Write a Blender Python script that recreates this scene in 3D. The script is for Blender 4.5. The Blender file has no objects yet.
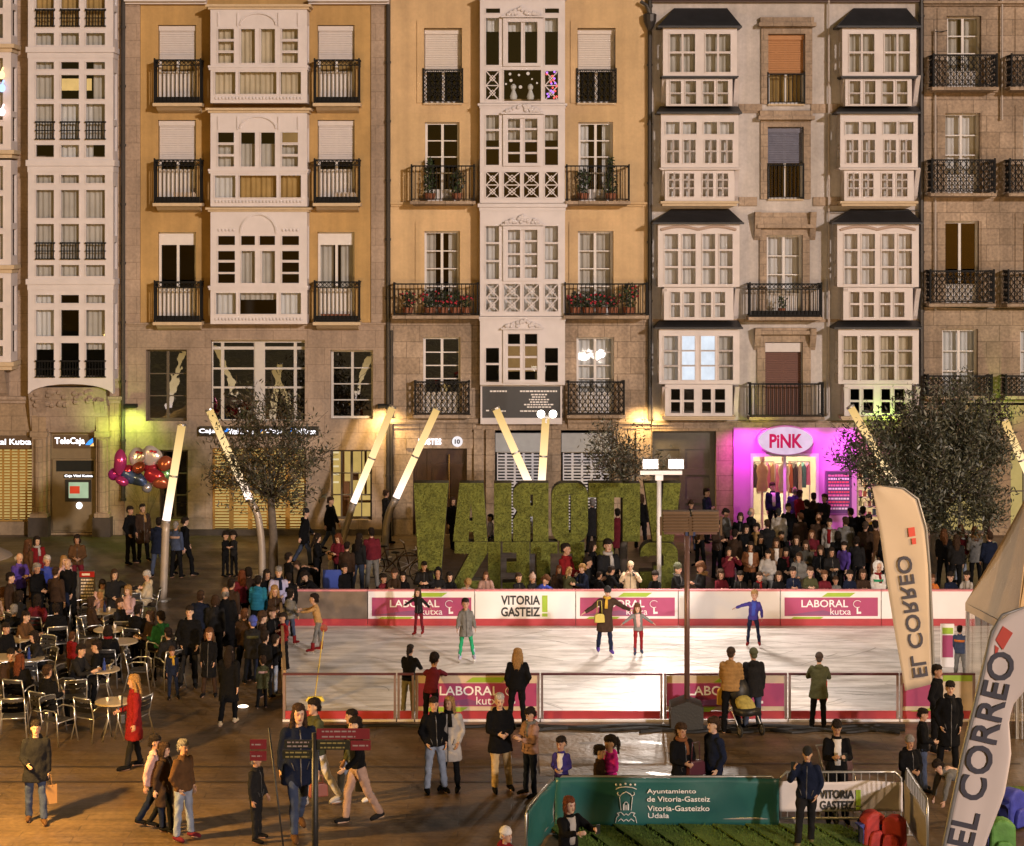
import bpy, math, random
import numpy as np
from mathutils import Vector, Matrix
R = math.radians
rnd = random.Random(11)
S = bpy.context.scene
COL = S.collection
F, HZ, CX, CH = 1900.0, 222.0, 512.0, 10.1
FY = 61.3                                   # facade plane
FS = FY / F

def at(px, py, Y): return Vector(((px - CX) * Y / F, Y, CH - (py - HZ) * Y / F))
def gp(px, py, z=0.0):
    Y = F * (CH - z) / (py - HZ)
    return Vector(((px - CX) * Y / F, Y, z))
def fx(px, Y=FY): return (px - CX) * Y / F
def fz(py, Y=FY): return CH - (py - HZ) * Y / F

# ------------------------------------------------------------------ materials
MATS = {}
def lin(c):
    if isinstance(c, str):
        c = tuple(int(c[i:i + 2], 16) / 255 for i in (0, 2, 4))
        c = tuple(v / 12.92 if v <= .04045 else ((v + .055) / 1.055) ** 2.4 for v in c)
    return c
def newmat(name):
    m = bpy.data.materials.new(name); m.use_nodes = True
    nt = m.node_tree; nt.nodes.clear()
    return m, nt, nt.nodes, nt.links
def pm(name, col, rough=.6, metal=0, var=.12, scale=6, bump=0.0, bscale=None, spec=.5, coord='Object', rvar=0.0, sheen=0):
    """principled paint with noise colour variation"""
    if name in MATS: return MATS[name]
    m, nt, N, L = newmat(name)
    o = N.new('ShaderNodeOutputMaterial'); p = N.new('ShaderNodeBsdfPrincipled'); L.new(p.outputs[0], o.inputs[0])
    c = lin(col)
    p.inputs['Roughness'].default_value = rough; p.inputs['Metallic'].default_value = metal
    p.inputs['Specular IOR Level'].default_value = spec
    if sheen:
        p.inputs['Sheen Weight'].default_value = sheen
    tc = N.new('ShaderNodeTexCoord')
    n = N.new('ShaderNodeTexNoise'); n.inputs['Scale'].default_value = scale; n.inputs['Detail'].default_value = 6
    L.new(tc.outputs[coord], n.inputs['Vector'])
    mx = N.new('ShaderNodeMix'); mx.data_type = 'RGBA'
    mx.inputs[6].default_value = (*[v * (1 - var * 1.6) for v in c], 1)
    mx.inputs[7].default_value = (*[min(1, v * (1 + var)) for v in c], 1)
    L.new(n.outputs['Fac'], mx.inputs[0]); L.new(mx.outputs[2], p.inputs['Base Color'])
    if rvar:
        mr = N.new('ShaderNodeMapRange'); mr.inputs[3].default_value = rough - rvar; mr.inputs[4].default_value = rough + rvar
        L.new(n.outputs['Fac'], mr.inputs[0]); L.new(mr.outputs[0], p.inputs['Roughness'])
    if bump:
        n2 = N.new('ShaderNodeTexNoise'); n2.inputs['Scale'].default_value = bscale or scale * 4; n2.inputs['Detail'].default_value = 5
        L.new(tc.outputs[coord], n2.inputs['Vector'])
        b = N.new('ShaderNodeBump'); b.inputs['Strength'].default_value = bump; b.inputs['Distance'].default_value = .02
        L.new(n2.outputs['Fac'], b.inputs['Height']); L.new(b.outputs[0], p.inputs['Normal'])
    MATS[name] = m
    return m
def emit(name, col, s):
    if name in MATS: return MATS[name]
    m, nt, N, L = newmat(name)
    o = N.new('ShaderNodeOutputMaterial'); e = N.new('ShaderNodeEmission')
    e.inputs[0].default_value = (*lin(col), 1); e.inputs[1].default_value = s
    n = N.new('ShaderNodeTexNoise'); n.inputs['Scale'].default_value = 3
    tc = N.new('ShaderNodeTexCoord'); L.new(tc.outputs['Object'], n.inputs['Vector'])
    mr = N.new('ShaderNodeMapRange'); mr.inputs[3].default_value = s * .75; mr.inputs[4].default_value = s * 1.25
    L.new(n.outputs['Fac'], mr.inputs[0]); L.new(mr.outputs[0], e.inputs[1])
    L.new(e.outputs[0], o.inputs[0]); MATS[name] = m
    return m
def glass(name, fac=.12, tint=(.9, .92, .92), rough=.02):
    if name in MATS: return MATS[name]
    m, nt, N, L = newmat(name)
    o = N.new('ShaderNodeOutputMaterial'); t = N.new('ShaderNodeBsdfTransparent'); t.inputs[0].default_value = (*tint, 1)
    g = N.new('ShaderNodeBsdfGlossy'); g.inputs['Roughness'].default_value = rough
    n = N.new('ShaderNodeTexNoise'); n.inputs['Scale'].default_value = 1.3
    tc = N.new('ShaderNodeTexCoord'); L.new(tc.outputs['Object'], n.inputs['Vector'])
    b = N.new('ShaderNodeBump'); b.inputs['Strength'].default_value = .06; b.inputs['Distance'].default_value = .05
    L.new(n.outputs['Fac'], b.inputs['Height']); L.new(b.outputs[0], g.inputs['Normal'])
    mx = N.new('ShaderNodeMixShader'); mx.inputs[0].default_value = fac
    L.new(t.outputs[0], mx.inputs[1]); L.new(g.outputs[0], mx.inputs[2]); L.new(mx.outputs[0], o.inputs[0])
    MATS[name] = m
    return m
def stone(name, c1, c2, mortar, bw, bh, msize=.012, rough=.8, axis='XZ', bump=.25, stain=.35, off=(0, 0), var=.5):
    """ashlar / paving: brick texture in object metres with weather stains"""
    if name in MATS: return MATS[name]
    m, nt, N, L = newmat(name)
    o = N.new('ShaderNodeOutputMaterial'); p = N.new('ShaderNodeBsdfPrincipled'); L.new(p.outputs[0], o.inputs[0])
    p.inputs['Roughness'].default_value = rough
    tc = N.new('ShaderNodeTexCoord'); sp = N.new('ShaderNodeSeparateXYZ'); cb = N.new('ShaderNodeCombineXYZ')
    L.new(tc.outputs['Object'], sp.inputs[0])
    L.new(sp.outputs['X'], cb.inputs[0]); L.new(sp.outputs['Z' if axis == 'XZ' else 'Y'], cb.inputs[1])
    br = N.new('ShaderNodeTexBrick'); br.inputs['Scale'].default_value = 1
    br.inputs['Brick Width'].default_value = bw; br.inputs['Row Height'].default_value = bh
    br.inputs['Mortar Size'].default_value = msize; br.inputs['Mortar Smooth'].default_value = .4
    br.inputs['Color1'].default_value = (*lin(c1), 1); br.inputs['Color2'].default_value = (*lin(c2), 1); br.inputs['Mortar'].default_value = (*lin(mortar), 1)
    L.new(cb.outputs[0], br.inputs['Vector'])
    n = N.new('ShaderNodeTexNoise'); n.inputs['Scale'].default_value = .55; n.inputs['Detail'].default_value = 9; n.inputs['Roughness'].default_value = .65
    L.new(tc.outputs['Object'], n.inputs['Vector'])
    n2 = N.new('ShaderNodeTexNoise'); n2.inputs['Scale'].default_value = 11; n2.inputs['Detail'].default_value = 6
    L.new(tc.outputs['Object'], n2.inputs['Vector'])
    mr = N.new('ShaderNodeMapRange'); mr.inputs[1].default_value = .3; mr.inputs[2].default_value = .7
    mr.inputs[3].default_value = 1 - stain; mr.inputs[4].default_value = 1.12
    L.new(n.outputs['Fac'], mr.inputs[0])
    mr2 = N.new('ShaderNodeMapRange'); mr2.inputs[1].default_value = .25; mr2.inputs[2].default_value = .75
    mr2.inputs[3].default_value = 1 - var * .4; mr2.inputs[4].default_value = 1 + var * .3
    L.new(n2.outputs['Fac'], mr2.inputs[0])
    mu0 = N.new('ShaderNodeMath'); mu0.operation = 'MULTIPLY'; L.new(mr.outputs[0], mu0.inputs[0]); L.new(mr2.outputs[0], mu0.inputs[1])
    mp = N.new('ShaderNodeMapping'); mp.inputs['Scale'].default_value = (2.6, 2.6, .14) if axis == 'XZ' else (.3, 3, 1); L.new(tc.outputs['Object'], mp.inputs[0])      # rain streaks / foot wear
    n3 = N.new('ShaderNodeTexNoise'); n3.inputs['Scale'].default_value = 1.0; n3.inputs['Detail'].default_value = 7; n3.inputs['Roughness'].default_value = .6; L.new(mp.outputs[0], n3.inputs['Vector'])
    mr3 = N.new('ShaderNodeMapRange'); mr3.inputs[1].default_value = .32; mr3.inputs[2].default_value = .62; mr3.inputs[3].default_value = 1 - stain * .55; mr3.inputs[4].default_value = 1.05; L.new(n3.outputs['Fac'], mr3.inputs[0])
    mu = N.new('ShaderNodeMath'); mu.operation = 'MULTIPLY'; L.new(mu0.outputs[0], mu.inputs[0]); L.new(mr3.outputs[0], mu.inputs[1])
    mx = N.new('ShaderNodeMix'); mx.data_type = 'RGBA'; mx.blend_type = 'MULTIPLY'; mx.inputs[0].default_value = 1
    L.new(br.outputs['Color'], mx.inputs[6]); L.new(mu.outputs[0], mx.inputs[7]); L.new(mx.outputs[2], p.inputs['Base Color'])
    b = N.new('ShaderNodeBump'); b.inputs['Strength'].default_value = bump; b.inputs['Distance'].default_value = .02
    sb = N.new('ShaderNodeMath'); sb.operation = 'SUBTRACT'; L.new(n2.outputs['Fac'], sb.inputs[0]); L.new(br.outputs['Fac'], sb.inputs[1])
    L.new(sb.outputs[0], b.inputs['Height']); L.new(b.outputs[0], p.inputs['Normal'])
    MATS[name] = m
    return m

# ------------------------------------------------------------------ objects
def tag(o, label=None, cat=None, group=None, kind=None):
    if label: o['label'] = label
    if cat: o['category'] = cat
    if group: o['group'] = group
    if kind: o['kind'] = kind
    return o
def empty(name, loc=(0, 0, 0), rz=0, label=None, cat=None, group=None):
    o = bpy.data.objects.new(name, None); COL.objects.link(o)
    o.location = loc; o.rotation_euler = (0, 0, rz); o.empty_display_size = .2
    return tag(o, label, cat, group)
def copy_tree(o, parent=None):
    c = o.copy(); COL.objects.link(c)
    if parent: c.parent = parent
    for ch in list(o.children): copy_tree(ch, c)
    return c

class MB:
    """collects shapes, links them as ONE mesh object"""
    def __init__(s): s.v = []; s.f = []; s.m = []; s.mi = 0; s.sm = []; s.smooth = False
    def add(s, vs, fs):
        b = len(s.v); s.v.extend([tuple(v) for v in vs])
        for f in fs:
            s.f.append([b + i for i in f]); s.m.append(s.mi); s.sm.append(s.smooth)
        return s
    def box(s, x0, x1, y0, y1, z0, z1):
        return s.add([(x0, y0, z0), (x1, y0, z0), (x1, y1, z0), (x0, y1, z0), (x0, y0, z1), (x1, y0, z1), (x1, y1, z1), (x0, y1, z1)],
                     [(0, 3, 2, 1), (4, 5, 6, 7), (0, 1, 5, 4), (1, 2, 6, 5), (2, 3, 7, 6), (3, 0, 4, 7)])
    def quad(s, a, b, c, d): return s.add([a, b, c, d], [(0, 1, 2, 3)])
    def tube(s, pts, rad, n=8, cap=True, flat=None):
        """swept tube; rad number, list of numbers or of (ra, rb)"""
        pts = [Vector(p) for p in pts]; k = len(pts)
        if not isinstance(rad, (list, tuple)): rad = [rad] * k
        vs = []; up = None
        for i, p in enumerate(pts):
            d = (pts[min(i + 1, k - 1)] - pts[max(i - 1, 0)])
            if d.length < 1e-9: d = Vector((0, 0, 1))
            d.normalize()
            if up is None: up = Vector(flat) if flat else (Vector((0, 1, 0)) if abs(d.y) < .9 else Vector((1, 0, 0)))
            a = up.cross(d)
            if a.length < 1e-6: a = Vector((1, 0, 0)).cross(d)
            a.normalize(); b = d.cross(a); up = b
            r = rad[i]; ra, rb = r if isinstance(r, (list, tuple)) else (r, r)
            for j in range(n):
                t = 2 * math.pi * j / n
                vs.append(p + a * (ra * math.cos(t)) + b * (rb * math.sin(t)))
        fs = []
        for i in range(k - 1):
            for j in range(n):
                j2 = (j + 1) % n
                fs.append((i * n + j, i * n + j2, (i + 1) * n + j2, (i + 1) * n + j))
        if cap:
            fs.append(tuple(reversed(range(n)))); fs.append(tuple(range((k - 1) * n, k * n)))
        return s.add(vs, fs)
    def bar(s, p, q, w, h=None):
        """square bar"""
        h = h or w
        p = Vector(p); q = Vector(q); d = (q - p).normalized()
        a = Vector((0, 0, 1)).cross(d)
        if a.length < 1e-4: a = Vector((1, 0, 0))
        a.normalize(); b = d.cross(a)
        vs = []
        for e in (p, q):
            for sx, sy in ((-1, -1), (1, -1), (1, 1), (-1, 1)): vs.append(e + a * (sx * w / 2) + b * (sy * h / 2))
        return s.add(vs, [(3, 2, 1, 0), (4, 5, 6, 7), (0, 1, 5, 4), (1, 2, 6, 5), (2, 3, 7, 6), (3, 0, 4, 7)])
    def lathe(s, prof, c=(0, 0, 0), n=16):
        vs = []; k = len(prof)
        for r, z in prof:
            for j in range(n):
                t = 2 * math.pi * j / n
                vs.append((c[0] + r * math.cos(t), c[1] + r * math.sin(t), c[2] + z))
        fs = [(i * n + j, i * n + (j + 1) % n, (i + 1) * n + (j + 1) % n, (i + 1) * n + j) for i in range(k - 1) for j in range(n)]
        fs.append(tuple(reversed(range(n)))); fs.append(tuple(range((k - 1) * n, k * n)))
        return s.add(vs, fs)
    def ell(s, c, r, nu=12, nv=8, M=None):
        vs = []; c = Vector(c)
        for i in range(nv + 1):
            ph = math.pi * i / nv - math.pi / 2
            for j in range(nu):
                t = 2 * math.pi * j / nu
                v = Vector((r[0] * math.cos(ph) * math.cos(t), r[1] * math.cos(ph) * math.sin(t), r[2] * math.sin(ph)))
                if M: v = M @ v
                vs.append(c + v)
        fs = [(i * nu + j, i * nu + (j + 1) % nu, (i + 1) * nu + (j + 1) % nu, (i + 1) * nu + j) for i in range(nv) for j in range(nu)]
        return s.add(vs, fs)
    def prism(s, out, y0, y1, plane='XZ', off=(0, 0, 0)):
        n = len(out)
        def m(u, v, w): return (u + off[0], w + off[1], v + off[2]) if plane == 'XZ' else ((w + off[0], u + off[1], v + off[2]) if plane == 'YZ' else (u + off[0], v + off[1], w + off[2]))
        vs = [m(u, v, y0) for u, v in out] + [m(u, v, y1) for u, v in out]
        return s.add(vs, [tuple(range(n)), tuple(reversed(range(n, 2 * n)))] + [(i, n + i, n + (i + 1) % n, (i + 1) % n) for i in range(n)])
    def holed(s, u0, u1, v0, v1, holes, w0, w1, mp=None, back=True):
        """rectangle with rectangular holes, thickness w0 (front) .. w1 (back)"""
        mp = mp or (lambda u, v, w: (u, w, v))
        us = sorted({u0, u1, *[min(max(h[i], u0), u1) for h in holes for i in (0, 1)]})
        vz = sorted({v0, v1, *[min(max(h[i], v0), v1) for h in holes for i in (2, 3)]})
        nu, nv = len(us) - 1, len(vz) - 1
        fl = [[True] * nv for _ in range(nu)]
        for i in range(nu):
            for j in range(nv):
                cu, cv = (us[i] + us[i + 1]) / 2, (vz[j] + vz[j + 1]) / 2
                for h in holes:
                    if h[0] < cu < h[1] and h[2] < cv < h[3]: fl[i][j] = False; break
        g = lambda i, j: 0 <= i < nu and 0 <= j < nv and fl[i][j]
        for i in range(nu):
            for j in range(nv):
                if not fl[i][j]: continue
                a, b, c, d = us[i], us[i + 1], vz[j], vz[j + 1]
                s.quad(mp(a, c, w0), mp(b, c, w0), mp(b, d, w0), mp(a, d, w0))
                if back: s.quad(mp(a, d, w1), mp(b, d, w1), mp(b, c, w1), mp(a, c, w1))
                if not g(i - 1, j): s.quad(mp(a, c, w1), mp(a, c, w0), mp(a, d, w0), mp(a, d, w1))
                if not g(i + 1, j): s.quad(mp(b, c, w0), mp(b, c, w1), mp(b, d, w1), mp(b, d, w0))
                if not g(i, j - 1): s.quad(mp(a, c, w1), mp(b, c, w1), mp(b, c, w0), mp(a, c, w0))
                if not g(i, j + 1): s.quad(mp(a, d, w0), mp(b, d, w0), mp(b, d, w1), mp(a, d, w1))
        return s
    def mesh(s, name, mats):
        me = bpy.data.meshes.new(name)
        me.from_pydata(s.v, [], s.f)
        for m in (mats if isinstance(mats, (list, tuple)) else [mats]): me.materials.append(m)
        if any(s.m): me.polygons.foreach_set('material_index', s.m)
        if any(s.sm): me.polygons.foreach_set('use_smooth', s.sm)
        me.update()
        return me
    def build(s, name, mats, parent=None, loc=(0, 0, 0)):
        if not s.f: return None
        o = bpy.data.objects.new(name, s.mesh(name, mats)); COL.objects.link(o)
        o.location = loc
        if parent: o.parent = parent
        return o

# ------------------------------------------------------------------ lettering
TXT = {}
def text_prep(strings):
    tmp = []
    for key in strings:
        st, bold, xs = key
        cu = bpy.data.curves.new('letters', 'FONT'); cu.body = st; cu.size = 1; cu.offset = bold; cu.extrude = .02
        cu.align_x = 'CENTER'; cu.resolution_u = 3
        o = bpy.data.objects.new('letters', cu); COL.objects.link(o); tmp.append((key, o))
    bpy.context.view_layer.update()
    dg = bpy.context.evaluated_depsgraph_get()
    for key, o in tmp:
        me = bpy.data.meshes.new_from_object(o.evaluated_get(dg))
        a = np.array([v.co[:] for v in me.vertices]); mn, mx = a.min(0), a.max(0)
        a[:, 0] = (a[:, 0] - (mn[0] + mx[0]) / 2) / (mx[0] - mn[0]); a[:, 1] = (a[:, 1] - mn[1]) / (mx[1] - mn[1])
        a[:, 2] = a[:, 2] / .02
        TXT[key] = (a, [tuple(p.vertices) for p in me.polygons])
        bpy.data.objects.remove(o)
def text(name, key, mat, parent, c, w, h, right=(1, 0, 0), up=(0, 0, 1), thick=.006, mirror=False):
    """lettering: c = middle of the base line on the carrying surface, w x h metres, standing `thick` proud"""
    a, fs = TXT[key]
    r = Vector(right).normalized(); u = Vector(up).normalized(); n = r.cross(u).normalized()   # towards the reader
    c = Vector(c)
    sg = -1 if mirror else 1
    vs = [c + r * (sg * p[0] * w) + u * (p[1] * h) + n * (thick * (.6 + p[2] * .5)) for p in a]
    mb = MB(); mb.add(vs, fs if not mirror else [tuple(reversed(f)) for f in fs])
    return mb.build(name, mat, parent)
def LOCAL(parent_loc, p): return Vector(p) - Vector(parent_loc)

# ================================================================== BUILDINGS
WORLD = set()
def wempty(name, loc, label, cat, group=None):
    o = empty(name, loc, 0, label, cat, group); WORLD.add(o.name); return o
_build = MB.build
def _wbuild(s, name, mats, parent=None, loc=(0, 0, 0)):
    o = _build(s, name, mats, parent, loc)
    if o and parent and parent.name in WORLD: o.matrix_parent_inverse = Matrix.Translation(-parent.location)
    return o
MB.build = _wbuild

WHITE = pm('gallery_paint', (.62, .57, .575), .5, var=.1, scale=2.5, bump=.06, bscale=30)
WHITE2 = pm('cream_joinery', (.635, .57, .555), .5, var=.12, scale=2.5, bump=.06, bscale=30)
WFRAME = pm('window_paint', (.66, .62, .6), .45, var=.08)
PANE = glass('window_glass', .055)
PANE2 = glass('gallery_glass', .07)
IRON = pm('wrought_iron', (.006, .0055, .0055), .65, var=.2, spec=.2)
SLATE = pm('slate', (.022, .022, .026), .55, var=.35, scale=3, bump=.3, bscale=8)
ROLL = pm('roller_shutter', (.58, .53, .52), .6, var=.06)
CUR = [pm('curtain_grey', (.46, .43, .40), .9, var=.2, scale=2), pm('curtain_cream', (.54, .45, .33), .9, var=.2, scale=2),
       pm('curtain_sheer', (.60, .59, .60), .9, var=.15, scale=2), pm('curtain_amber', (.42, .27, .1), .9, var=.25, scale=2)]
LIT = emit('lit_blind', (1.0, .62, .22), .85)
LITD = emit('dim_lit_room', (1.0, .55, .2), .28)
REFLW = emit('reflection_glow', (.85, .9, 1), 1.1)  # glow put in for a bright white reflection on the panes
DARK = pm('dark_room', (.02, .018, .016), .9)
OCHRE = stone('ochre_plaster', (.46, .285, .105), (.45, .28, .105), (.41, .255, .095), 3.5, 3.42, .006, .85, bump=.1, stain=.28, var=.16)
PEACH = stone('peach_plaster', (.58, .40, .21), (.57, .39, .21), (.53, .365, .19), 5, 3.4, .004, .85, bump=.08, stain=.22, var=.14)
PINKST = stone('pinkish_ashlar', (.37, .275, .205), (.34, .25, .185), (.26, .185, .13), 1.1, .55, .012, .8, stain=.35)
WARMST = stone('warm_ashlar', (.33, .23, .14), (.39, .275, .17), (.22, .15, .09), .95, .48, .012, .8, stain=.4)
BROWNST = stone('brown_ashlar', (.33, .24, .165), (.44, .33, .24), (.24, .175, .12), .85, .52, .016, .85, stain=.45, var=.8)
GREYPL = stone('grey_stucco', (.52, .47, .44), (.505, .455, .425), (.48, .43, .40), 4, 3.4, .004, .88, bump=.12, stain=.3, var=.25)
TRIMST = stone('trim_stone', (.38, .28, .2), (.43, .32, .23), (.27, .2, .14), .6, .38, .014, .85, stain=.4, var=.7)
CORN = pm('cornice_cream', (.55, .42, .27), .7, var=.15)

BLKC = pm('black_cable', (.01, .01, .01), .6)
class Bld:
    def __init__(s, name, label, px0, px1):
        s.px0, s.px1 = px0, px1
        s.root = wempty(name, (fx((px0 + px1) / 2), FY, 0), label, 'building')
        s.holes = []
    def hole(s, a, b, t, u): s.holes.append((fx(a), fx(b), fz(u), fz(t)))
    def wall(s, px0, px1, py0, py1, mat, proud=0.0, name='wall', th=.35):
        mb = MB(); mb.holed(fx(px0), fx(px1), fz(py1), fz(py0), s.holes, FY - proud, FY + th)
        return mb.build(name, mat, s.root)
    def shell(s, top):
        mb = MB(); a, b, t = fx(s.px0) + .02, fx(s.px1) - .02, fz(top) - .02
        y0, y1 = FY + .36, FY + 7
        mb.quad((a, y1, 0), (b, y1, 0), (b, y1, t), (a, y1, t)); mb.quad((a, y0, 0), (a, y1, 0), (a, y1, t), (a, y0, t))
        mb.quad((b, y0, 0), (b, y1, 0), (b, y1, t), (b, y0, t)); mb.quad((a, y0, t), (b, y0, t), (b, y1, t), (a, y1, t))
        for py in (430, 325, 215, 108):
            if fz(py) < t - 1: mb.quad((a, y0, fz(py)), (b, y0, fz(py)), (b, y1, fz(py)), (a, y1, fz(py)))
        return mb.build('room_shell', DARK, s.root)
    def band(s, px0, px1, py0, py1, mat, proud=.12, name='string_course', steps=2):
        mb = MB(); z0, z1 = fz(py1), fz(py0)
        for k in range(steps):
            a = z0 + (z1 - z0) * k / steps; b = z0 + (z1 - z0) * (k + 1) / steps
            p = proud * (k + 1) / steps
            mb.box(fx(px0) - (.01 * k), fx(px1) + (.01 * k), FY - p, FY + .01, a, b)
        return mb.build(name, mat, s.root)
    def surround(s, px0, px1, py0, py1, w, mat, proud=.07, cap=0):
        mb = MB(); x0, x1, z0, z1 = fx(px0), fx(px1), fz(py1), fz(py0); w *= FS
        mb.holed(x0 - w, x1 + w, z0, z1 + w, [(x0, x1, z0 - 1, z1)], FY - proud, FY + .02)
        if cap:
            mb.box(x0 - w - .1, x1 + w + .1, FY - proud - .22, FY + .01, z1 + w + .002, z1 + w + .12)
            mb.box(x0 - w - .04, x1 + w + .04, FY - proud - .1, FY + .01, z1 + w + .122, z1 + w + cap)
        return mb.build('surround', mat, s.root)
    def window(s, px0, px1, py0, py1, cols=2, rows=3, panel=0.0, shutter=0.0, smat=None, curt=0, rec=.2, fmat=None, fw=.075, cut=True, name='window', half=None, head=0.0, gm=None):
        """window or balcony door in the wall; panel = share of solid lower panel, head = solid head box, shutter = share closed from the top"""
        if cut: s.hole(px0, px1, py0, py1)
        Y = FY + rec; x0, x1, z0, z1 = fx(px0), fx(px1), fz(py1), fz(py0)
        fmat = fmat or WFRAME; H = z1 - z0
        fr = MB(); holes = []
        top = z1 - fw - head * H; zb = z0 + fw + panel * H
        W = (x1 - x0); lw = W / 2
        for leaf in range(2):
            lx0 = x0 + leaf * lw + (fw if leaf == 0 else fw * .55); lx1 = x0 + (leaf + 1) * lw - (fw if leaf == 1 else fw * .55)
            c2 = max(1, cols // 2); m = .035
            for i in range(c2):
                a = lx0 + (lx1 - lx0) * i / c2 + (m / 2 if i else 0); b = lx0 + (lx1 - lx0) * (i + 1) / c2 - (m / 2 if i < c2 - 1 else 0)
                for j in range(rows):
                    c = zb + (top - zb) * j / rows + (m / 2 if j else 0); d = zb + (top - zb) * (j + 1) / rows - (m / 2 if j < rows - 1 else 0)
                    holes.append((a, b, c, d))
        fr.holed(x0, x1, z0, z1, holes, Y, Y + .07)
        if panel:                                        # raised fields on the lower panel
            for leaf in range(2):
                a = x0 + leaf * lw + fw; b = x0 + (leaf + 1) * lw - fw
                fr.holed(a, b, z0 + fw, zb - fw, [(a + .05, b - .05, z0 + fw + .05, zb - fw - .05)], Y - .015, Y + .001, back=False)
        w = fr.build(name, fmat, s.root)
        pn = MB()
        for a, b, c, d in holes: pn.quad((a, Y + .03, c), (b, Y + .03, c), (b, Y + .03, d), (a, Y + .03, d))
        pn.build('pane', gm or PANE, w)
        if curt is not None:
            s.curtain(w, x0, x1, zb - .1, top, Y + .22, curt, half)
        if shutter:
            sh = MB(); zz = z1 - .02; bot = z1 - shutter * H
            sh.box(x0 + .01, x1 - .01, Y - .1, Y - .02, zz - .16, zz); z = zz - .162
            while z > bot:
                sh.add([(x0 + .03, Y - .045, z), (x1 - .03, Y - .045, z), (x1 - .03, Y - .06, z - .05), (x0 + .03, Y - .06, z - .05), (x1 - .03, Y - .04, z - .056), (x0 + .03, Y - .04, z - .056)],
                       [(3, 2, 1, 0), (5, 4, 2, 3)]); z -= .058
            sh.build('shutter', smat or ROLL, w)
        return w
    def curtain(s, parent, x0, x1, z0, z1, y, kind, half=None):
        mats = CUR + [LIT, LITD, REFLW]
        mb = MB(); mb.smooth = True
        n = max(8, int((x1 - x0) / .035)); vs = []
        spans = [(x0, x1)] if not half else ([(x0, x0 + (x1 - x0) * half), (x1 - (x1 - x0) * half, x1)])
        for a, b in spans:
            vs = []; k = max(6, int((b - a) / .03)); ph = rnd.random() * 6
            for i in range(k + 1):
                x = a + (b - a) * i / k
                o = .035 * math.sin(x * 38 + ph) + .02 * math.sin(x * 17 + ph * 2)
                vs += [(x, y + o, z0), (x, y + o * .6, z1)]
            mb.add(vs, [(2 * i, 2 * i + 2, 2 * i + 3, 2 * i + 1) for i in range(k)])
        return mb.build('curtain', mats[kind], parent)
    def bay(s, px0, px1, py0, py1, d, holes, mat, curt=0, cut=True, lat=(), sidewin=True, name='bay_window', inner=None, glassm=None, half=None):
        """glazed gallery standing d metres proud; holes in px"""
        Y = FY - d
        if cut: s.hole(px0 + 3, px1 - 3, py0 + 4, py1 - 4)
        x0, x1, z0, z1 = fx(px0, Y), fx(px1, Y), fz(py1, Y), fz(py0, Y)
        hs = [(fx(a, Y), fx(b, Y), fz(u, Y), fz(t, Y)) for a, b, t, u in holes]
        fr = MB(); fr.holed(x0, x1, z0, z1, hs, Y, Y + .1)
        for xa, sg in ((x0, 1), (x1, -1)):
            hh = [(Y + .22, FY - .12, z0 + .35, z1 - .45)] if sidewin and d > .45 else []
            if hh: hh = [(hh[0][0], hh[0][1], z0 + .3, z0 + (z1 - z0) * .34), (hh[0][0], hh[0][1], z0 + (z1 - z0) * .40, z1 - .45)]
            fr.holed(Y + .101, FY, z0, z1, hh, xa + sg * .002, xa + sg * .08, mp=lambda u, v, w: (w, u, v))
        fr.box(x0 + .085, x1 - .085, Y + .102, FY - .005, z0 + .005, z0 + .06); fr.box(x0 + .085, x1 - .085, Y + .102, FY - .005, z1 - .06, z1 - .005)
        b = fr.build(name, mat, s.root)
        pn = MB()
        for a, c, e, g in hs: pn.quad((a, Y + .05, e), (c, Y + .05, e), (c, Y + .05, g), (a, Y + .05, g))
        pn.build('pane', glassm or PANE2, b)
        if curt is not None:
            cs = curt if isinstance(curt, (list, tuple)) else [(curt, min(h[0] for h in holes) - 1, max(h[1] for h in holes) + 1, min(h[2] for h in holes) - 1, max(h[3] for h in holes) + 1)]
            for k, a, c, t, u in cs: s.curtain(b, fx(a, Y), fx(c, Y), fz(u, Y), fz(t, Y), Y + .24, k, half)
        # proud sash frames round each opening give the joinery some relief
        tr = MB()
        for a, c, e, g in hs:
            tr.holed(a - .03, c + .03, e - .03, g + .03, [(a, c, e, g)], Y - .022, Y + .002, back=False)
        tr.build('sash', mat, b)
        if lat:
            lt = MB()
            for a, c, t, u in lat:
                a, c, t, u = fx(a, Y), fx(c, Y), fz(t, Y), fz(u, Y); q = .03
                for k in range(2):
                    zt = t - (t - u) * k / 2; zb = t - (t - u) * (k + 1) / 2
                    lt.bar((a, Y + .02, zb), (c, Y + .02, zt), q, q); lt.bar((a, Y + .026, zt), (c, Y + .026, zb), q, q)
                    lt.bar((a, Y + .014, zb), (c, Y + .014, zb), q, q)
                    xm, zm = (a + c) / 2, (zt + zb) / 2; r = (c - a) * .22
                    p4 = [(xm, zm + r), (xm + r, zm), (xm, zm - r), (xm - r, zm)]
                    for i in range(4): lt.bar((p4[i][0], Y + .008, p4[i][1]), (p4[(i + 1) % 4][0], Y + .008, p4[(i + 1) % 4][1]), q * .8, q * .8)
            lt.build('lattice', mat, b)
        return b
    def sill(s, bayo, px0, px1, py0, py1, d, mat, over=.06, name='sill'):
        Y = FY - d; mb = MB(); x0, x1, z0, z1 = fx(px0, Y), fx(px1, Y), fz(py1, Y), fz(py0, Y)
        h = z1 - z0
        mb.box(x0 - over, x1 + over, Y - over, FY - .003, z0 + h * .5, z1)
        mb.box(x0 - over * .3, x1 + over * .3, Y - over * .3, FY - .003, z0, z0 + h * .5 - .002)
        return mb.build(name, mat, bayo)
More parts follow.
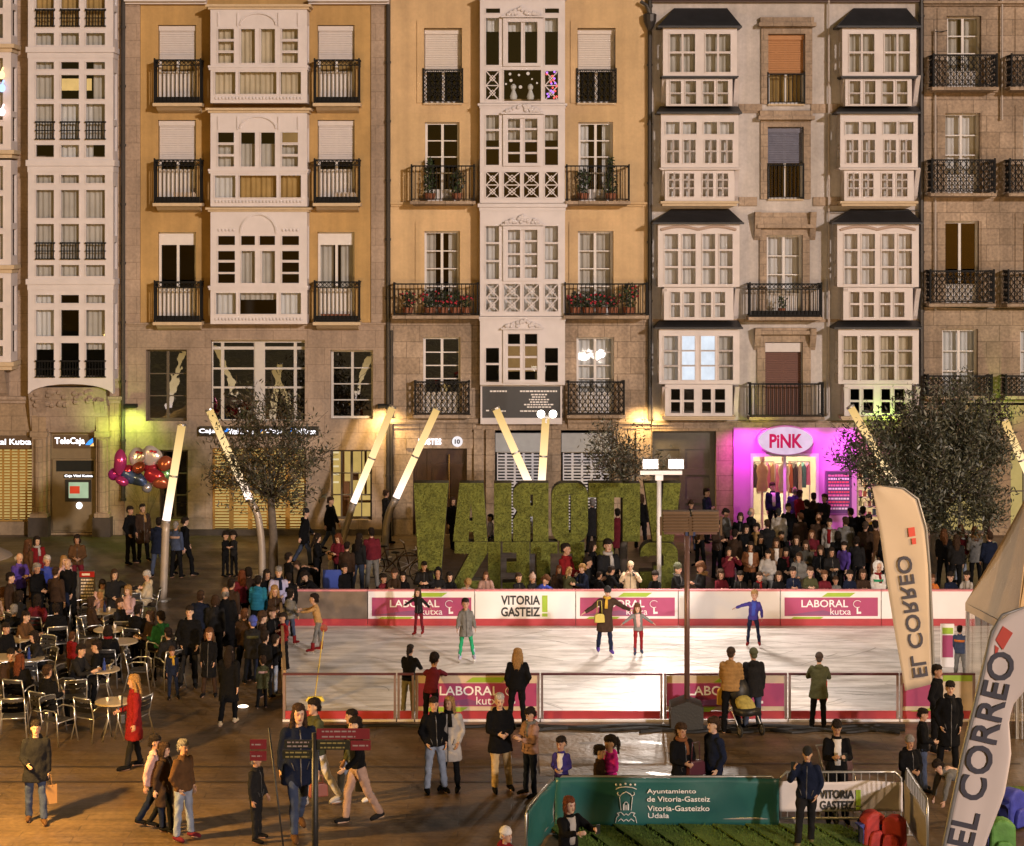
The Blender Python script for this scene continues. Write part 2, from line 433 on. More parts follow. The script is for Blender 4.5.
    def hiproof(s, bayo, bx0, bx1, tx0, tx1, py0, py1, d, name='roof'):
        Y = FY - d; z0, z1 = fz(py1, Y), fz(py0, FY - .1)
        a, b, c, e = fx(bx0, Y), fx(bx1, Y), fx(tx0), fx(tx1)
        mb = MB(); th = .06
        mb.add([(a, Y - .12, z0), (b, Y - .12, z0), (b, FY, z0), (a, FY, z0), (c, FY - .05, z1), (e, FY - .05, z1), (e, FY, z1), (c, FY, z1)],
               [(0, 1, 5, 4), (1, 2, 6, 5), (3, 0, 4, 7), (4, 5, 6, 7)])
        mb.box(a - .02, b + .02, Y - .15, FY - .002, z0 - th, z0 - .002)
        return mb.build(name, SLATE, bayo)
    def balcony(s, px0, px1, py0, py1, d=.75, style='bars', slabmat=None, slab=True, group=None, under=.15):
        x0, x1 = fx(px0, FY - d), fx(px1, FY - d); z0, z1 = fz(py1, FY - d), fz(py0, FY - d)
        mb = MB()
        if slab:
            mb.box(x0 - .05, x1 + .05, FY - d - .05, FY - .003, z0 - .1, z0)
            mb.prism([(FY - d + .02, z0 - .102), (FY - .003, z0 - .102), (FY - .003, z0 - under), (FY - d * .55, z0 - .1 - (under - .1) * .6)], x0 + .04, x1 - .04, plane='YZ')
        else:
            mb.box(x0, x1, FY - d - .02, FY - .003, z0 - .05, z0)
        b = mb.build('balcony', slabmat or CORN, s.root)
        rl = MB(); zr0, zr1 = z0 + .06, z1; t = .032
        def side(p, q):
            p = Vector(p); q = Vector(q); L = (q - p).length; dr = (q - p) / L
            P = lambda u, z: (p.x + dr.x * u, p.y + dr.y * u, z)
            rl.bar(P(0, zr1), P(L, zr1), .06, .045); rl.bar(P(0, zr0), P(L, zr0), .04, .03)
            n = max(2, int(L / .125))
            if style in ('bars', 'scroll'):
                zz = zr1 - (.17 if style == 'scroll' else .02)
                for i in range(1, n): rl.bar(P(L * i / n, zr0), P(L * i / n, zz), .024)
                if style == 'scroll':
                    rl.bar(P(0, zz), P(L, zz), .03)
                    for i in range(n):
                        c = P(L * (i + .5) / n, (zz + zr1) / 2); r = .058
                        pr = [(c[0] + dr.x * r * math.cos(k * R(60)), c[1] + dr.y * r * math.cos(k * R(60)), c[2] + r * math.sin(k * R(60))) for k in range(7)]
                        for k in range(6): rl.bar(pr[k], pr[k + 1], .02)
            else:
                m = max(2, int(L / .17)); hgt = zr1 - zr0; q = 4
                for i in range(m):
                    u0, u1 = L * i / m, L * (i + 1) / m
                    rl.bar(P(u0, zr0), P(u0, zr1), .022)
                    for k in range(q):
                        a, c = zr0 + hgt * k / q, zr0 + hgt * (k + 1) / q; um, cm = (u0 + u1) / 2, (a + c) / 2
                        for (ua, za, ub, zb) in ((u0, cm, um, c), (um, c, u1, cm), (u1, cm, um, a), (um, a, u0, cm)):
                            rl.bar(P(ua, za), P(ub, zb), .022)
        yf = FY - d
        side((x0, yf, 0), (x1, yf, 0))
        if d > .2: side((x0, FY, 0), (x0, yf, 0)); side((x1, yf, 0), (x1, FY, 0))
        for x in (x0, x1): rl.bar((x, yf, z0), (x, yf, z1 + .06), .05)
        if style == 'scroll': rl.box(x0 + .04, x1 - .04, yf + .03, yf + .05, z0 + .002, z0 + .2)
        rl.build('railing', IRON, b)
        return b
    def pipe(s, px, py0, py1, r=.07, mat=None):
        mb = MB(); x = fx(px)
        mb.tube([(x, FY - .14, fz(py1)), (x, FY - .14, fz(py0))], r, 10)
        z = fz(py1)
        while z < fz(py0): mb.lathe([(r * 1.35, 0), (r * 1.35, .08)], (x, FY - .14, z), 10); z += 1.9
        return mb.build('drainpipe', mat or pm('pipe_paint', (.035, .03, .028), .4, var=.2), s.root)

def grid(cols, rows): return [(a, b, t, u) for a, b in cols for t, u in rows]

# ---------------------------------------------------------------- pale stone building with a tall white gallery (left)
b = Bld('stone_building', 'brown stone building with tall white three column gallery at left edge', -90, 124)
cols = [(36, 54), (61, 79), (86, 105)]
b1 = b.bay(28, 113, -60, 47, .75, grid(cols, [(-50, -25), (-20, 9), (9.5, 27), (33, 45)]), WHITE, curt=[(3, 34, 107, -22, 27), (0, 34, 107, 28, 45)])
b2 = b.bay(28, 113, 58, 160, .75, grid(cols, [(62, 69), (75, 99), (104, 139), (145, 157)]), WHITE, curt=[(0, 34, 56, 60, 139), (0, 92, 107, 60, 139), (2, 56, 92, 100, 158), (4, 54, 90, 78, 90)])
b3 = b.bay(28, 113, 172, 279, .75, grid(cols, [(175, 183), (190, 218), (224, 259), (265, 276)]), WHITE, curt=[(0, 34, 107, 173, 278)])
b4 = b.bay(28, 113, 290, 380, .75, grid(cols, [(295, 303), (310, 336), (343, 377)]), WHITE, curt=[(2, 34, 58, 293, 350), (0, 83, 107, 293, 350)])
for o, t, u in ((b1, 47, 58), (b2, 160, 172), (b3, 279, 290)): b.sill(o, 28, 113, t, u, .75, WHITE)
for o, t, u in ((b1, 10, 26), (b2, 122, 139), (b3, 243, 259), (b4, 361, 377)):
    rl = MB(); Y = FY - .82
    for a, c in cols:
        xa, xc = fx(a - 1, Y), fx(c + 1, Y); rl.bar((xa, Y, fz(t, Y)), (xc, Y, fz(t, Y)), .05, .05); rl.bar((xa, Y, fz(u, Y)), (xc, Y, fz(u, Y)), .035)
        for k in range(7): x = xa + (xc - xa) * (k + .5) / 7; rl.bar((x, Y, fz(u, Y)), (x, Y, fz(t, Y)), .022)
        rl.bar((xa, Y - .006, fz((t + u) / 2, Y)), (xc, Y - .006, fz((t + u) / 2, Y)), .03)
    rl.build('railing', IRON, o)
# carved console under the gallery
cs = MB(); Y = FY - .75
pts = [(fx(28, Y), fz(380, Y)), (fx(113, Y), fz(380, Y)), (fx(113, Y), fz(394, Y))] + [(fx(70.5 + 42 * math.cos(R(a)), Y), fz(395 - 11 * math.sin(R(a)), Y)) for a in range(10, 171, 16)] + [(fx(28, Y), fz(394, Y))]
cs.prism(list(reversed(pts)), Y, FY - .45)
cs.build('console', WHITE, b.root)
cs = MB()
cs.prism([(FY - .55, fz(386)), (FY - .1, fz(386)), (FY - .1, fz(432)), (FY - .2, fz(425)), (FY - .38, fz(402))], fx(32), fx(109), plane='YZ')
for k in range(26):
    x = fx(36 + rnd.random() * 68); z = fz(390 + rnd.random() * 14); cs.ell((x, FY - .5 + (fz(388) - z) * .25, z), (.12, .1, .09), 6, 4)
for px in (44, 102): cs.prism([(FY - .5, fz(400)), (FY - .1, fz(400)), (FY - .1, fz(430)), (FY - .22, fz(428)), (FY - .3, fz(412))], fx(px - 5), fx(px + 5), plane='YZ')
cs.build('carved_corbel', PINKST, b.root)
# second gallery cut by the frame's edge
for t, u, cu in ((-60, 44, 0), (52, 150, 1), (160, 265, 2), (272, 362, 0)):
    o = b.bay(-70, 11, t, u, .8, grid([(-62, -44), (-36, -20), (-12, 3)], [(t + 6, t + 30), (t + 36, t + 68), (t + 74, u - 6)]), WHITE2, curt=cu)
    b.sill(o, -70, 11, u, u + 8, .8, CORN, over=.12)
cs = MB(); cs.prism([(FY - .8, fz(366)), (FY - .1, fz(366)), (FY - .1, fz(398)), (FY - .3, fz(392))], fx(-68), fx(10), plane='YZ'); cs.build('carved_corbel', PINKST, b.root)
b.hole(50, 97, 430, 533); b.hole(-60, 33, 449, 522)
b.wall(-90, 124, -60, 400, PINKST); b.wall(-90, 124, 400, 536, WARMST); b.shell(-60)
b.band(-90, 124, 396, 403, PINKST, .2)
for px0, px1 in ((34, 48), (98, 110)):
    mb = MB(); mb.box(fx(px0), fx(px1), FY - .28, FY - .002, fz(512), fz(405)); mb.box(fx(px0 - 1.5), fx(px1 + 1.5), FY - .34, FY - .002, fz(436), fz(430)); mb.box(fx(px0 - 1.5), fx(px1 + 1.5), FY - .36, FY - .002, fz(516), fz(512))
    mb.tube([(fx((px0 + px1) / 2), FY - .3, fz(510)), (fx((px0 + px1) / 2), FY - .3, fz(438))], .14, 10)
    mb.build('pilaster', WARMST, b.root)
    mb = MB(); mb.box(fx(px0 - 3), fx(px1 + 3), FY - .4, FY - .003, 0, fz(516.2)); mb.build('plinth', pm('dark_plinth', (.05, .035, .025), .6, var=.3, bump=.2), b.root)
GOLD = pm('gold_shutter', (.42, .24, .06), .45, metal=.4, var=.2)
GLOW = emit('lit_shop_interior', (1.0, .72, .25), .55)
def slat_shutter(root, px0, px1, py0, py1, mat, glow=None, cols=4, pitch=2.6, y=FY + .12):
    mb = MB(); x0, x1 = fx(px0), fx(px1); z = fz(py1)
    step = pitch * FS; hs = []
    cw = (x1 - x0) / cols
    while z < fz(py0) - step:
        for c in range(cols): hs.append((x0 + c * cw + cw * .12, x0 + (c + 1) * cw - cw * .12, z + step * .5, z + step)); 
        z += step
    mb.holed(x0, x1, fz(py1), fz(py0), hs, y, y + .04)
    sh = mb.build('roller_grille', mat, root)
    if glow:
        g = MB(); g.quad((x0, y + .5, fz(py1)), (x1, y + .5, fz(py1)), (x1, y + .5, fz(py0)), (x0, y + .5, fz(py0))); g.build('lit_interior', glow, sh)
    return sh
slat_shutter(b.root, -60, 33, 449, 522, GOLD, GLOW, cols=12, pitch=3)
mb = MB(); x0, x1 = fx(50), fx(97)
mb.box(x0, x1, FY + .2, FY + .3, fz(533), fz(430))
mb.holed(x0 + .05, x1 - .05, fz(531), fz(459), [(fx(55), fx(93), fz(472), fz(461)), (fx(64.5), fx(90.5), fz(502), fz(480))], FY + .12, FY + .201)
mb.build('cash_machine_wall', pm('bank_panel', (.20, .15, .09), .45, metal=.2, var=.15), b.root)
mb = MB(); mb.box(fx(55), fx(93), FY + .17, FY + .19, fz(472), fz(461)); mb.build('dark_window', pm('dark_glass', (.02, .022, .02), .08), b.root)
bld_stone = b
for i, (px, py, cc, lab) in enumerate(((1.5, 75, (1, .7, .3), 'small amber festive bulb at the left edge, uppermost of three'), (2, 88, (.35, .5, 1), 'bluish festive bulb at the left edge, middle of three'), (2, 112, (1, .75, .75), 'pinkish festive bulb at the left edge, lowest of three'))):
    mb = MB(); mb.smooth = True; p = at(px, py, FY - 1.0); mb.ell(p, (.11, .11, .13), 10, 8); mb.tube([p + Vector((0, 0, .1)), p + Vector((0, .19, .25))], .03, 6); tag(mb.build('festive_bulb', emit('bulb_%s' % ('amber', 'blue', 'rose')[i], cc, 2.2)), lab, 'light bulb', 'festive bulbs on the left gallery')

# ---------------------------------------------------------------- ochre building
b = Bld('ochre_building', 'ochre plastered building with one wide white gallery and grey stone base', 124.5, 390)
for y0, hl in ((0, 0), (103.5, 1)):
    up = grid([(218, 234), (282, 298)], [(y0 + 29, y0 + 39), (y0 + 41.5, y0 + 50.5), (y0 + 53, y0 + 63)]) + [(241, 255, y0 + 29, y0 + 63), (261, 275, y0 + 29, y0 + 63)]
    lo = [(215, 235.5, y0 + 72, y0 + 94), (239.5, 276.5, y0 + 72, y0 + 94), (280.5, 301, y0 + 72, y0 + 94)]
    o = b.bay(210.5, 307, y0 + 9.6, y0 + 103, .7, up + lo, WHITE, curt=(1 if not hl else [(2, 214, 237, y0 + 70, y0 + 95), (3, 238, 300, y0 + 70, y0 + 95), (5, 278, 300, y0 + 27, y0 + 40), (0, 214, 300, y0 + 40, y0 + 64)]))
    b.sill(o, 209, 308, y0 + 4.5, y0 + 9.4, .7, CORN, over=.1, name='cornice')
    b.sill(o, 209, 307.5, y0 + 65.5, y0 + 70, .71, WHITE, over=.03)
    ar = MB(); Y = FY - .72; prev = None
    for k in range(13):
        a = R(15 * k); p = (fx(258 + 18 * math.cos(a), Y), Y, fz(y0 + 25 - 12 * math.sin(a), Y))
        if prev: ar.bar(prev, p, .05, .05)
        prev = p
    for px in (237.5, 278.5, 218, 298): ar.bar((fx(px, Y), Y, fz(y0 + 26, Y)), (fx(px, Y), Y, fz(y0 + 13, Y)), .035)
    for k in range(26): ar.ell((fx(216 + k * 3.4, Y), Y, fz(y0 + 98, Y)), (.045, .03, .05), 6, 4)
    ar.build('moulding', WHITE, o)
y0 = 208
up = grid([(218, 235), (282, 299)], [(236, 245), (251, 260), (262.5, 272), (274, 283)]) + [(241, 255, 236, 245), (259.5, 275, 236, 245), (241.5, 255, 251, 283), (262, 275, 251, 283)]
lo = [(216, 236, 293, 314), (240, 276.5, 293, 314), (281, 301, 293, 314)]
o = b.bay(210.5, 307, 212, 324, .7, up + lo, WHITE, curt=[(2, 214, 238, 292, 315), (2, 279, 302, 292, 315), (0, 240, 277, 250, 300)])
b.sill(o, 209, 308, 207.5, 211.8, .7, CORN, over=.1, name='cornice'); b.sill(o, 209, 307.5, 286, 290, .71, WHITE, over=.03)
ar = MB(); Y = FY - .72; prev = None
for k in range(17):
    a = R(11.25 * k); p = (fx(258.5 + 18 * math.cos(a), Y), Y, fz(233 - 19 * math.sin(a), Y))
    if prev: ar.bar(prev, p, .06, .06)
    prev = p
for k in range(26): ar.ell((fx(216 + k * 3.4, Y), Y, fz(319, Y)), (.045, .03, .05), 6, 4)
for k in range(5):
    for q in (219, 283): ar.ell((fx(q + k * 3.6, Y), Y, fz(230, Y)), (.045, .03, .05), 6, 4)
ar.build('moulding', WHITE, o)
for px0, px1, bx0, bx1 in ((158, 196, 154.5, 200.5), (317.5, 354.5, 314.5, 359)):
    b.window(px0, px1, 25, 103, 2, 1, panel=.38, shutter=.42, curt=3, head=.1)
    b.window(px0, px1, 120, 203, 2, 1, panel=.38, shutter=.5, curt=None, head=.1)
    b.window(px0, px1, 232, 321, 2, 1, panel=.34, curt=(None if px0 < 200 else 0), half=.4, head=.12)
    for t, u in ((60, 103), (160, 203), (282, 322)): b.balcony(bx0, bx1, t, u, .55, 'scroll', under=.3)
GUNW = pm('mezzanine_frame', (.5, .47, .45), .4, var=.1)
MEZ = glass('mezzanine_glass', .4, (.5, .5, .5), .01)
b.window(146, 187, 349.5, 421, 2, 3, curt=None, gm=MEZ, fmat=pm('dark_frame', (.08, .06, .045), .5), rec=.25)
b.hole(211, 305, 340, 421)
Y = FY + .22; mb = MB(); hs = [(fx(a), fx(c), fz(u), fz(t)) for a, c in ((212, 220), (223, 253), (264, 293), (296, 304)) for t, u in ((343, 347), (350, 368), (370, 387), (389, 420))]
mb.holed(fx(211), fx(305), fz(421), fz(340), hs, Y, Y + .08); o = mb.build('window', GUNW, b.root)
pn = MB(); [pn.quad((a, Y + .04, d), (c, Y + .04, d), (c, Y + .04, e), (a, Y + .04, e)) for a, c, d, e in hs]; pn.build('pane', MEZ, o)
mb = MB(); mb.box(fx(254), fx(263), Y - .03, Y - .002, fz(421), fz(342)); mb.build('mullion', GUNW, o)
b.window(330.5, 373, 350, 419, 2, 4, curt=None, gm=MEZ, fmat=GUNW, rec=.25)
w_ = b.window(330, 372, 450, 520, 4, 3, curt=None, fmat=pm('dark_frame', (.08, .06, .045), .5), rec=.25)
mb = MB(); mb.quad((fx(326), FY + 2.4, 0), (fx(376), FY + 2.4, 0), (fx(376), FY + 2.4, fz(445)), (fx(326), FY + 2.4, fz(445))); mb.build('lit_interior', emit('bank_back_wall', (1, .66, .2), .62), w_)
mb = MB()
for a_, c_, t_, u_ in ((338, 341.5, 452, 522), (341, 347, 486, 522), (350, 356, 476, 484), (362, 364, 452, 500), (352, 371, 505, 507)): mb.box(fx(a_), fx(c_), FY + .9 + .02 * (a_ % 7), FY + 1.1 + .02 * (a_ % 7), fz(u_), fz(t_))
mb.build('furniture', pm('rust_shelf', (.25, .1, .03), .6), w_)
mb = MB()
for t_ in (454, 461, 468, 476, 484): mb.box(fx(331), fx(337), FY + .6, FY + .66, fz(t_ + 1.6), fz(t_))
mb.build('blind', emit('lit_slats', (1, .8, .45), .9), w_)
b.hole(212, 306, 448, 531); b.hole(160, 188, 450, 520)
b.wall(140.5, 371, -40, 323, OCHRE); b.wall(124.5, 140.3, -40, 323, PINKST, .05); b.wall(371.2, 390, -40, 323, PINKST, .05)
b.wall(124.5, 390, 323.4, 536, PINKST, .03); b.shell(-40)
b.band(126, 207, 0, 4.5, WHITE, .3, 'cornice'); b.band(309, 389, 0, 4.5, WHITE, .3, 'cornice'); b.band(126, 389, 322.6, 326, PINKST, .14)
b.band(124.5, 390, 529, 535.5, pm('dark_plinth', (.05, .035, .025), .6, var=.3, bump=.2), .08, 'plinth', 1)
slat_shutter(b.root, 212, 306, 448, 531, GOLD, GLOW, cols=5, pitch=3)
b.window(160, 188, 450, 520, 2, 3, curt=None, cut=False, fmat=pm('dark_frame', (.08, .06, .045), .5), rec=.2)
b.pipe(124, -40, 500); b.pipe(388.5, 5, 535)
mb = MB()
for px in (132, 384.5): mb.box(fx(px - 6), fx(px + 6), FY - .34, FY - .035, fz(407), fz(403.5))
mb.build('lamp_bracket', IRON, b.root)
bld_ochre = b

# ---------------------------------------------------------------- peach building
b = Bld('peach_building', 'peach plastered building with narrow white lattice gallery and flowered balconies', 390.5, 651)
side_c = [(486, 499), (545, 558)]
o1 = b.bay(480, 565, 0, 103, .55, grid(side_c, [(18, 65)]) + [(508, 521, 22, 63), (525, 537, 22, 63)] + grid(side_c, [(71, 100)]) + [(504, 541, 70, 101), (486, 500, 8.5, 13), (545, 559, 8.5, 13)],
           WHITE, curt=[(2, 484, 560, 17, 31)], lat=[(486, 499, 71, 100), (545, 558, 71, 100)])
lat4 = lambda t, u: [(486, 499, t, u), (504, 520, t, u), (524, 539, t, u), (545, 558, t, u)]
o2 = b.bay(480, 565, 108, 203, .55, grid(side_c, [(115, 129), (131, 147), (149, 165)]) + grid([(508, 520), (525, 537)], [(119, 128), (130, 140), (142, 152), (154, 163)]) + lat4(172, 198), WHITE, curt=[(0, 484, 560, 113, 140)], lat=lat4(172, 198))
o3 = b.bay(480, 565, 211, 316, .55, grid(side_c, [(226, 242), (244, 260), (262, 279)]) + grid([(508, 520), (525, 537)], [(230, 240), (242, 253), (255, 265), (267, 278)]) + lat4(284, 312), WHITE, curt=2, lat=lat4(284, 312))
o4 = b.bay(480, 565, 321, 385, .55, grid(side_c, [(348, 363), (365, 382)]) + grid([(508, 520), (525, 537)], [(334, 344), (346, 356), (358, 368), (370, 380)]), WHITE, curt=[(5, 500, 545, 345, 372)])
st = MB(); Y = FY - .55 + .03
for px, py, r_ in ((510, 74, 1.4), (519, 75, 1.2), (528, 73.5, 1.7), (511, 80.5, 1.6), (506, 84, 1.0), (520.5, 87, 1.7), (537, 83, 1.0), (532, 79, .9)):
    st.tube([(fx(px, Y), Y, fz(py, Y)), (fx(px, Y), Y + .008, fz(py, Y))], r_ * FS, 10)
for px in (513.5, 530.5): st.lathe([(.10, 0), (.12, .1), (.05, .3), (.09, .36), (.09, .44), (.03, .5)], (fx(px, Y), Y + .25, fz(99, Y)), 10)
st.build('sticker', pm('snow_sticker', (.6, .6, .62), .6), o1)
for nm_, cc, sd in (('violet_bulb', (.5, .2, 1), 1), ('red_bulb', (1, .12, .1), 2)):
    st = MB(); q_ = random.Random(sd)
    for k in range(9): st.ell((fx(546 + q_.random() * 11, Y), FY - .58, fz(72 + q_.random() * 26, Y)), (.035, .02, .035), 6, 4)
    st.build('fairy_lights', emit(nm_, cc, 1.6), o1)
for o, t, u, cy in ((o1, -3, 0, 16), (o2, 103.5, 108, 112.5), (o3, 203.5, 211, 224), (o4, 316.5, 321, 328)):
    b.sill(o, 480, 565, t, u, .55, WHITE, over=.07, name='cornice')
    pd = MB(); Y = FY - .64
    pd.prism([(fx(502, Y), fz(cy, Y)), (fx(543, Y), fz(cy, Y)), (fx(537, Y), fz(cy - 4, Y)), (fx(522.5, Y), fz(cy - 9, Y)), (fx(508, Y), fz(cy - 4, Y))], Y, FY - .552)
    for k in range(30):
        u = rnd.random() * 2 - 1; pd.ell((fx(522.5 + u * 17, Y), Y - .02, fz(cy - 1.5 - (1 - abs(u)) * rnd.random() * 8, Y)), (.07, .05, .06), 6, 4)
    pd.box(fx(501, Y), fx(544, Y), Y - .06, FY - .553, fz(cy + 1.5, Y), fz(cy, Y) - .002)
    pd.build('pediment', WHITE, o)
    fr = MB(); t0, u0 = (cy + 2, {16: 66, 112.5: 166, 224: 281, 328: 383}[cy])
    xa, xb, zc, zd = fx(503, Y), fx(541.5, Y), fz(u0, Y), fz(t0, Y)
    fr.holed(xa, xb, zc, zd, [(xa + .13, xb - .13, zc + .1, zd - .12)], Y + .03, FY - .575); fr.build('casing', WHITE, o)
SH2 = pm('cream_shutter', (.62, .56, .52), .6, var=.06)
for dx in (0, 153.5):
    b.window(424 + dx, 462 + dx, 28, 103, 2, 1, shutter=.56, smat=SH2, curt=None, rec=.28)
    b.balcony(423.5 + dx, 462.5 + dx, 70, 103, .06, 'lace', slab=False)
    b.window(425 + dx, 459.5 + dx, 122, 201, 2, 4, panel=.12, curt=(None if dx == 0 else 2), half=.3)
    b.balcony(411.5 + dx * 1.012, 474 + dx * 1.01, 166, 201, .6, 'bars', BROWNST, under=.16)
    b.window(424 + dx, 459.5 + dx, 231, 315, 2, 4, panel=.1, curt=0, half=(.32 if dx == 0 else None))
    b.balcony(394 + dx * 1.115, 477.5 + dx * 1.104, 284, 315.5, .7, 'bars', BROWNST, under=.16)
    b.window(423 + dx, 460.5 + dx, 337, 414, 2, 4, panel=.25, curt=(None if dx == 0 else 2), gm=(MEZ if dx == 0 else None))
    b.balcony(415 + dx, 469 + dx * 1.01, 382, 415, .5, 'lace', BROWNST, under=.16)
    b.surround(424 + dx, 462 + dx, 28, 103, 7, PEACH, .035); b.surround(424.5 + dx, 460 + dx, 231, 315, 9, PEACH, .035)
b.hole(413, 467, 448, 535); b.hole(495, 543, 430, 535); b.hole(561, 612, 430, 535)
b.wall(390.5, 651, -40, 317, PEACH); b.wall(390.5, 651, 317.2, 536, BROWNST, .04); b.shell(-40)
b.band(391, 479, 316, 322, BROWNST, .18); b.band(566, 650, 316, 322, BROWNST, .18); b.band(391, 479, 202, 206.5, PEACH, .14); b.band(566, 650, 202, 206.5, PEACH, .14)
b.band(391, 478, 418, 428, BROWNST, .2); b.band(568, 650, 418, 428, BROWNST, .2)
b.band(406, 474, 432, 448, BROWNST, .1, 'lintel', 1)
for px in (478, 490, 548, 556, 618, 640): 
    mb = MB(); mb.box(fx(px - 4), fx(px + 4), FY - .16, FY - .042, 0, fz(429)); mb.build('pilaster', BROWNST, b.root)
WOOD = pm('dark_door_wood', (.055, .022, .012), .4, var=.35, scale=4, bump=.1)
dr = MB(); x0, x1 = fx(413), fx(467); Y = FY + .2
hs = [(fx(a), fx(c), fz(u), fz(t)) for a, c in ((431, 447), (450, 464)) for t, u in ((455, 464), (468, 495), (499, 528))] + [(fx(416), fx(427), fz(505), fz(452))]
dr.holed(x0, x1, 0, fz(448), hs, Y, Y + .08); dr.quad((x0, Y + .05, 0), (x1, Y + .05, 0), (x1, Y + .05, fz(448)), (x0, Y + .05, fz(448)))
d = dr.build('door', WOOD, b.root)
mb = MB(); mb.tube([(fx(449), Y - .04, fz(500)), (fx(449), Y - .04, fz(455))], .03, 8); mb.build('handle', pm('brass', (.6, .4, .15), .25, metal=1), d)
WSH = pm('white_grille', (.55, .56, .62), .45, var=.08)
for x0, x1 in ((497, 541.5), (563, 611)):
    slat_shutter(b.root, x0, x1, 452, 534, WSH, None, cols=5, pitch=3.1)
    mb = MB(); mb.box(fx(x0 - 1.5), fx(x1 + .5), FY - .06, FY + .1, fz(451.8), fz(433)); mb.build('shop_fascia', pm('grey_fascia', (.33, .35, .38), .5), b.root)
b.pipe(391.8, 330, 535, .05); b.pipe(649.5, -20, 420)
mb = MB(); mb.lathe([(.07, -.3), (.2, 0), (.22, .22), (.18, .25)], (fx(649.5), FY - .16, fz(22)), 12); mb.tube([(fx(649.5), FY - .16, fz(15)), (fx(646), FY - .2, fz(6)), (fx(640), FY - .2, fz(2))], .06, 8)
mb.build('rain_hopper', pm('pipe_paint', (.035, .03, .028), .4), b.root)
bld_peach = b

# ---------------------------------------------------------------- grey building with two slate roofed galleries
b = Bld('grey_building', 'pale grey building with two columns of slate roofed galleries above the pink shop', 651.5, 921)
for dx in (0, 179.3):
    X = lambda *p: [(a + dx, c + dx, t, u) for a, c, t, u in p]
    c4 = lambda l: [(a + dx, c + dx) for a, c in l]
    lo1 = grid(c4([(670.5, 681), (685.5, 696), (703, 714), (717.5, 728)]), [(81, 92.5), (94, 104)])
    o = b.bay(663 + dx, 737 + dx, 26, 76, .7, grid(c4([(670, 681.5), (683.5, 695), (705.5, 717), (719, 730.5)]), [(34, 51.5), (53.5, 72)]), WHITE2, curt=0)
    b.hiproof(o, 658 + dx, 741 + dx, 674 + dx, 727 + dx, 8, 26, .72); b.sill(o, 663 + dx, 737 + dx, 76, 78.5, .7, SLATE, over=.05)
    o = b.bay(666 + dx, 732.5 + dx, 78.8, 106, .62, lo1, WHITE2, curt=0, sidewin=False)
    b.hiproof(o, 657 + dx, 741 + dx, 660 + dx, 738 + dx, 106.3, 112, .72, 'roof')
    u2 = c4([(666, 679.5), (683, 696.5), (704, 717), (720, 734)])
    o = b.bay(661 + dx, 738.5 + dx, 113, 167.5, .7, grid(u2, [(122, 134)]) + grid(c4([(667, 672.5), (674, 679), (683.5, 689), (690.5, 695.5), (705, 710), (711.5, 716.5), (721, 726), (727.5, 732.5)]), [(140, 150.5), (152, 163)]), WHITE2, curt=2, half=.45)
    b.sill(o, 661 + dx, 738.5 + dx, 167.8, 170, .7, WHITE2, over=.06)
    o = b.bay(665 + dx, 734.5 + dx, 170.3, 206, .62, grid(c4([(669, 673.5), (675, 679.5), (683.5, 688), (689.5, 694), (702.5, 707), (708.5, 713), (717.5, 722), (723.5, 728)]), [(173.5, 179), (180.5, 187.5), (189, 196.5)]), WHITE2, curt=2, sidewin=False)
    b.sill(o, 663 + dx, 736 + dx, 201, 206, .66, CORN, over=.08, name='cornice')
    o = b.bay(658 + dx, 739.5 + dx, 222.5, 287, .7, grid(c4([(665, 678), (682.5, 695.5), (702.5, 715), (719.5, 732.5)]), [(234, 249), (251, 266), (268, 284)]), WHITE2, curt=2)
    b.hiproof(o, 653 + dx, 743 + dx, 671 + dx, 729 + dx, 209, 222.3, .72)
    sc = MB(); Y = FY - .72
    for k in range(44):
        u = k / 43; sc.ell((fx(662 + dx + u * 73, Y), Y, fz(229.5 - 3 * abs(math.sin(u * 2 * math.pi)), Y)), (.06, .035, .05), 6, 4)
    sc.build('garland', pm('garland_paint', (.42, .3, .24), .6), o)
    o = b.bay(664 + dx, 733.5 + dx, 287.3, 320, .6, grid(c4([(671, 680), (684, 694.5), (701, 711), (715, 725)]), [(292, 303), (305, 317)]), WHITE2, curt=(2 if dx == 0 else 0), sidewin=False)
    b.hiproof(o, 655 + dx, 742 + dx, 659 + dx, 738 + dx, 320.3, 327, .72)
    refl_curt = [(2, 663 + dx, 680 + dx, 334, 381), (6, 681 + dx, 716 + dx, 335, 381), (0, 716 + dx, 734 + dx, 334, 381)]  # the middle span glows in place of a reflection on the glass
    o = b.bay(659 + dx, 739.5 + dx, 327.5, 384, .7, grid(c4([(664, 678), (682, 695), (701, 715), (719, 733)]), [(336, 350), (351.5, 365), (366.5, 380)]), WHITE2, curt=refl_curt if dx == 0 else 1)
    o = b.bay(665 + dx, 732.5 + dx, 384.3, 416, .62, grid(c4([(671, 680), (684, 694), (702, 711), (715, 725)]), [(389, 400), (402, 413)]), WHITE2, curt=None, sidewin=False)
    b.sill(o, 663 + dx, 734 + dx, 416.3, 420, .62, CORN, over=.05)
    # brackets carrying the upper half of each gallery
    br = MB()
    for t, u in ((77, 106), (169, 200), (288, 320), (385, 416)):
        for px, sg in ((663 + dx, 1), (735 + dx, -1)):
            br.prism([(FY - .66, fz(t)), (FY - .02, fz(t)), (FY - .02, fz(u)), (FY - .15, fz(u - 4)), (FY - .4, fz(t + 12))], fx(px) - .07, fx(px) + .07, plane='YZ')
    br.build('bracket', WHITE2, b.root)
OSH = pm('orange_blind', (.42, .2, .08), .7, var=.08); BSH = pm('blue_grey_blind', (.14, .14, .19), .7, var=.2); MSH = pm('brown_blind', (.12, .045, .03), .6, var=.12)
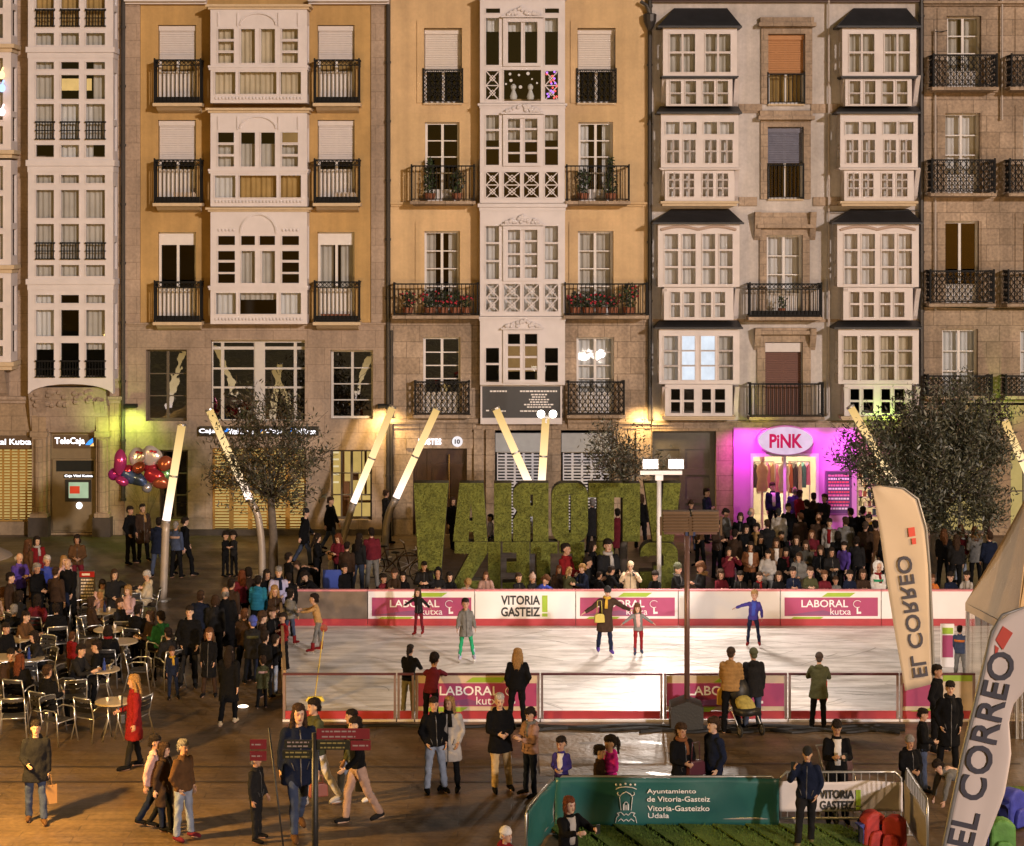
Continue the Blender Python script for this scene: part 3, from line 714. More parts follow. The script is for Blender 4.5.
b.window(768, 805, 34, 104, 2, 1, shutter=.56, smat=OSH, curt=3); b.balcony(768, 804.5, 74, 104, .06, 'bars', slab=False)
b.window(767.5, 803.5, 127, 199, 2, 1, shutter=.5, smat=BSH, curt=None); b.balcony(768, 803.5, 165, 199, .06, 'bars', slab=False)
b.window(766.5, 802.5, 235, 316, 2, 3, panel=.25, curt=2); b.balcony(750, 821.5, 284, 317, .6, 'scroll', TRIMST)
b.window(765, 802.5, 342, 417, 2, 1, shutter=.97, smat=MSH, curt=None); b.balcony(750.5, 823, 384, 417, .5, 'bars', TRIMST)
mb = MB(); mb.box(fx(765.5), fx(802), FY + .05, FY + .16, fz(352), fz(343)); mb.build('blind_box', ROLL, b.root)
b.surround(768, 805, 34, 104, 7, TRIMST, .07, cap=.3); b.surround(767.5, 803.5, 127, 199, 7, TRIMST, .07, cap=.3)
b.surround(766.5, 802.5, 235, 316, 7, TRIMST, .07, cap=.5); b.surround(765, 802.5, 342, 417, 8, TRIMST, .07, cap=.2)
ks = MB()
for px in (757, 812):
    for t, u in ((212, 240), (328, 350)): ks.prism([(FY - .36, fz(t)), (FY - .02, fz(t)), (FY - .02, fz(u)), (FY - .12, fz(u - 4)), (FY - .28, fz(t + 10))], fx(px - 3), fx(px + 3), plane='YZ')
ks.build('bracket', TRIMST, b.root)
b.hole(652, 716, 431, 535); b.hole(750, 818, 453, 534); b.hole(858, 886, 456, 522)
b.wall(651.5, 921, -40, 319.4, GREYPL); b.wall(651.5, 921, 319.6, 427, GREYPL, 0); b.wall(651.5, 733, 427.2, 536, WARMST, .05)
MAG = pm('pink_shopfront', (.62, .22, .60), .55, var=.05)
b.wall(733.2, 856, 427.2, 536, MAG, .12, 'shopfront'); b.wall(856.2, 921, 427.2, 536, BROWNST, .05); b.shell(-40)
b.band(739, 762, 104, 113, TRIMST, .05, steps=1); b.band(811, 840, 104, 113, TRIMST, .05, steps=1); b.band(739, 757, 197, 206, TRIMST, .05, steps=1); b.band(813, 840, 197, 206, TRIMST, .05, steps=1)
b.band(652, 921, 319, 322, TRIMST, .05, steps=1); b.band(652, 920, 420.5, 428, BROWNST, .16); b.band(651.5, 920, -3, 2.5, pm('red_brown_gutter', (.06, .025, .02), .5), .35, 'gutter')
b.pipe(828, 2, 415, .035, pm('pale_pipe', (.42, .36, .32), .5)); b.pipe(920.5, -20, 430, .08)
dr = MB(); x0, x1 = fx(652), fx(716); Y = FY + .25
hs = [(fx(a), fx(c), fz(u), fz(t)) for a, c in ((658, 680), (686, 710)) for t, u in ((450, 470), (476, 500), (504, 530))]
dr.holed(x0, x1, 0, fz(431), hs, Y, Y + .08); dr.quad((x0, Y + .04, 0), (x1, Y + .04, 0), (x1, Y + .04, fz(431)), (x0, Y + .04, fz(431)))
dr.build('door', pm('grey_door', (.07, .06, .045), .5, var=.2), b.root)
# shop interior
mb = MB(); x0, x1, z1 = fx(736), fx(890), fz(440)
y0, y1 = FY + .4, FY + 4
mb.quad((x0, y1, 0), (x1, y1, 0), (x1, y1, z1), (x0, y1, z1)); mb.quad((x0, y0, z1), (x1, y0, z1), (x1, y1, z1), (x0, y1, z1)); mb.quad((x0, y0, 0), (x0, y1, 0), (x0, y1, z1), (x0, y0, z1)); mb.quad((x1, y0, 0), (x1, y1, 0), (x1, y1, z1), (x1, y0, z1)); mb.quad((x0, y0, .05), (x1, y0, .05), (x1, y1, .05), (x0, y1, .05))
mb.build('shop_room', pm('shop_white', (.8, .74, .6), .6), b.root)
mb = MB(); mb.holed(fx(750), fx(818), 0, fz(453), [(fx(752.5), fx(783), .05, fz(456)), (fx(785.5), fx(815.5), .05, fz(456))], FY - .16, FY - .06); mb.build('shop_door_frame', pm('shop_frame', (.75, .7, .72), .4), b.root)
bld_grey = b

# ---------------------------------------------------------------- brown stone building (right)
b = Bld('ashlar_building', 'brown ashlar building with lace ironwork balconies at right edge', 921.5, 1120)
for k, dx in enumerate((0, 78, 156)):
    b.window(947 + dx, 981 + dx, 16, 87, 2, 3, panel=.2, curt=0, half=.4); b.balcony(933.5 + dx, 997 + dx, 55, 87, .6, 'lace', TRIMST)
    b.window(944.5 + dx, 980 + dx, 113, 193, 2, 3, panel=.2, curt=2); b.balcony(932 + dx, 995 + dx, 160, 193, .6, 'lace', TRIMST)
    b.window(943 + dx, 979 + dx, 221, 303, 2, 1, panel=.2, curt=None); b.balcony(930.5 + dx, 994 + dx, 271, 303.5, .6, 'lace', TRIMST)
    b.window(942 + dx, 978 + dx, 329, 394, 2, 3, curt=2); b.balcony(928 + dx, 992 + dx, 376, 396, .5, 'lace', TRIMST)
    for t, u in ((16, 87), (113, 193), (221, 303)): b.surround(945 + dx, 981 + dx, t, u, 8, BROWNST, .05)
    b.hole(932 + dx, 990 + dx, 450, 534)
b.wall(921.5, 1120, -40, 400, BROWNST, .02); b.wall(921.5, 1120, 400.2, 536, WARMST, .06); b.shell(-40)
for t in (90, 196, 307, 400): b.band(922, 1120, t, t + 5, BROWNST, .12)
b.band(922, 1120, 2, 6, TRIMST, .25, 'cornice')
for dx in (0, 78, 156):
    g = MB(); g.quad((fx(932 + dx), FY + 1, 0), (fx(990 + dx), FY + 1, 0), (fx(990 + dx), FY + 1, fz(450)), (fx(932 + dx), FY + 1, fz(450))); g.build('lit_interior', GLOW, b.root)
    b.window(932 + dx, 990 + dx, 450, 534, 4, 2, curt=None, cut=False, fmat=pm('dark_frame', (.08, .06, .045), .5))
b.pipe(934.5, 30, 310, .03, pm('pale_pipe', (.42, .36, .32), .5)); b.pipe(1001, -20, 120, .03, pm('pale_pipe', (.42, .36, .32), .5))
mb = MB()
for (xa, ya, xb, yb_) in ((934, 32, 946, 31), (922, 306, 1030, 309), (826, 212, 921, 210)): mb.tube([(fx(xa), FY - .17, fz(ya)), (fx((xa + xb) / 2), FY - .17, fz((ya + yb_) / 2) - .02), (fx(xb), FY - .17, fz(yb_))], .014, 5)
mb.build('cable', BLKC, b.root)
bld_brown = b

# ================================================================== PLAZA
STEEL = pm('galvanised_steel', (.42, .41, .40), .38, metal=.8, var=.15)
ALU = pm('brushed_aluminium', (.7, .68, .66), .28, metal=.9, var=.08)
WPAINT = pm('white_board_paint', (.72, .68, .68), .4, var=.06, scale=2)
REDK = pm('red_kick_strip', (.36, .035, .045), .45, var=.12)
PURP = pm('maroon_print', (.33, .045, .13), .45, var=.08); PURP2 = pm('plum_print', (.2, .06, .15), .45, var=.08)
LIME = pm('lime_print', (.28, .42, .03), .45); BLACKP = pm('black_print', (.02, .02, .022), .5); WHITEP = pm('white_print', (.8, .77, .76), .5)
BLK = pm('black_plastic', (.012, .012, .013), .5, var=.2); RUB = pm('rubber', (.012, .012, .012), .8)

TEXTS = [('LABORAL', .012, 1), ('kutxa', 0, 1), ('VITORIA', .03, 1), ('GASTEIZ', .03, 1), ('EL CORREO', .018, 1), ('Ayuntamiento', .008, 1), ('de Vitoria-Gasteiz', .008, 1), ('Vitoria-Gasteizko', .008, 1), ('Udala', .008, 1),
         ('PiNK', .035, 1), ('TeleCaja', .02, 1), ('Caja Vital Kutxa', .02, 1), ('Caja', .015, 1), ('Vital Kutxa', .015, 1), ('POSTES', .03, 1), ('10', .045, 1), ('!', .05, 1)]
T_ = {k[0]: k for k in TEXTS}
text_prep(TEXTS)

# ---- ground, ice, turf
def paving():
    m = stone('plaza_paving', (.125, .080, .040), (.15, .1, .055), (.075, .05, .027), 1.8, .3, .012, .5, axis='XY', bump=.25, stain=.55, var=.9)
    nt = m.node_tree; N, L = nt.nodes, nt.links
    p = next(n for n in N if n.type == 'BSDF_PRINCIPLED'); tc = next(n for n in N if n.type == 'TEX_COORD')
    n = N.new('ShaderNodeTexNoise'); n.inputs['Scale'].default_value = .7; n.inputs['Detail'].default_value = 7; L.new(tc.outputs['Object'], n.inputs['Vector'])
    mr = N.new('ShaderNodeMapRange'); mr.inputs[1].default_value = .35; mr.inputs[2].default_value = .65; mr.inputs[3].default_value = .28; mr.inputs[4].default_value = .62
    L.new(n.outputs['Fac'], mr.inputs[0]); L.new(mr.outputs[0], p.inputs['Roughness'])
    vo = N.new('ShaderNodeTexVoronoi'); vo.inputs['Scale'].default_value = 1.5; vo.inputs['Randomness'].default_value = .8; L.new(tc.outputs['Object'], vo.inputs['Vector'])   # dark fixings in the planks
    lt = N.new('ShaderNodeMath'); lt.operation = 'LESS_THAN'; lt.inputs[1].default_value = .055; L.new(vo.outputs['Distance'], lt.inputs[0])
    src = p.inputs['Base Color'].links[0].from_socket; mx = N.new('ShaderNodeMix'); mx.data_type = 'RGBA'; mx.inputs[7].default_value = (.012, .009, .006, 1)
    L.new(lt.outputs[0], mx.inputs[0]); L.new(src, mx.inputs[6]); L.new(mx.outputs[2], p.inputs['Base Color'])
    return m
mb = MB(); mb.quad((-220, -60, 0), (220, -60, 0), (220, 400, 0), (-220, 400, 0))
tag(mb.build('ground', paving()), kind='structure')
DSTRIP = pm('dark_paving_strip', (.035, .024, .016), .45, var=.3, scale=3)
for i, (a, b_) in enumerate([((0, 781), (560, 783)), ((0, 766), (560, 768.5)), ((640, 763), (1024, 766)), ((0, 600), (150, 603)), ((180, 568), (300, 571))]):
    p, q = gp(*a), gp(*b_); q2 = gp(b_[0], b_[1] + 1.6); p2 = gp(a[0], a[1] + 1.6)
    mb = MB(); mb.quad((p2.x, p2.y, .004), (q2.x, p2.y, .004), (q2.x, p.y, .004), (p.x, p.y, .004)); tag(mb.build('pavement_strip', DSTRIP), kind='structure')
ICE, nt, N, L = newmat('ice')
o = N.new('ShaderNodeOutputMaterial'); p = N.new('ShaderNodeBsdfPrincipled'); L.new(p.outputs[0], o.inputs[0])
tc = N.new('ShaderNodeTexCoord'); mp = N.new('ShaderNodeMapping'); mp.inputs['Scale'].default_value = (.5, 2.2, 1); L.new(tc.outputs['Object'], mp.inputs[0])
n = N.new('ShaderNodeTexNoise'); n.inputs['Scale'].default_value = 1.3; n.inputs['Detail'].default_value = 10; n.inputs['Roughness'].default_value = .7; L.new(mp.outputs[0], n.inputs['Vector'])
cr = N.new('ShaderNodeValToRGB'); cr.color_ramp.elements[0].position = .34; cr.color_ramp.elements[0].color = (.36, .325, .30, 1); cr.color_ramp.elements[1].position = .58; cr.color_ramp.elements[1].color = (.74, .70, .68, 1)
L.new(n.outputs['Fac'], cr.inputs[0]); L.new(cr.outputs[0], p.inputs['Base Color'])
mr = N.new('ShaderNodeMapRange'); mr.inputs[3].default_value = .6; mr.inputs[4].default_value = .3; L.new(n.outputs['Fac'], mr.inputs[0]); L.new(mr.outputs[0], p.inputs['Roughness'])
n2 = N.new('ShaderNodeTexNoise'); n2.inputs['Scale'].default_value = 30; n2.inputs['Detail'].default_value = 4; L.new(mp.outputs[0], n2.inputs['Vector'])
bp = N.new('ShaderNodeBump'); bp.inputs['Strength'].default_value = .25; bp.inputs['Distance'].default_value = .02; L.new(n2.outputs['Fac'], bp.inputs['Height']); L.new(bp.outputs[0], p.inputs['Normal'])
MATS['ice'] = ICE
YF_, YN = gp(500, 627).y, gp(500, 721).y            # far and near edge of the ice
il, ir = gp(287, 721).x, 13.2
fl = (287 - 512) * YF_ / F - .1
mb = MB(); mb.prism([(il, YN), (ir, YN), (ir, YF_), (fl, YF_)], 0.0, .03, plane='XY'); tag(mb.build('ice', ICE), kind='structure')
sk = MB()
for k in range(110):
    x = il + 1 + rnd.random() * 13; y = YN + .6 + rnd.random() * (YF_ - YN - 1.2); a = rnd.gauss(0, .35); l = .4 + rnd.random() * 1.6; c = rnd.gauss(0, .25); pr = None
    for j in range(7):
        t = j / 6; px = x + l * t * math.cos(a + c * t); py = y + l * t * math.sin(a + c * t)
        if pr: 
            d = Vector((px - pr[0], py - pr[1])).normalized(); w = .008 + .006 * rnd.random()
            sk.quad((pr[0] - d.y * -w, pr[1] - d.x * w, .034), (px - d.y * -w, py - d.x * w, .034), (px + d.y * -w, py + d.x * w, .034), (pr[0] + d.y * -w, pr[1] + d.x * w, .034))
        pr = (px, py)
tag(sk.build('skate_tracks', pm('cut_ice', (.30, .27, .25), .5)), kind='stuff')
# wet plastic sheet in front of the rink
WET = pm('wet_matting', (.24, .17, .105), .5, var=.4, scale=1.5, bump=1, bscale=9, rvar=.15)
a, b_ = gp(540, 776), gp(668, 733)
mb = MB(); nx, ny = 40, 26; vs = []
for j in range(ny):
    for i in range(nx):
        x = a.x + (b_.x + .35 - a.x) * i / (nx - 1); y = a.y + (b_.y - a.y) * j / (ny - 1)
        vs.append((x, y, .012 + .010 * math.sin(y * 9 + math.sin(x * 2.2)) + .006 * math.sin(x * 5 + y * 3)))
mb.smooth = True; mb.add(vs, [(j * nx + i, j * nx + i + 1, (j + 1) * nx + i + 1, (j + 1) * nx + i) for j in range(ny - 1) for i in range(nx - 1)])
tag(mb.build('plastic_sheet', WET), 'wet crinkled plastic sheet spread on the paving before the rink', 'sheet')
mb = MB()
for k, (px0, px1, py) in enumerate([(300, 905, 726), (520, 905, 729), (640, 900, 731)]):
    pts = [gp(px0 + (px1 - px0) * i / 24, py + 1.2 * math.sin(i * 1.3 + k), .03) for i in range(25)]; mb.tube(pts, .035, 6)
tag(mb.build('hose', BLK), 'dark cooling hoses lying along the near foot of the rink', 'hose')
TURF = pm('turf', (.085, .15, .016), .9, var=.35, scale=14, bump=.9, bscale=60)
t0, t1 = gp(545, 827.5), gp(845, 827.5)
mb = MB(); xs = [t0.x + (t1.x - t0.x) * i / 9 for i in range(10)]
for i in range(9):
    x0, x1 = xs[i], xs[i + 1]
    mb.add([(x0, t0.y, .05), (x1 - .05, t0.y, .05), (x1 - .05 + 2.2, 26, .05), (x0 + 2.2, 26, .05), (x0 + .0, t0.y, .075), (x0 + .06, t0.y, .075), (x0 + 2.26, 26, .075), (x0 + 2.2, 26, .075), (x0, t0.y, 0), (x1, t0.y, 0), (x1 + 2.2, 26, 0), (x0 + 2.2, 26, 0)],
           [(0, 1, 2, 3), (4, 5, 6, 7), (0, 4, 7, 3), (5, 1, 2, 6), (8, 9, 1, 0)])
tag(mb.build('lawn', TURF), kind='structure')
nb = 5200; lw = MB(); rs = np.random.RandomState(3)
for k in range(nb):
    y = 31.6 - rs.rand() * 3.2; x = t0.x + rs.rand() * (t1.x - t0.x) + (t0.y - y) * .39; h = .03 + .04 * rs.rand(); a = rs.rand() * 3.1; dx, dy = .012 * math.cos(a), .012 * math.sin(a)
    lw.add([(x - dx, y - dy, .05), (x + dx, y + dy, .05), (x + rs.randn() * .02, y + rs.randn() * .02, .05 + h)], [(0, 1, 2)])
tag(lw.build('grass', TURF), kind='stuff')
a = gp(1000, 792); mb = MB(); mb.box(a.x - .35, a.x + 1.2, a.y - .5, a.y + .25, .0, .03); tag(mb.build('turf_mat', TURF), 'loose offcut of green turf lying beside the tent', 'mat')

# ---- rink boards
def laboral(parent, x0, x1, z0, z1, y, kind='far'):
    """maroon panel with lime flashes and the two line wording, on the board face at y"""
    W, H = x1 - x0, z1 - z0
    mb = MB(); mb.holed(x0, x1, z0, z1, [], y - .012, y); bn = mb.build('banner', PURP, parent)
    mb = MB(); mb.prism([(x0 + .01, z0 + .02), (x0 + W * .62, z0 + .02), (x0 + W * .42, z0 + H * .32), (x0 + W * .25, z0 + H * .22)], y - .016, y - .0125); mb.build('print', PURP2, bn)
    mb = MB(); mb.prism([(x0 + W * .40, z1 + .02), (x0 + W * .70, z1 + .02), (x0 + W * .76, z1 + .12), (x0 + W * .46, z1 + .12)], y - .012, y - .004); mb.prism([(x0 + W * .04, z0 - .11), (x0 + W * .36, z0 - .11), (x0 + W * .42, z0 - .02), (x0 + W * .10, z0 - .02)], y - .012, y - .004); mb.build('flash', LIME, bn)
    text('lettering', T_['LABORAL'], WHITEP, bn, (x0 + W * .43, y - .014, z0 + H * .48), W * .5, H * .40)
    text('lettering', T_['kutxa'], WHITEP, bn, (x0 + W * .60, y - .014, z0 + H * .08), W * .22, H * .34)
    mb = MB(); r = H * .19; cx, cz = x0 + W * .78, z0 + H * .66; pr = None           # emblem: a hook over a stem
    for k in range(15):
        t = R(35 + 19 * k); q = (cx + r * math.cos(t) * 1.15, y - .022, cz + r * math.sin(t))
        if pr: mb.bar(pr, q, H * .07, .012)
        pr = q
    mb.bar((cx, y - .020, cz - r), (cx, y - .020, z0 + H * .12), H * .08, .01); mb.box(cx + H * .041, cx + H * .2, y - .025, y - .016, z0 + H * .13, z0 + H * .24)
    mb.build('emblem', WHITEP, bn)
    return bn
def vitoria(parent, x0, x1, z0, z1, y):
    W, H = x1 - x0, z1 - z0
    text('lettering', T_['VITORIA'], BLACKP, parent, (x0 + W * .42, y, z0 + H * .54), W * .8, H * .42)
    text('lettering', T_['GASTEIZ'], BLACKP, parent, (x0 + W * .42, y, z0 + H * .02), W * .8, H * .42)
    mb = MB(); mb.box(x0 + W * .86, x0 + W * .97, y - .012, y - .002, z0 + H * .22, z0 + H * .96); mb.box(x0 + W * .86, x0 + W * .97, y - .012, y - .002, z0 + H * .02, z0 + H * .16); mb.build('exclamation_mark', LIME, parent)
YB = YF_ + .03
PLY = pm('clear_scuffed_panel', (.17, .13, .1), .3, var=.45, scale=3)
farpan = [(284, 367.5, 'ply', 'scuffed brown rink board panel at the far left corner of the ice'), (368, 474.5, 'lab', 'rink board with maroon banner behind the girl skater with outstretched arms'), (475, 575.5, 'vit', 'white rink board lettered in black behind the boy in green trousers'),
          (576, 678, 'lab', 'rink board with maroon banner behind the skating pair'), (678.5, 780, 'white', 'plain white rink board below the two boys at the floodlight pole'), (780.5, 881, 'lab', 'rink board with maroon banner below the row of watching children'), (881.5, 975, 'white', 'plain white rink board behind the tall leaning flag')]
for a, c, kind, lab in farpan:
    x0, x1 = fx(a, YB), fx(c, YB); zt = fz(590, YB)
    r = wempty('rink_board', ((x0 + x1) / 2, YB, 0), lab, 'rink board', 'boards along the far side of the rink')
    mb = MB(); mb.box(x0 + .004, x1 - .004, YB, YB + .06, .2, zt - .03); pn = mb.build('panel', PLY if kind == 'ply' else WPAINT, r)
    mb = MB(); mb.box(x0, x1, YB - .02, YB + .07, 0, .199); mb.build('kick_strip', REDK, r)
    mb = MB(); mb.box(x0, x1, YB - .025, YB + .085, zt - .03, zt + .012); mb.build('top_rail', pm('pink_rail', (.55, .2, .22), .4), r)
    if kind == 'lab': laboral(pn, x0 + .1, x1 - .08, fz(616, YB), fz(597.5, YB), YB)
    if kind == 'vit': vitoria(pn, fx(500, YB), fx(549, YB), fz(617, YB), fz(594.5, YB), YB)
# near fence of frames
YNF = YN + .02
TOPZ = fz(673, YNF)
nearseg = [(283, 396, None, 'open rink fence frame at the near left corner of the ice'), (397.5, 414, None, 'narrow open rink fence frame behind the dark haired teenager'), (415.5, 539.5, 'lab', 'rink fence frame with maroon banner behind the older couple on the paving'), (541, 662.5, None, 'open rink fence frame between two maroon banners, mid rink'),
           (664, 787, 'lab', 'rink fence frame with maroon banner behind the pushchair'), (788.5, 898.5, None, 'open rink fence frame behind the woman with a red bag'), (900, 975, 'lab2', 'rink fence frame with maroon and lime banner beside the tent')]
RAIL = pm('maroon_steel', (.11, .035, .04), .4, metal=.3, var=.2)
for a, c, kind, lab in nearseg:
    x0, x1 = fx(a, YNF), fx(c, YNF)
    r = wempty('rink_fence', ((x0 + x1) / 2, YNF, 0), lab, 'rink fence', 'fence frames along the near side of the rink')
    mb = MB(); mb.box(x0, x1, YNF - .03, YNF + .03, TOPZ - .04, TOPZ); mb.build('top_rail', RAIL, r)
    mb = MB(); mb.box(x0, x0 + .045, YNF - .028, YNF + .028, 0, TOPZ - .042); mb.box(x1 - .045, x1, YNF - .028, YNF + .028, 0, TOPZ - .042); mb.build('post', pm('pink_grey_post', (.26, .18, .16), .4, metal=.3), r)
    mb = MB(); mb.box(x0 + .05, x1 - .05, YNF - .02, YNF + .02, .045, .2); mb.build('kick_strip', REDK, r)
    mb = MB(); mb.box(x0, x1, YNF - .07, YNF - .033, 0, .04); mb.build('kerb', WPAINT, r)
    if kind:
        mb = MB(); mb.box(x0 + .05, x1 - .05, YNF - .012, YNF + .012, .21, TOPZ - .05); pn = mb.build('panel', pm('beige_print', (.55, .44, .32), .5), r)
        if kind == 'lab': laboral(pn, x0 + .06, x1 - .06, fz(706, YNF), fz(683, YNF), YNF - .015)
        else:
            mb = MB(); mb.box(x0 + .06, fx(935, YNF), YNF - .024, YNF - .0125, fz(706, YNF), fz(683, YNF)); mb.build('banner', PURP, pn)
            mb = MB(); mb.box(fx(943, YNF), x1 - .06, YNF - .024, YNF - .0125, fz(681, YNF), fz(675, YNF)); mb.prism([(x0 + .2, fz(711, YNF)), (x0 + .5, fz(711, YNF)), (x0 + .9, fz(708, YNF)), (x0 + .6, fz(708, YNF))], YNF - .024, YNF - .0125); mb.build('flash', LIME, pn)
# left side fence
r = wempty('side_fence', (il, (YN + YF_) / 2, 0), 'low brown side fence closing the left end of the rink', 'rink fence')
mb = MB(); q = 7
for i in range(q):
    y = YN + (YF_ - YN) * i / q; x = il - .06 + (fl - il) * i / q; mb.box(x - .03, x + .03, y + .04, y + .10, 0, .95)
mb.build('post', pm('ochre_post', (.30, .19, .08), .5), r)
mb = MB(); mb.bar((il - .06, YN + .1, .98), (fl - .06, YF_ - .1, .98), .06, .05); mb.bar((il - .06, YN + .1, .12), (fl - .06, YF_ - .1, .12), .04, .2); mb.build('rail', pm('ochre_post', (.30, .19, .08), .5), r)
# broom / grit scoop leaning by the corner
a, c = gp(315, 700, .05), at(324, 628, gp(315, 700).y + .5)
r = wempty('rink_broom', (a.x, a.y, .03), 'yellow handled rink broom standing at the left corner of the ice', 'broom')
mb = MB(); mb.tube([(a.x, a.y, .12), tuple(c)], .014, 8); mb.build('handle', pm('yellow_handle', (.38, .27, .04), .5), r)
mb = MB(); mb.prism([(a.x - .2, .035), (a.x + .2, .035), (a.x + .14, .12), (a.x - .14, .12)], a.y - .05, a.y + .05); mb.build('head', pm('yellow_bristle', (.6, .46, .05), .7, bump=.4), r)
mb = MB(); mb.lathe([(.02, 0), (.085, .012), (.085, .028), (.02, .04)], (0, 0, 0), 18); o = mb.build('disc', pm('red_disc', (.18, .03, .02), .5), r); o.matrix_parent_inverse = Matrix.Identity(4); o.location = c - r.location; o.rotation_euler = (R(90), 0, 0); o.scale = (.95, .95, .95)

# ---- leaning light columns
TUBE = None
def tubemat():
    m, nt, N, L = newmat('lit_tube')
    o = N.new('ShaderNodeOutputMaterial'); e = N.new('ShaderNodeEmission'); tc = N.new('ShaderNodeTexCoord')
    g = N.new('ShaderNodeSeparateXYZ'); L.new(tc.outputs['Generated'], g.inputs[0])
    cr = N.new('ShaderNodeValToRGB'); E = cr.color_ramp.elements
    E[0].position = 0; E[0].color = (1, .78, .74, 1); E[1].position = .35; E[1].color = (1, .72, .38, 1); e2 = E.new(1.0); e2.color = (1, .64, .22, 1)
    L.new(g.outputs['Z'], cr.inputs[0]); L.new(cr.outputs[0], e.inputs[0])
    mr = N.new('ShaderNodeMapRange'); mr.inputs[3].default_value = 1.9; mr.inputs[4].default_value = .8; L.new(g.outputs['Z'], mr.inputs[0]); L.new(mr.outputs[0], e.inputs[1])
    L.new(e.outputs[0], o.inputs[0]); return m
TUBE = tubemat()
POLE = pm('pale_pole_paint', (.36, .30, .25), .4, metal=.2, var=.12)
extra_cols = [((-16.9, 30, .9), (-16.1, 30, 3.85), 'light column off the left side of the terrace, leaning right'), ((-13.2, 30, .9), (-14.6, 30, 4.1), 'light column off the left side of the terrace, leaning left'), ((-8.6, 21, .5), (-7.6, 21, 3.0), 'light column left of the camera side of the plaza')]  # unseen columns, added so their reflections fall in the bank windows
for p_, q_, lab in extra_cols:
    p_, q_ = Vector(p_), Vector(q_); r = wempty('light_column', (p_.x, p_.y, 0), lab, 'light column', 'leaning light columns on the plaza')
    mb = MB(); mb.smooth = True; mb.tube([(p_.x, p_.y, 0), p_], .105, 12); mb.build('pole', POLE, r)
    mb = MB(); mb.smooth = True; mb.tube([p_, q_], .125, 14); mb.build('lit_tube', TUBE, r)
cols_ = [((163, 600), [(164.5, 560), (166, 522)], (182, 424), 'leaning light column at the cafe terrace, its tube nearly upright'), ((262, 576), [(262, 545), (258, 514), (250, 500)], (209, 409), 'bent light column tipping left through the small bare tree'),
         ((342, 548), [(343, 538), (353, 504)], (393, 406), 'light column leaning right before the lit yellow window'), ((385, 558), [(386, 525), (389, 512), (395.5, 499)], (437.5, 408), 'light column leaning right next to the bicycle and grass letters'),
         ((539, 580), [(538, 520), (533, 492)], (495.5, 408), 'light column leaning left behind the grass letters'), ((541, 584), [(541, 520), (541, 492)], (546, 416), 'almost upright light column behind the grass letters'),
         ((925, 578), [(918, 525), (908, 505)], (850, 406), 'light column leaning left through the dense tree'), ((1046, 580), [(1044, 520), (1038, 496)], (1004, 419), 'light column leaning left at the right edge by the tent')]
for base, mids, tip, lab in cols_:
    B = gp(*base); Y = B.y
    r = wempty('light_column', tuple(B), lab, 'light column', 'leaning light columns on the plaza')
    pts = [B] + [at(p[0], p[1], Y) for p in mids]; tp = at(tip[0], tip[1], Y)
    fine = []
    for i in range(len(pts) - 1):
        for k in range(4): fine.append(pts[i].lerp(pts[i + 1], k / 4))
    fine.append(pts[-1])
    for _ in range(2): fine = [fine[0]] + [(fine[i - 1] + fine[i] * 2 + fine[i + 1]) / 4 for i in range(1, len(fine) - 1)] + [fine[-1]]
    mb = MB(); mb.smooth = True; mb.tube(fine, .105, 12); mb.build('pole', POLE, r)
    mb = MB(); mb.lathe([(.22, 0), (.22, .03), (.13, .05)], tuple(B), 16); mb.build('foot', STEEL, r)
    mb = MB(); mb.smooth = True; mb.tube([pts[-1], tp], .108, 14); mb.build('lit_tube', TUBE, r)
    d = (tp - pts[-1])
    mb = MB()
    for t in (0.0, .46, .985): p = pts[-1] + d * t; mb.tube([p, p + d.normalized() * .05], .122, 14)
    mb.build('collar', STEEL, r)

# ---- floodlights
LAMPW = emit('flood_lamp', (1, .93, .88), 45)
r = wempty('floodlight', tuple(gp(659, 616)), 'white floodlight pole with two lit lamps behind the far rink boards', 'floodlight')
Y = gp(659, 616).y
mb = MB(); mb.smooth = True; mb.tube([(r.location.x, Y, 0), (r.location.x, Y, fz(478, Y))], .06, 12); mb.build('pole', pm('white_pole', (.55, .52, .52), .4), r)
mb = MB(); mb.box(fx(640, Y), fx(682, Y), Y - .06, Y + .06, fz(474.5, Y), fz(470.5, Y)); mb.box(r.location.x - .1, r.location.x + .1, Y - .1, Y + .1, fz(480, Y), fz(474.7, Y)); mb.build('cross_arm', WPAINT, r)
FLOODS = []
for px in (650, 675.5):
    c = at(px, 463.5, Y); hb = MB(); hb.prism([(-.17, -.12), (.15, -.12), (.08, .13), (-.17, .13)], -.2, .2, plane='YZ', off=tuple(c)); h = hb.build('lamp_head', STEEL, r)
    mb = MB(); mb.box(c.x - .17, c.x + .17, c.y - .182, c.y - .173, c.z - .09, c.z + .10); mb.build('lamp', LAMPW, h); FLOODS.append((c + Vector((0, -.3, 0)), -1))
r = wempty('floodlight', tuple(gp(687, 728)), 'dark floodlight pole with two lamps seen from behind, on a black ballast block', 'floodlight')
Y = gp(687, 728).y; zc = fz(534, Y)
mb = MB(); mb.smooth = True; mb.tube([(r.location.x, Y, .3), (r.location.x, Y, zc)], .055, 12); mb.build('pole', pm('brown_pole', (.16, .09, .075), .4, metal=.4), r)
mb = MB(); mb.box(fx(664, Y), fx(717, Y), Y - .05, Y + .05, zc, zc + .06); mb.build('cross_arm', pm('brown_pole', (.16, .09, .075), .4), r)
mb = MB(); x = r.location.x; mb.prism([(x - .34, 0), (x + .3, 0), (x + .3, .48), (x - .02, .6), (x - .34, .48)], Y - .3, Y + .3); mb.build('ballast_block', pm('dark_tarp', (.025, .024, .022), .6, bump=.3), r)
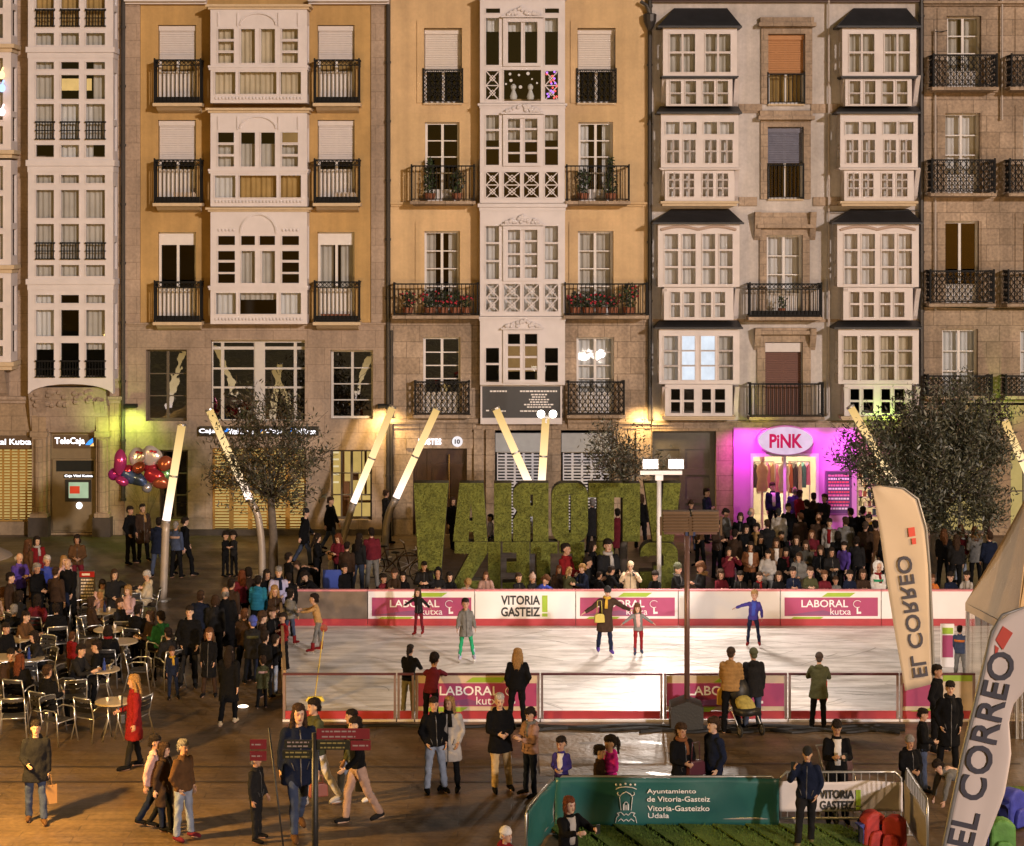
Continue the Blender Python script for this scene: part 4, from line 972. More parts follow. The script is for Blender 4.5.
for px in (676, 705):
    c = at(px, 521, Y); hb = MB(); hb.prism([(-.12, -.2), (.12, -.2), (.15, .2), (-.08, .2)], -.27, .27, plane='YZ', off=tuple(c))
    for k in range(6): hb.box(c.x - .25, c.x + .25, c.y - .16, c.y - .125, c.z - .17 + k * .06, c.z - .15 + k * .06)
    hb.bar((c.x - .31, c.y - .1, c.z - .27), (c.x - .31, c.y - .1, c.z + .1), .04); hb.bar((c.x + .31, c.y - .1, c.z - .27), (c.x + .31, c.y - .1, c.z + .1), .04)
    h = hb.build('lamp_head', pm('bronze_housing', (.13, .08, .045), .4, metal=.5), r)
    mb = MB(); mb.box(c.x - .25, c.x + .25, c.y + .153, c.y + .16, c.z - .17, c.z + .17); mb.build('lamp', LAMPW, h); FLOODS.append((c + Vector((0, .3, 0)), 1))
mb = MB(); c = at(690, 522, Y); mb.box(c.x - .1, c.x + .1, c.y - .09, c.y + .09, c.z - .26, c.z + .12); mb.build('junction_box', pm('blue_box', (.03, .045, .12), .4), r)
# twin spot lamp on the far light column
r = wempty('spot_lamp', tuple(at(545, 424, 52.5)), 'pair of small bright spot lamps on top of the upright light column', 'spot lamp')
for px in (541, 553):
    c = at(px, 414, 52.7); mb = MB(); mb.smooth = True; mb.ell(c, (.11, .11, .11), 12, 8); mb.build('lamp', emit('spot_bulb', (1, .9, .75), 8), r)
mb = MB(); mb.bar(at(541, 417.5, 52.7), at(553, 417.5, 52.7), .05); mb.bar(at(546, 423, 52.7), at(546, 418, 52.7), .05); mb.build('bracket', STEEL, r)

# ---- grass letters (seen from behind, so mirrored)
YL = 51.3
def arc(cx, cy, rx, ry, a0, a1, n=7): return [(cx + rx * math.cos(R(a0 + (a1 - a0) * i / (n - 1))), cy + ry * math.sin(R(a0 + (a1 - a0) * i / (n - 1)))) for i in range(n)]
u0, u1, v0, v1 = 483.5, 541, 542.5, 592
letters = [
 ('exclamation', [[(414, 483.5), (448, 483.5), (441, 570), (419, 570)]], 'grass covered exclamation slab at the left end of the letters'),
 ('exclamation_dot', [[(418, 575), (441, 575), (441, 594), (418, 594)]], 'grass covered square dot below the exclamation slab'),
 ('letter_a', [[(460, u0), (483, u0), (487, u1), (474.5, u1), (474, 531), (468.5, 531), (468, u1), (453.5, u1)], [(471, 497), (473.3, 521), (468.6, 521)]], 'upper row grass covered letter A'),
 ('letter_i', [[(494.5, u0), (511, u0), (511, u1), (494.5, u1)]], 'upper row grass covered letter I between the A and the R'),
 ('letter_r', [[(548, u0), (548, u1), (533.4, u1), (533.4, 516), (529.8, 516), (529.8, u1), (513.5, u1), (513.5, 520), (518, 512), (513.5, 506)] + arc(524, 494, 10.5, 10.5, 180, 270), [(529.8, 494), (533.4, 494), (533.4, 506), (529.8, 506)]], 'upper row grass covered letter R, mirrored'),
 ('letter_o', [arc(563, 496, 11, 12.5, 180, 270) + arc(576.5, 496, 11, 12.5, 270, 360) + arc(576.5, 529, 11, 12.5, 0, 90) + arc(563, 529, 11, 12.5, 90, 180), [(568.2, 495), (571.3, 495), (571.3, 533), (568.2, 533)]], 'upper row grass covered letter O'),
 ('letter_t', [[(589, u0), (622.4, u0), (622.4, 497), (613.5, 497), (613.5, u1), (597.5, u1), (597.5, 497), (589, 497)]], 'upper row grass covered letter T'),
 ('letter_i', [[(623.2, u0 + .3), (639.5, u0 + .3), (639.5, u1), (623.2, u1)]], 'upper row grass covered letter I next to the V'),
 ('letter_v', [[(644.7, u0), (659, u0), (661.5, 520), (664, u0), (680.5, u0), (673, u1), (653, u1)]], 'upper row grass covered letter V'),
 ('letter_z', [[(455, v0), (487, v0), (487, 553), (470, 581), (486, 581), (486, v1), (455, v1), (455, 581), (470, 553), (455, 553)][::1]], 'lower row grass covered letter Z, mirrored'),
 ('letter_i', [[(488.5, v0), (500, v0), (500, v1), (488.5, v1)]], 'lower row grass covered letter I'),
 ('letter_e', [[(503, v0), (529, v0), (529, v1), (503, v1), (503, 583), (517, 583), (517, 572), (507, 572), (507, 562), (517, 562), (517, 552), (503, 552)]], 'lower row grass covered letter E, mirrored'),
 ('letter_t', [[(531, v0), (557, v0), (557, 553), (550, 553), (550, v1), (537, v1), (537, 553), (531, 553)]], 'lower row grass covered letter T'),
 ('letter_s', [[(560, v0), (584, v0), (584, 572), (571, 572), (571, 582), (584, 582), (584, v1), (560, v1), (560, 563), (573, 563), (573, 553), (560, 553)]], 'lower row grass covered letter S, mirrored'),
 ('letter_a', [[(596, v0), (612, v0), (618, v1), (609, v1), (608, 584), (600, 584), (599, v1), (590, v1)]], 'lower row grass covered letter A'),
 ('letter_g', [arc(651, 554, 10.5, 11, 180, 270) + arc(667, 554, 10.5, 11, 270, 360) + [(677.5, v1), (640.5, v1), (640.5, 572), (654, 572), (654, 566), (664, 566), (664, 554), (640.5, 556)]], 'lower row grass covered letter G, mirrored'),
]
GR = pm('sod_letter', (.135, .145, .022), .95, var=.4, scale=4, bump=1.0, bscale=45)
SIDE = pm('letter_side', (.05, .04, .02), .9, var=.3)
tmp = []
for nm, polys, lab in letters:
    cu = bpy.data.curves.new('letter', 'CURVE'); cu.dimensions = '2D'; cu.fill_mode = 'BOTH'; cu.extrude = .26; cu.bevel_depth = .015
    for pl in polys:
        sp = cu.splines.new('POLY'); sp.points.add(len(pl) - 1); sp.use_cyclic_u = True
        for i, (a, c) in enumerate(pl): sp.points[i].co = (fx(a, YL), fz(c, YL), 0, 1)
    o = bpy.data.objects.new('letter', cu); COL.objects.link(o); tmp.append((o, nm, lab))
bpy.context.view_layer.update(); dg = bpy.context.evaluated_depsgraph_get()
for o, nm, lab in tmp:
    me = bpy.data.meshes.new_from_object(o.evaluated_get(dg)); bpy.data.objects.remove(o)
    a = np.array([v.co[:] for v in me.vertices]); b3 = np.stack([a[:, 0], YL + .26 - a[:, 2], a[:, 1]], 1)
    b3[:, 1] += .02 * np.sin(a[:, 0] * 7) ; me.vertices.foreach_set('co', b3.ravel()); me.materials.clear(); me.materials.append(GR); me.materials.append(SIDE)
    me.update()
    for p in me.polygons:
        if abs(p.normal.y) < .5: p.material_index = 1
    # blades of grass over the face so the outline is soft
    ob = bpy.data.objects.new(nm, me); COL.objects.link(ob); tag(ob, lab, 'grass letter', 'grass covered letters on the plaza')
    fs = [p for p in me.polygons if p.normal.y < -.8]
    tri = []
    me.calc_loop_triangles()
    for lt in me.loop_triangles:
        if lt.normal.y < -.8: tri.append((lt.area, [me.vertices[i].co.copy() for i in lt.vertices]))
    bl = MB(); tot = sum(t[0] for t in tri)
    for ar, (A, B_, C_) in tri:
        for k in range(int(ar * 900 + rnd.random())):
            r1, r2 = rnd.random() ** .5, rnd.random(); P = A * (1 - r1) + B_ * (r1 * (1 - r2)) + C_ * (r1 * r2)
            a_ = rnd.random() * 6.3; dx, dz = .014 * math.cos(a_), .014 * math.sin(a_)
            bl.add([(P.x - dx, P.y, P.z - dz), (P.x + dx, P.y, P.z + dz), (P.x + rnd.gauss(0, .02), P.y - .03 - .03 * rnd.random(), P.z - .02 + rnd.gauss(0, .02))], [(0, 1, 2)])
    g = bl.build('turf_skin', GR, ob)
    if g: g['kind'] = 'stuff'

# ---- trees
def leafcloud(pts, size, mats, name, parent, seed=1, flat=.28, up=.6):
    rs = np.random.RandomState(seed); n = len(pts); P = np.array(pts)
    d = rs.randn(n, 3); d[:, 2] += up; d /= np.linalg.norm(d, axis=1)[:, None]
    e = np.cross(d, rs.randn(n, 3)); e /= np.linalg.norm(e, axis=1)[:, None]
    L_ = (size * (.6 + .8 * rs.rand(n)))[:, None]; W = L_ * flat
    V = np.stack([P, P + d * L_ * .45 + e * W * .5, P + d * L_, P + d * L_ * .45 - e * W * .5], 1).reshape(-1, 3)
    me = bpy.data.meshes.new(name); me.vertices.add(4 * n); me.vertices.foreach_set('co', V.ravel())
    me.loops.add(4 * n); me.loops.foreach_set('vertex_index', np.arange(4 * n)); me.polygons.add(n)
    me.polygons.foreach_set('loop_start', np.arange(n) * 4)
    for m in mats: me.materials.append(m)
    me.polygons.foreach_set('material_index', rs.randint(0, len(mats), n).astype(np.int32)); me.update(calc_edges=True); me.validate()
    o = bpy.data.objects.new(name, me); COL.objects.link(o)
    if parent:
        o.parent = parent
        if parent.name in WORLD: o.matrix_parent_inverse = Matrix.Translation(-parent.location)
    return o
BARK = pm('bark', (.12, .095, .075), .9, var=.4, scale=8, bump=.6)
LV = [pm('olive_leaf', (.07, .07, .036), .5, var=.3), pm('dark_leaf', (.03, .034, .02), .5, var=.3), pm('grey_leaf', (.15, .15, .115), .45, var=.2), pm('brown_leaf', (.075, .055, .03), .5, var=.2)]
def tree(px, py, crown, nclump, nleaf, size, label, seed, mats, trunk_r=.13, spread=.33, hollow=.35):
    rs = np.random.RandomState(seed); B = gp(px, py); Y = B.y
    r = wempty('tree', tuple(B), label, 'tree')
    cx, cz = fx(crown[0], Y), fz(crown[1], Y); rx, rz = crown[2] * Y / F, crown[3] * Y / F
    fork = Vector((cx * .35 + B.x * .65, Y, cz - rz * .75))
    mb = MB(); mb.smooth = True; mb.tube([B, B.lerp(fork, .5) + Vector((.04, 0, 0)), fork], [trunk_r * 1.3, trunk_r, trunk_r * .85], 12); mb.build('trunk', BARK, r)
    lb = MB(); lb.smooth = True; pts = []
    for k in range(nclump):
        while True:
            v = rs.uniform(-1, 1, 3); q = np.linalg.norm(v)
            if q < 1 and q > hollow * rs.rand(): break
        s = 1 + .16 * math.sin(3 * math.atan2(v[2], v[0]) + seed)
        t = Vector((cx + v[0] * rx * s, Y + v[1] * rx * .8, cz + v[2] * rz * s))
        if k < 26:
            m = fork.lerp(t, .5) + Vector((rs.randn() * .12, rs.randn() * .12, .12)); lb.tube([fork, m, t], [trunk_r * .34, trunk_r * .2, trunk_r * .07], 6)
        ax = (t - fork).normalized()
        n = int(nleaf * (.5 + rs.rand()))
        a = rs.randn(n, 3) * spread * np.array([.8, .8, .7]); al = rs.uniform(-1.2, 1.1, n)[:, None] * spread
        pts.append(np.array(t) + a * .62 + al * np.array(ax)[None] )
        if k % 2 == 0:
            for j in range(3):
                e = t + Vector(rs.randn(3) * spread * .8) + ax * spread * .7; lb.tube([t - ax * spread, e], [trunk_r * .06, .006], 4)
    lb.build('limb', BARK, r)
    leafcloud(np.concatenate(pts), size, mats, 'crown', r, seed)
    return r
tree(273, 576, (267, 456, 62, 56), 120, 62, .15, 'small half bare tree with thin olive leaves before the bank windows', 3, [LV[0], LV[1], LV[3], LV[3]], .12, .34)
tree(622, 588, (626, 455, 38, 30), 60, 46, .13, 'small sparse tree rising behind the grass letters near the floodlight', 8, [LV[2], LV[1], LV[3]], .1, .3)
tree(934, 580, (935, 462, 80, 74), 330, 92, .15, 'big dense dark leaved tree standing right of the pink shop', 5, [LV[0], LV[1], LV[2], LV[1]], .15, .36)

# ---- balcony plants
POTM = pm('terracotta', (.25, .09, .045), .7); GLEAF = pm('pot_leaf', (.045, .075, .02), .6, var=.3); REDF = pm('geranium_red', (.4, .03, .05), .5)
def pot_plant(px, py, d, h, w, label, group, flowers=0, seed=1, cone=True):
    Y = FY - d; p = at(px, py, Y); rs = np.random.RandomState(seed)
    r = wempty('potted_plant', tuple(p), label, 'plant', group)
    mb = MB(); mb.lathe([(w * .28, 0), (w * .36, .2), (w * .38, .22)], tuple(p), 10); mb.build('pot', POTM, r)
    n = int(260 * h * w * 3); t = rs.rand(n); rad = w * .5 * ((1 - t * .75) if cone else np.sqrt(1 - (2 * t - 1) ** 2 * .9)) * np.sqrt(rs.rand(n)); a = rs.rand(n) * 6.28
    leafcloud(np.stack([p.x + rad * np.cos(a), p.y + rad * np.sin(a), p.z + .2 + t * h], 1), .1, [GLEAF, LV[1]], 'foliage', r, seed, .5)
    if flowers:
        fb = MB()
        for k in range(flowers):
            a = rs.rand() * 6.28; fb.ell((p.x + w * .5 * math.cos(a), p.y - abs(w * .4 * math.sin(a)), p.z + .2 + h * (.3 + .7 * rs.rand())), (.04, .04, .035), 6, 4)
        fb.build('flower', REDF, r)
P1 = 'plants on the peach building balconies'
for i, (px, py, h, w, lab) in enumerate([(430, 200, 1.1, .5, 'tall clipped conifer in a pot, left on the upper left peach balcony'), (457, 200, .7, .5, 'round bush in a pot, right on the upper left peach balcony'), (583, 200, .75, .55, 'round bush in a pot, left on the upper right peach balcony'), (611, 200, 1.15, .5, 'tall clipped conifer in a pot, right on the upper right peach balcony')]):
    pot_plant(px, py, .3, h, w, lab, P1, 0, 20 + i, cone=(h > 1))
G2 = 'red flowered pots along the middle peach balconies'
for i, (px, h, w, lab) in enumerate([(408, .5, .5, 'leafy pot at the left end of the left flowered balcony'), (430, .55, .55, 'first geranium pot from the middle of the left flowered balcony'), (443, .5, .5, 'middle geranium pot of the left flowered balcony'), (455, .45, .5, 'third geranium pot on the left flowered balcony'), (466, .4, .45, 'low geranium pot at the right end of the left flowered balcony'),
                                      (575, .45, .5, 'geranium pot at the left end of the right flowered balcony'), (588, .45, .55, 'second geranium pot from left on the right flowered balcony'), (601, .45, .5, 'middle geranium pot of the right flowered balcony'), (613, .4, .5, 'fourth geranium pot from left on the right flowered balcony'), (629, .75, .6, 'bushy leafy pot at the right end of the right flowered balcony')]):
    pot_plant(px, 314, .48, h, w, lab, G2, 9, 40 + i, cone=False)
pot_plant(782, 315, .4, .35, .35, 'small plant on the scrolled balcony of the grey building', None, 0, 60, cone=False)
TROUGH = pm('white_trough', (.6, .5, .42), .6)
for px, lab in ((185, 'white slatted planter box on the left ochre balcony'), (345, 'white slatted planter box on the right ochre balcony')):
    Y = FY - .35; mb = MB(); x0, x1 = fx(px - 11, Y), fx(px + 11, Y); z0 = fz(201, Y); 
    for k in range(9): mb.box(x0 + (x1 - x0) * k / 9, x0 + (x1 - x0) * (k + .7) / 9, Y - .1, Y - .08, z0 + .01, z0 + .28)
    mb.box(x0, x1, Y - .079, Y + .1, z0, z0 + .24); tag(mb.build('planter_box', TROUGH), lab, 'planter', 'planter boxes on the ochre balconies')
mb = MB(); Y = FY - .35; x0, x1 = fx(321, Y), fx(350, Y); mb.box(x0, x1, Y - .1, Y + .1, fz(321, Y), fz(314, Y)); tag(mb.build('planter_box', POTM), 'long terracotta trough on the lowest right ochre balcony', 'planter')

# ---- signs
SGW = emit('white_sign_light', (1, .95, 1), 2.4); SGB = emit('blue_sign_light', (.05, .3, 1), 1.6); SGG = emit('green_sign_light', (.1, .6, .15), 1.2)
SGY = emit('amber_sign_light', (1, .6, .2), 1.4)
def leafmark(parent, px, py, s, y):
    mb = MB(); x, z = fx(px, y), fz(py, y); mb.prism([(x - s, z - s * .7), (x - s * .2, z + s * .3), (x + s * .8, z + s), (x + s * .9, z), (x + s * .2, z - s * .7)], y - .02, y); mb.build('emblem', SGB, parent)
    mb = MB(); mb.prism([(x + s * .1, z - s), (x + s * .95, z - s * .2), (x + s * 1.1, z - s)], y - .02, y); mb.build('emblem', SGY, parent)
y = FY + .17
r = wempty('bank_sign', (fx(73), y, fz(447)), 'lit white cash machine sign with blue leaf emblem over the dark panel', 'sign')
mb = MB(); mb.box(fx(52), fx(96), y, y + .025, fz(449), fz(436)); mb.build('board', pm('brown_board', (.10, .06, .03), .5), r)
text('lettering', T_['TeleCaja'], SGW, r, (fx(68.5), y, fz(446.5)), 30 * FS, 8.5 * FS); leafmark(r, 89.5, 442, .13, y - .003)
r = wempty('bank_sign', (fx(15), FY - .1, fz(447)), 'lit white bank name over the gold slatted shutter at far left', 'sign')
mb = MB(); mb.box(fx(-38), fx(33), FY - .1, FY - .002, fz(448.5), fz(435.5)); mb.build('board', pm('brown_board', (.10, .06, .03), .5), r)
text('lettering', T_['Caja Vital Kutxa'], SGW, r, (fx(2), FY - .1, fz(446)), 60 * FS, 7.5 * FS)
r = wempty('bank_sign', (fx(259), FY - .2, fz(434)), 'long thin lit bank sign across the wall above the small tree', 'sign')
mb = MB(); mb.box(fx(200), fx(319), FY - .2, FY - .035, fz(435), fz(426)); mb.build('board', pm('black_board', (.02, .02, .018), .4), r)
for px, k, w in ((208, 'Caja', 16), (242, 'Vital Kutxa', 25), (275, 'Caja', 20), (305, 'Vital Kutxa', 23)): text('lettering', T_[k], SGW, r, (fx(px), FY - .2, fz(433.5)), w * FS, 5.5 * FS)
for px in (226, 260, 290): leafmark(r, px, 430.5, .09, FY - .205)
# cash machine
y = FY + .16
r = wempty('cash_machine', (fx(77), y, fz(505)), 'cash machine with lit screen set in the bank wall', 'cash machine')
mb = MB(); mb.holed(fx(64.6), fx(90.4), fz(501.9), fz(480.1), [(fx(68), fx(88), fz(498.5), fz(482.5))], y - .1, y + .03); mb.build('housing', BLK, r)
mb = MB(); mb.box(fx(67.8), fx(88.2), y - .06, y - .04, fz(498.7), fz(482.3)); s_ = mb.build('screen', emit('screen_glow', (.75, .95, .6), .55), r)
mb = MB(); mb.box(fx(69), fx(79), y - .07, y - .061, fz(494), fz(486.5)); mb.build('red_field', emit('screen_red', (.9, .08, .03), .7), s_)
mb = MB(); mb.ell((fx(78.5), FY + .1, fz(506)), (.1, .04, .11), 12, 8); mb.build('card_light', emit('card_light', (.95, .95, 1), 3), r)
mb = MB(); mb.box(fx(63), fx(93), FY + .09, FY + .119, fz(478.5), fz(474.5)); mb.build('sign_strip', pm('black_board', (.02, .02, .018), .4), r)
text('lettering', T_['Caja Vital Kutxa'], SGW, r, (fx(78), FY + .09, fz(478)), 28 * FS, 3.0 * FS)
r = wempty('door_sign', (fx(440), FY - .15, fz(445)), 'lit white word and round house number over the dark wooden door', 'sign')
text('lettering', T_['POSTES'], SGW, r, (fx(430), FY - .145, fz(444.3)), 23 * FS, 6.2 * FS)
mb = MB(); c = (fx(457.5), FY - .16, fz(441)); mb.tube([(c[0], c[1], c[2]), (c[0], c[1] + .018, c[2])], 5.3 * FS, 20); mb.build('disc', emit('disc_light', (1, .93, .95), 1.0), r)
text('numeral', T_['10'], pm('sign_black', (.03, .02, .02), .5), r, (c[0], c[1], fz(443.3)), 5.4 * FS, 4.6 * FS)
Y = FY - .3
r = wempty('notice_board', (fx(521), Y, fz(418)), 'large black notice board with white lines of text under the white gallery', 'notice board')
mb = MB(); mb.box(fx(482, Y), fx(560.5, Y), Y, Y + .06, fz(418, Y), fz(386, Y)); mb.build('board', pm('slate_board', (.035, .036, .042), .45), r)
mb = MB(); mb.holed(fx(480.5, Y), fx(562, Y), fz(424, Y), fz(384.7, Y), [(fx(482.2, Y), fx(560.3, Y), fz(417.8, Y), fz(386.2, Y))], Y - .04, Y + .2); mb.build('frame', WHITE, r)
mb = MB()
for py, a, c in ((391, 490, 507), (391, 520, 557), (394.5, 531, 547), (397, 532, 546), (399.5, 529, 549), (402, 530, 548), (404.5, 524, 554), (407, 527, 551), (411, 520, 538), (410.5, 486, 489), (411, 500, 506)):
    x = a
    while x < c: w = 1.4 + 2.2 * rnd.random(); mb.box(fx(x, Y), fx(min(x + w, c), Y), Y - .006, Y - .001, fz(py + (.7 if py > 392 else 1), Y), fz(py - .6, Y)); x += w + .7
mb.build('text_lines', WHITEP, r)
# pink shop sign, poster, goods
Y = FY - .42
r = wempty('shop_sign', (fx(786), Y, fz(453)), 'oval white shop sign with pink lettering above the shop door', 'sign')
ov = [(fx(786, Y) + 27 * FS * math.cos(R(a)), fz(441, Y) + 13.5 * FS * math.sin(R(a))) for a in range(0, 360, 10)]
mb = MB(); mb.prism(ov, Y, Y + .16); mb.build('board', emit('oval_sign_light', (1, .72, .95), .8), r)
ov = [(fx(786, Y) + 28.5 * FS * math.cos(R(a)), fz(441, Y) + 15 * FS * math.sin(R(a))) for a in range(0, 360, 10)]
mb = MB(); mb.prism(ov, Y + .161, Y + .3); mb.build('rim', pm('pink_rim', (.6, .2, .5), .4), r)
text('lettering', T_['PiNK'], emit('pink_letters', (.75, .02, .12), .8), r, (fx(786, Y), Y, fz(448, Y)), 33 * FS, 14 * FS)
Y = FY - .15
r = wempty('poster', (fx(838), Y, fz(516)), 'dark framed poster with pink and white text lines right of the shop door', 'poster')
mb = MB(); mb.box(fx(826), fx(850), Y, Y + .028, fz(513), fz(471)); mb.build('panel', pm('poster_violet', (.10, .03, .14), .4), r)
mb = MB(); mb.holed(fx(825), fx(851), fz(514.5), fz(470), [(fx(826.4), fx(849.6), fz(512.6), fz(471.4))], Y - .02, Y + .027); mb.build('frame', pm('poster_frame', (.2, .05, .2), .4), r)
mb = MB()
for k in range(11):
    py = 474 + k * 3.3; x = 827.5
    while x < 848: w = 1.5 + 2 * rnd.random(); mb.mi = k % 3; mb.box(fx(x), fx(min(x + w, 848.5)), Y - .008, Y - .002, fz(py + 1.8), fz(py)); x += w + .6
mb.build('text_lines', [pm('poster_pink', (.8, .15, .35), .5), pm('poster_white', (.8, .7, .75), .5), pm('poster_red', (.7, .05, .12), .5)], r)
GOODS = [pm('goods_' + n, c, .7, var=.2) for n, c in (('tan', (.45, .3, .15)), ('olive', (.2, .2, .08)), ('rust', (.4, .12, .05)), ('dark', (.05, .04, .04)), ('cream', (.6, .5, .35)), ('teal', (.08, .2, .2)), ('rose', (.55, .15, .3)))]
for i, (px, lab) in enumerate(((757, 'rack of clothes behind the left shop door pane'), (772, 'rack of pale clothes in the middle of the shop'), (793, 'rack of garments behind the right shop door pane'), (809, 'narrow rack of clothes at the right shop wall'))):
    Y = FY + 1.6 + .5 * (i % 2); r = wempty('clothes_rack', (fx(px), Y, 0), lab, 'clothes rack', 'racks inside the pink shop')
    mb = MB(); mb.bar((fx(px) - .35, Y, 2.1), (fx(px) + .35, Y, 2.1), .04); mb.bar((fx(px) - .35, Y, 0.06), (fx(px) - .35, Y, 2.1), .035); mb.bar((fx(px) + .35, Y, 0.06), (fx(px) + .35, Y, 2.1), .035); mb.build('frame', STEEL, r)
    for k in range(5):
        mb = MB(); x = fx(px) - .28 + k * .14; w = .07; zt = 2.08; zb = 1.0 + .4 * rnd.random()
        mb.prism([(x - w, zb), (x + w, zb), (x + w * .8, zt - .12), (x, zt), (x - w * .8, zt - .12)], Y - .2, Y + .2); mb.build('garment', GOODS[(i * 3 + k) % 7], r)
for i, (px, lab) in enumerate(((766, 'dressed mannequin at the left of the shop window'), (788, 'dressed mannequin at the middle of the shop'))):
    Y = FY + .9; r = wempty('mannequin', (fx(px), Y, 0), lab, 'mannequin', 'mannequins in the pink shop')
    mb = MB(); mb.smooth = True; mb.lathe([(.16, 1.0), (.19, 1.15), (.15, 1.4), (.2, 1.65), (.17, 1.8), (.06, 1.88), (.055, 1.95)], (fx(px), Y, .3), 14); mb.build('dress', GOODS[(i * 4) % 7], r)
    mb = MB(); mb.smooth = True; mb.ell((fx(px), Y, 2.36), (.085, .1, .13), 12, 8); mb.tube([(fx(px), Y, .06), (fx(px), Y, 1.3)], .03, 8); mb.build('head', pm('mannequin_skin', (.6, .45, .35), .4), r)
r = wempty('shop_shelf', (fx(872), FY + 1, 0), 'white shelves of small goods in the second pink shop window', 'shelf')
mb = MB(); x0, x1 = fx(858), fx(886)
for k in range(7): z = fz(520 - k * 9.5); mb.box(x0, x1, FY + .7, FY + 1.1, z, z + .03)
mb.build('board', pm('shop_white', (.8, .74, .6), .6), r)
for k in range(7):
    z = fz(520 - k * 9.5) + .032
    for j in range(6):
        mb = MB(); x = x0 + (x1 - x0) * (j + .2) / 6; h = .1 + .12 * rnd.random(); mb.box(x, x + .09, FY + .75, FY + .9, z, z + h); mb.build('goods', GOODS[(k * 5 + j * 3) % 7], r)

# ---- tent
r = wempty('tent', (10.6, 38.4, 0), 'tall beige canvas market tent with clear plastic wall at right edge', 'tent')
Lc, Fc = Vector((9.47, 39.7, 2.14)), Vector((9.85, 37.1, 2.14)); Rb, Rf = Lc + Vector((2.1, .25, 0)), Fc + Vector((2.1, .25, 0)); Ap = (Lc + Fc + Rb + Rf) / 4 + Vector((-.1, 0, 2.75))
CANVAS = pm('canvas', (.30, .205, .11), .7, var=.14, scale=3, bump=.25, bscale=25)
mb = MB(); mb.smooth = False
def roofface(A, B_):
    n = 9; vs = []
    for j in range(n):
        t = j / (n - 1)
        for i in range(n):
            u = i / (n - 1); p = (A.lerp(B_, u)).lerp(Ap, t); sag = .10 * math.sin(math.pi * u) * (1 - t) + .05 * math.sin(math.pi * t)
            nr = (B_ - A).cross(Ap - A).normalized(); 
            if nr.z < 0: nr = -nr
            vs.append(p - nr * sag)
    mb.add(vs, [(j * n + i, j * n + i + 1, (j + 1) * n + i + 1, (j + 1) * n + i) for j in range(n - 1) for i in range(n - 1)])
for A, B_ in ((Lc, Fc), (Fc, Rf), (Rf, Rb), (Rb, Lc)): roofface(A, B_)
mb.build('roof', CANVAS, r)
mb = MB()
for A, B_ in ((Lc, Fc), (Fc, Rf), (Rf, Rb), (Rb, Lc)): mb.add([A, B_, B_ - Vector((0, 0, .16)), A - Vector((0, 0, .16))], [(0, 1, 2, 3)])
mb.build('valance', CANVAS, r)
mb = MB()
for c in (Lc, Fc, Rb, Rf): i_ = (Vector((Ap.x, Ap.y, 0)) - Vector((c.x, c.y, 0))).normalized() * .06; mb.bar((c.x + i_.x, c.y + i_.y, 0), (c.x + i_.x, c.y + i_.y, 2.1), .06)
mb.build('leg', STEEL, r)
CLEAR = glass('clear_plastic', .3, (.72, .64, .52), .22)
mb = MB(); mb.smooth = True
for A, B_ in ((Lc, Fc), (Fc, Rf)):
    k = 40; vs = []
    for i in range(k + 1):
        t = .02 + .96 * i / k; p = A.lerp(B_, t); q = (B_ - A).cross(Vector((0, 0, 1))).normalized(); w = .03 * math.sin(t * 40) + .02 * math.sin(t * 17)
        for z in (.02, .8, 1.5, 1.98): vs.append((p.x + q.x * w * (1.6 - z * .5), p.y + q.y * w * (1.6 - z * .5), z))
    mb.add(vs, [(i * 4 + j, (i + 1) * 4 + j, (i + 1) * 4 + j + 1, i * 4 + j + 1) for i in range(k) for j in range(3)])
mb.build('plastic_wall', CLEAR, r)
mb = MB(); mb.box(10.5, 11.6, 38.9, 39.5, .0, .9); mb.build('counter', pm('counter_brown', (.2, .13, .08), .6), r)
r = wempty('display_stand', tuple(gp(946, 668)), 'slanted maroon and white ticket stand by the tent on the ice edge', 'stand')
B = r.location; mb = MB(); mb.box(B.x - .12, B.x + .18, B.y - .03, B.y + .03, .03, 1.0); pn = mb.build('panel', WPAINT, r)
mb = MB(); mb.box(B.x - .09, B.x + .15, B.y - .045, B.y - .031, .25, .75); mb.build('banner', PURP, pn); mb = MB(); mb.box(B.x - .09, B.x + .15, B.y - .045, B.y - .031, .78, .92); mb.build('flash', LIME, pn)

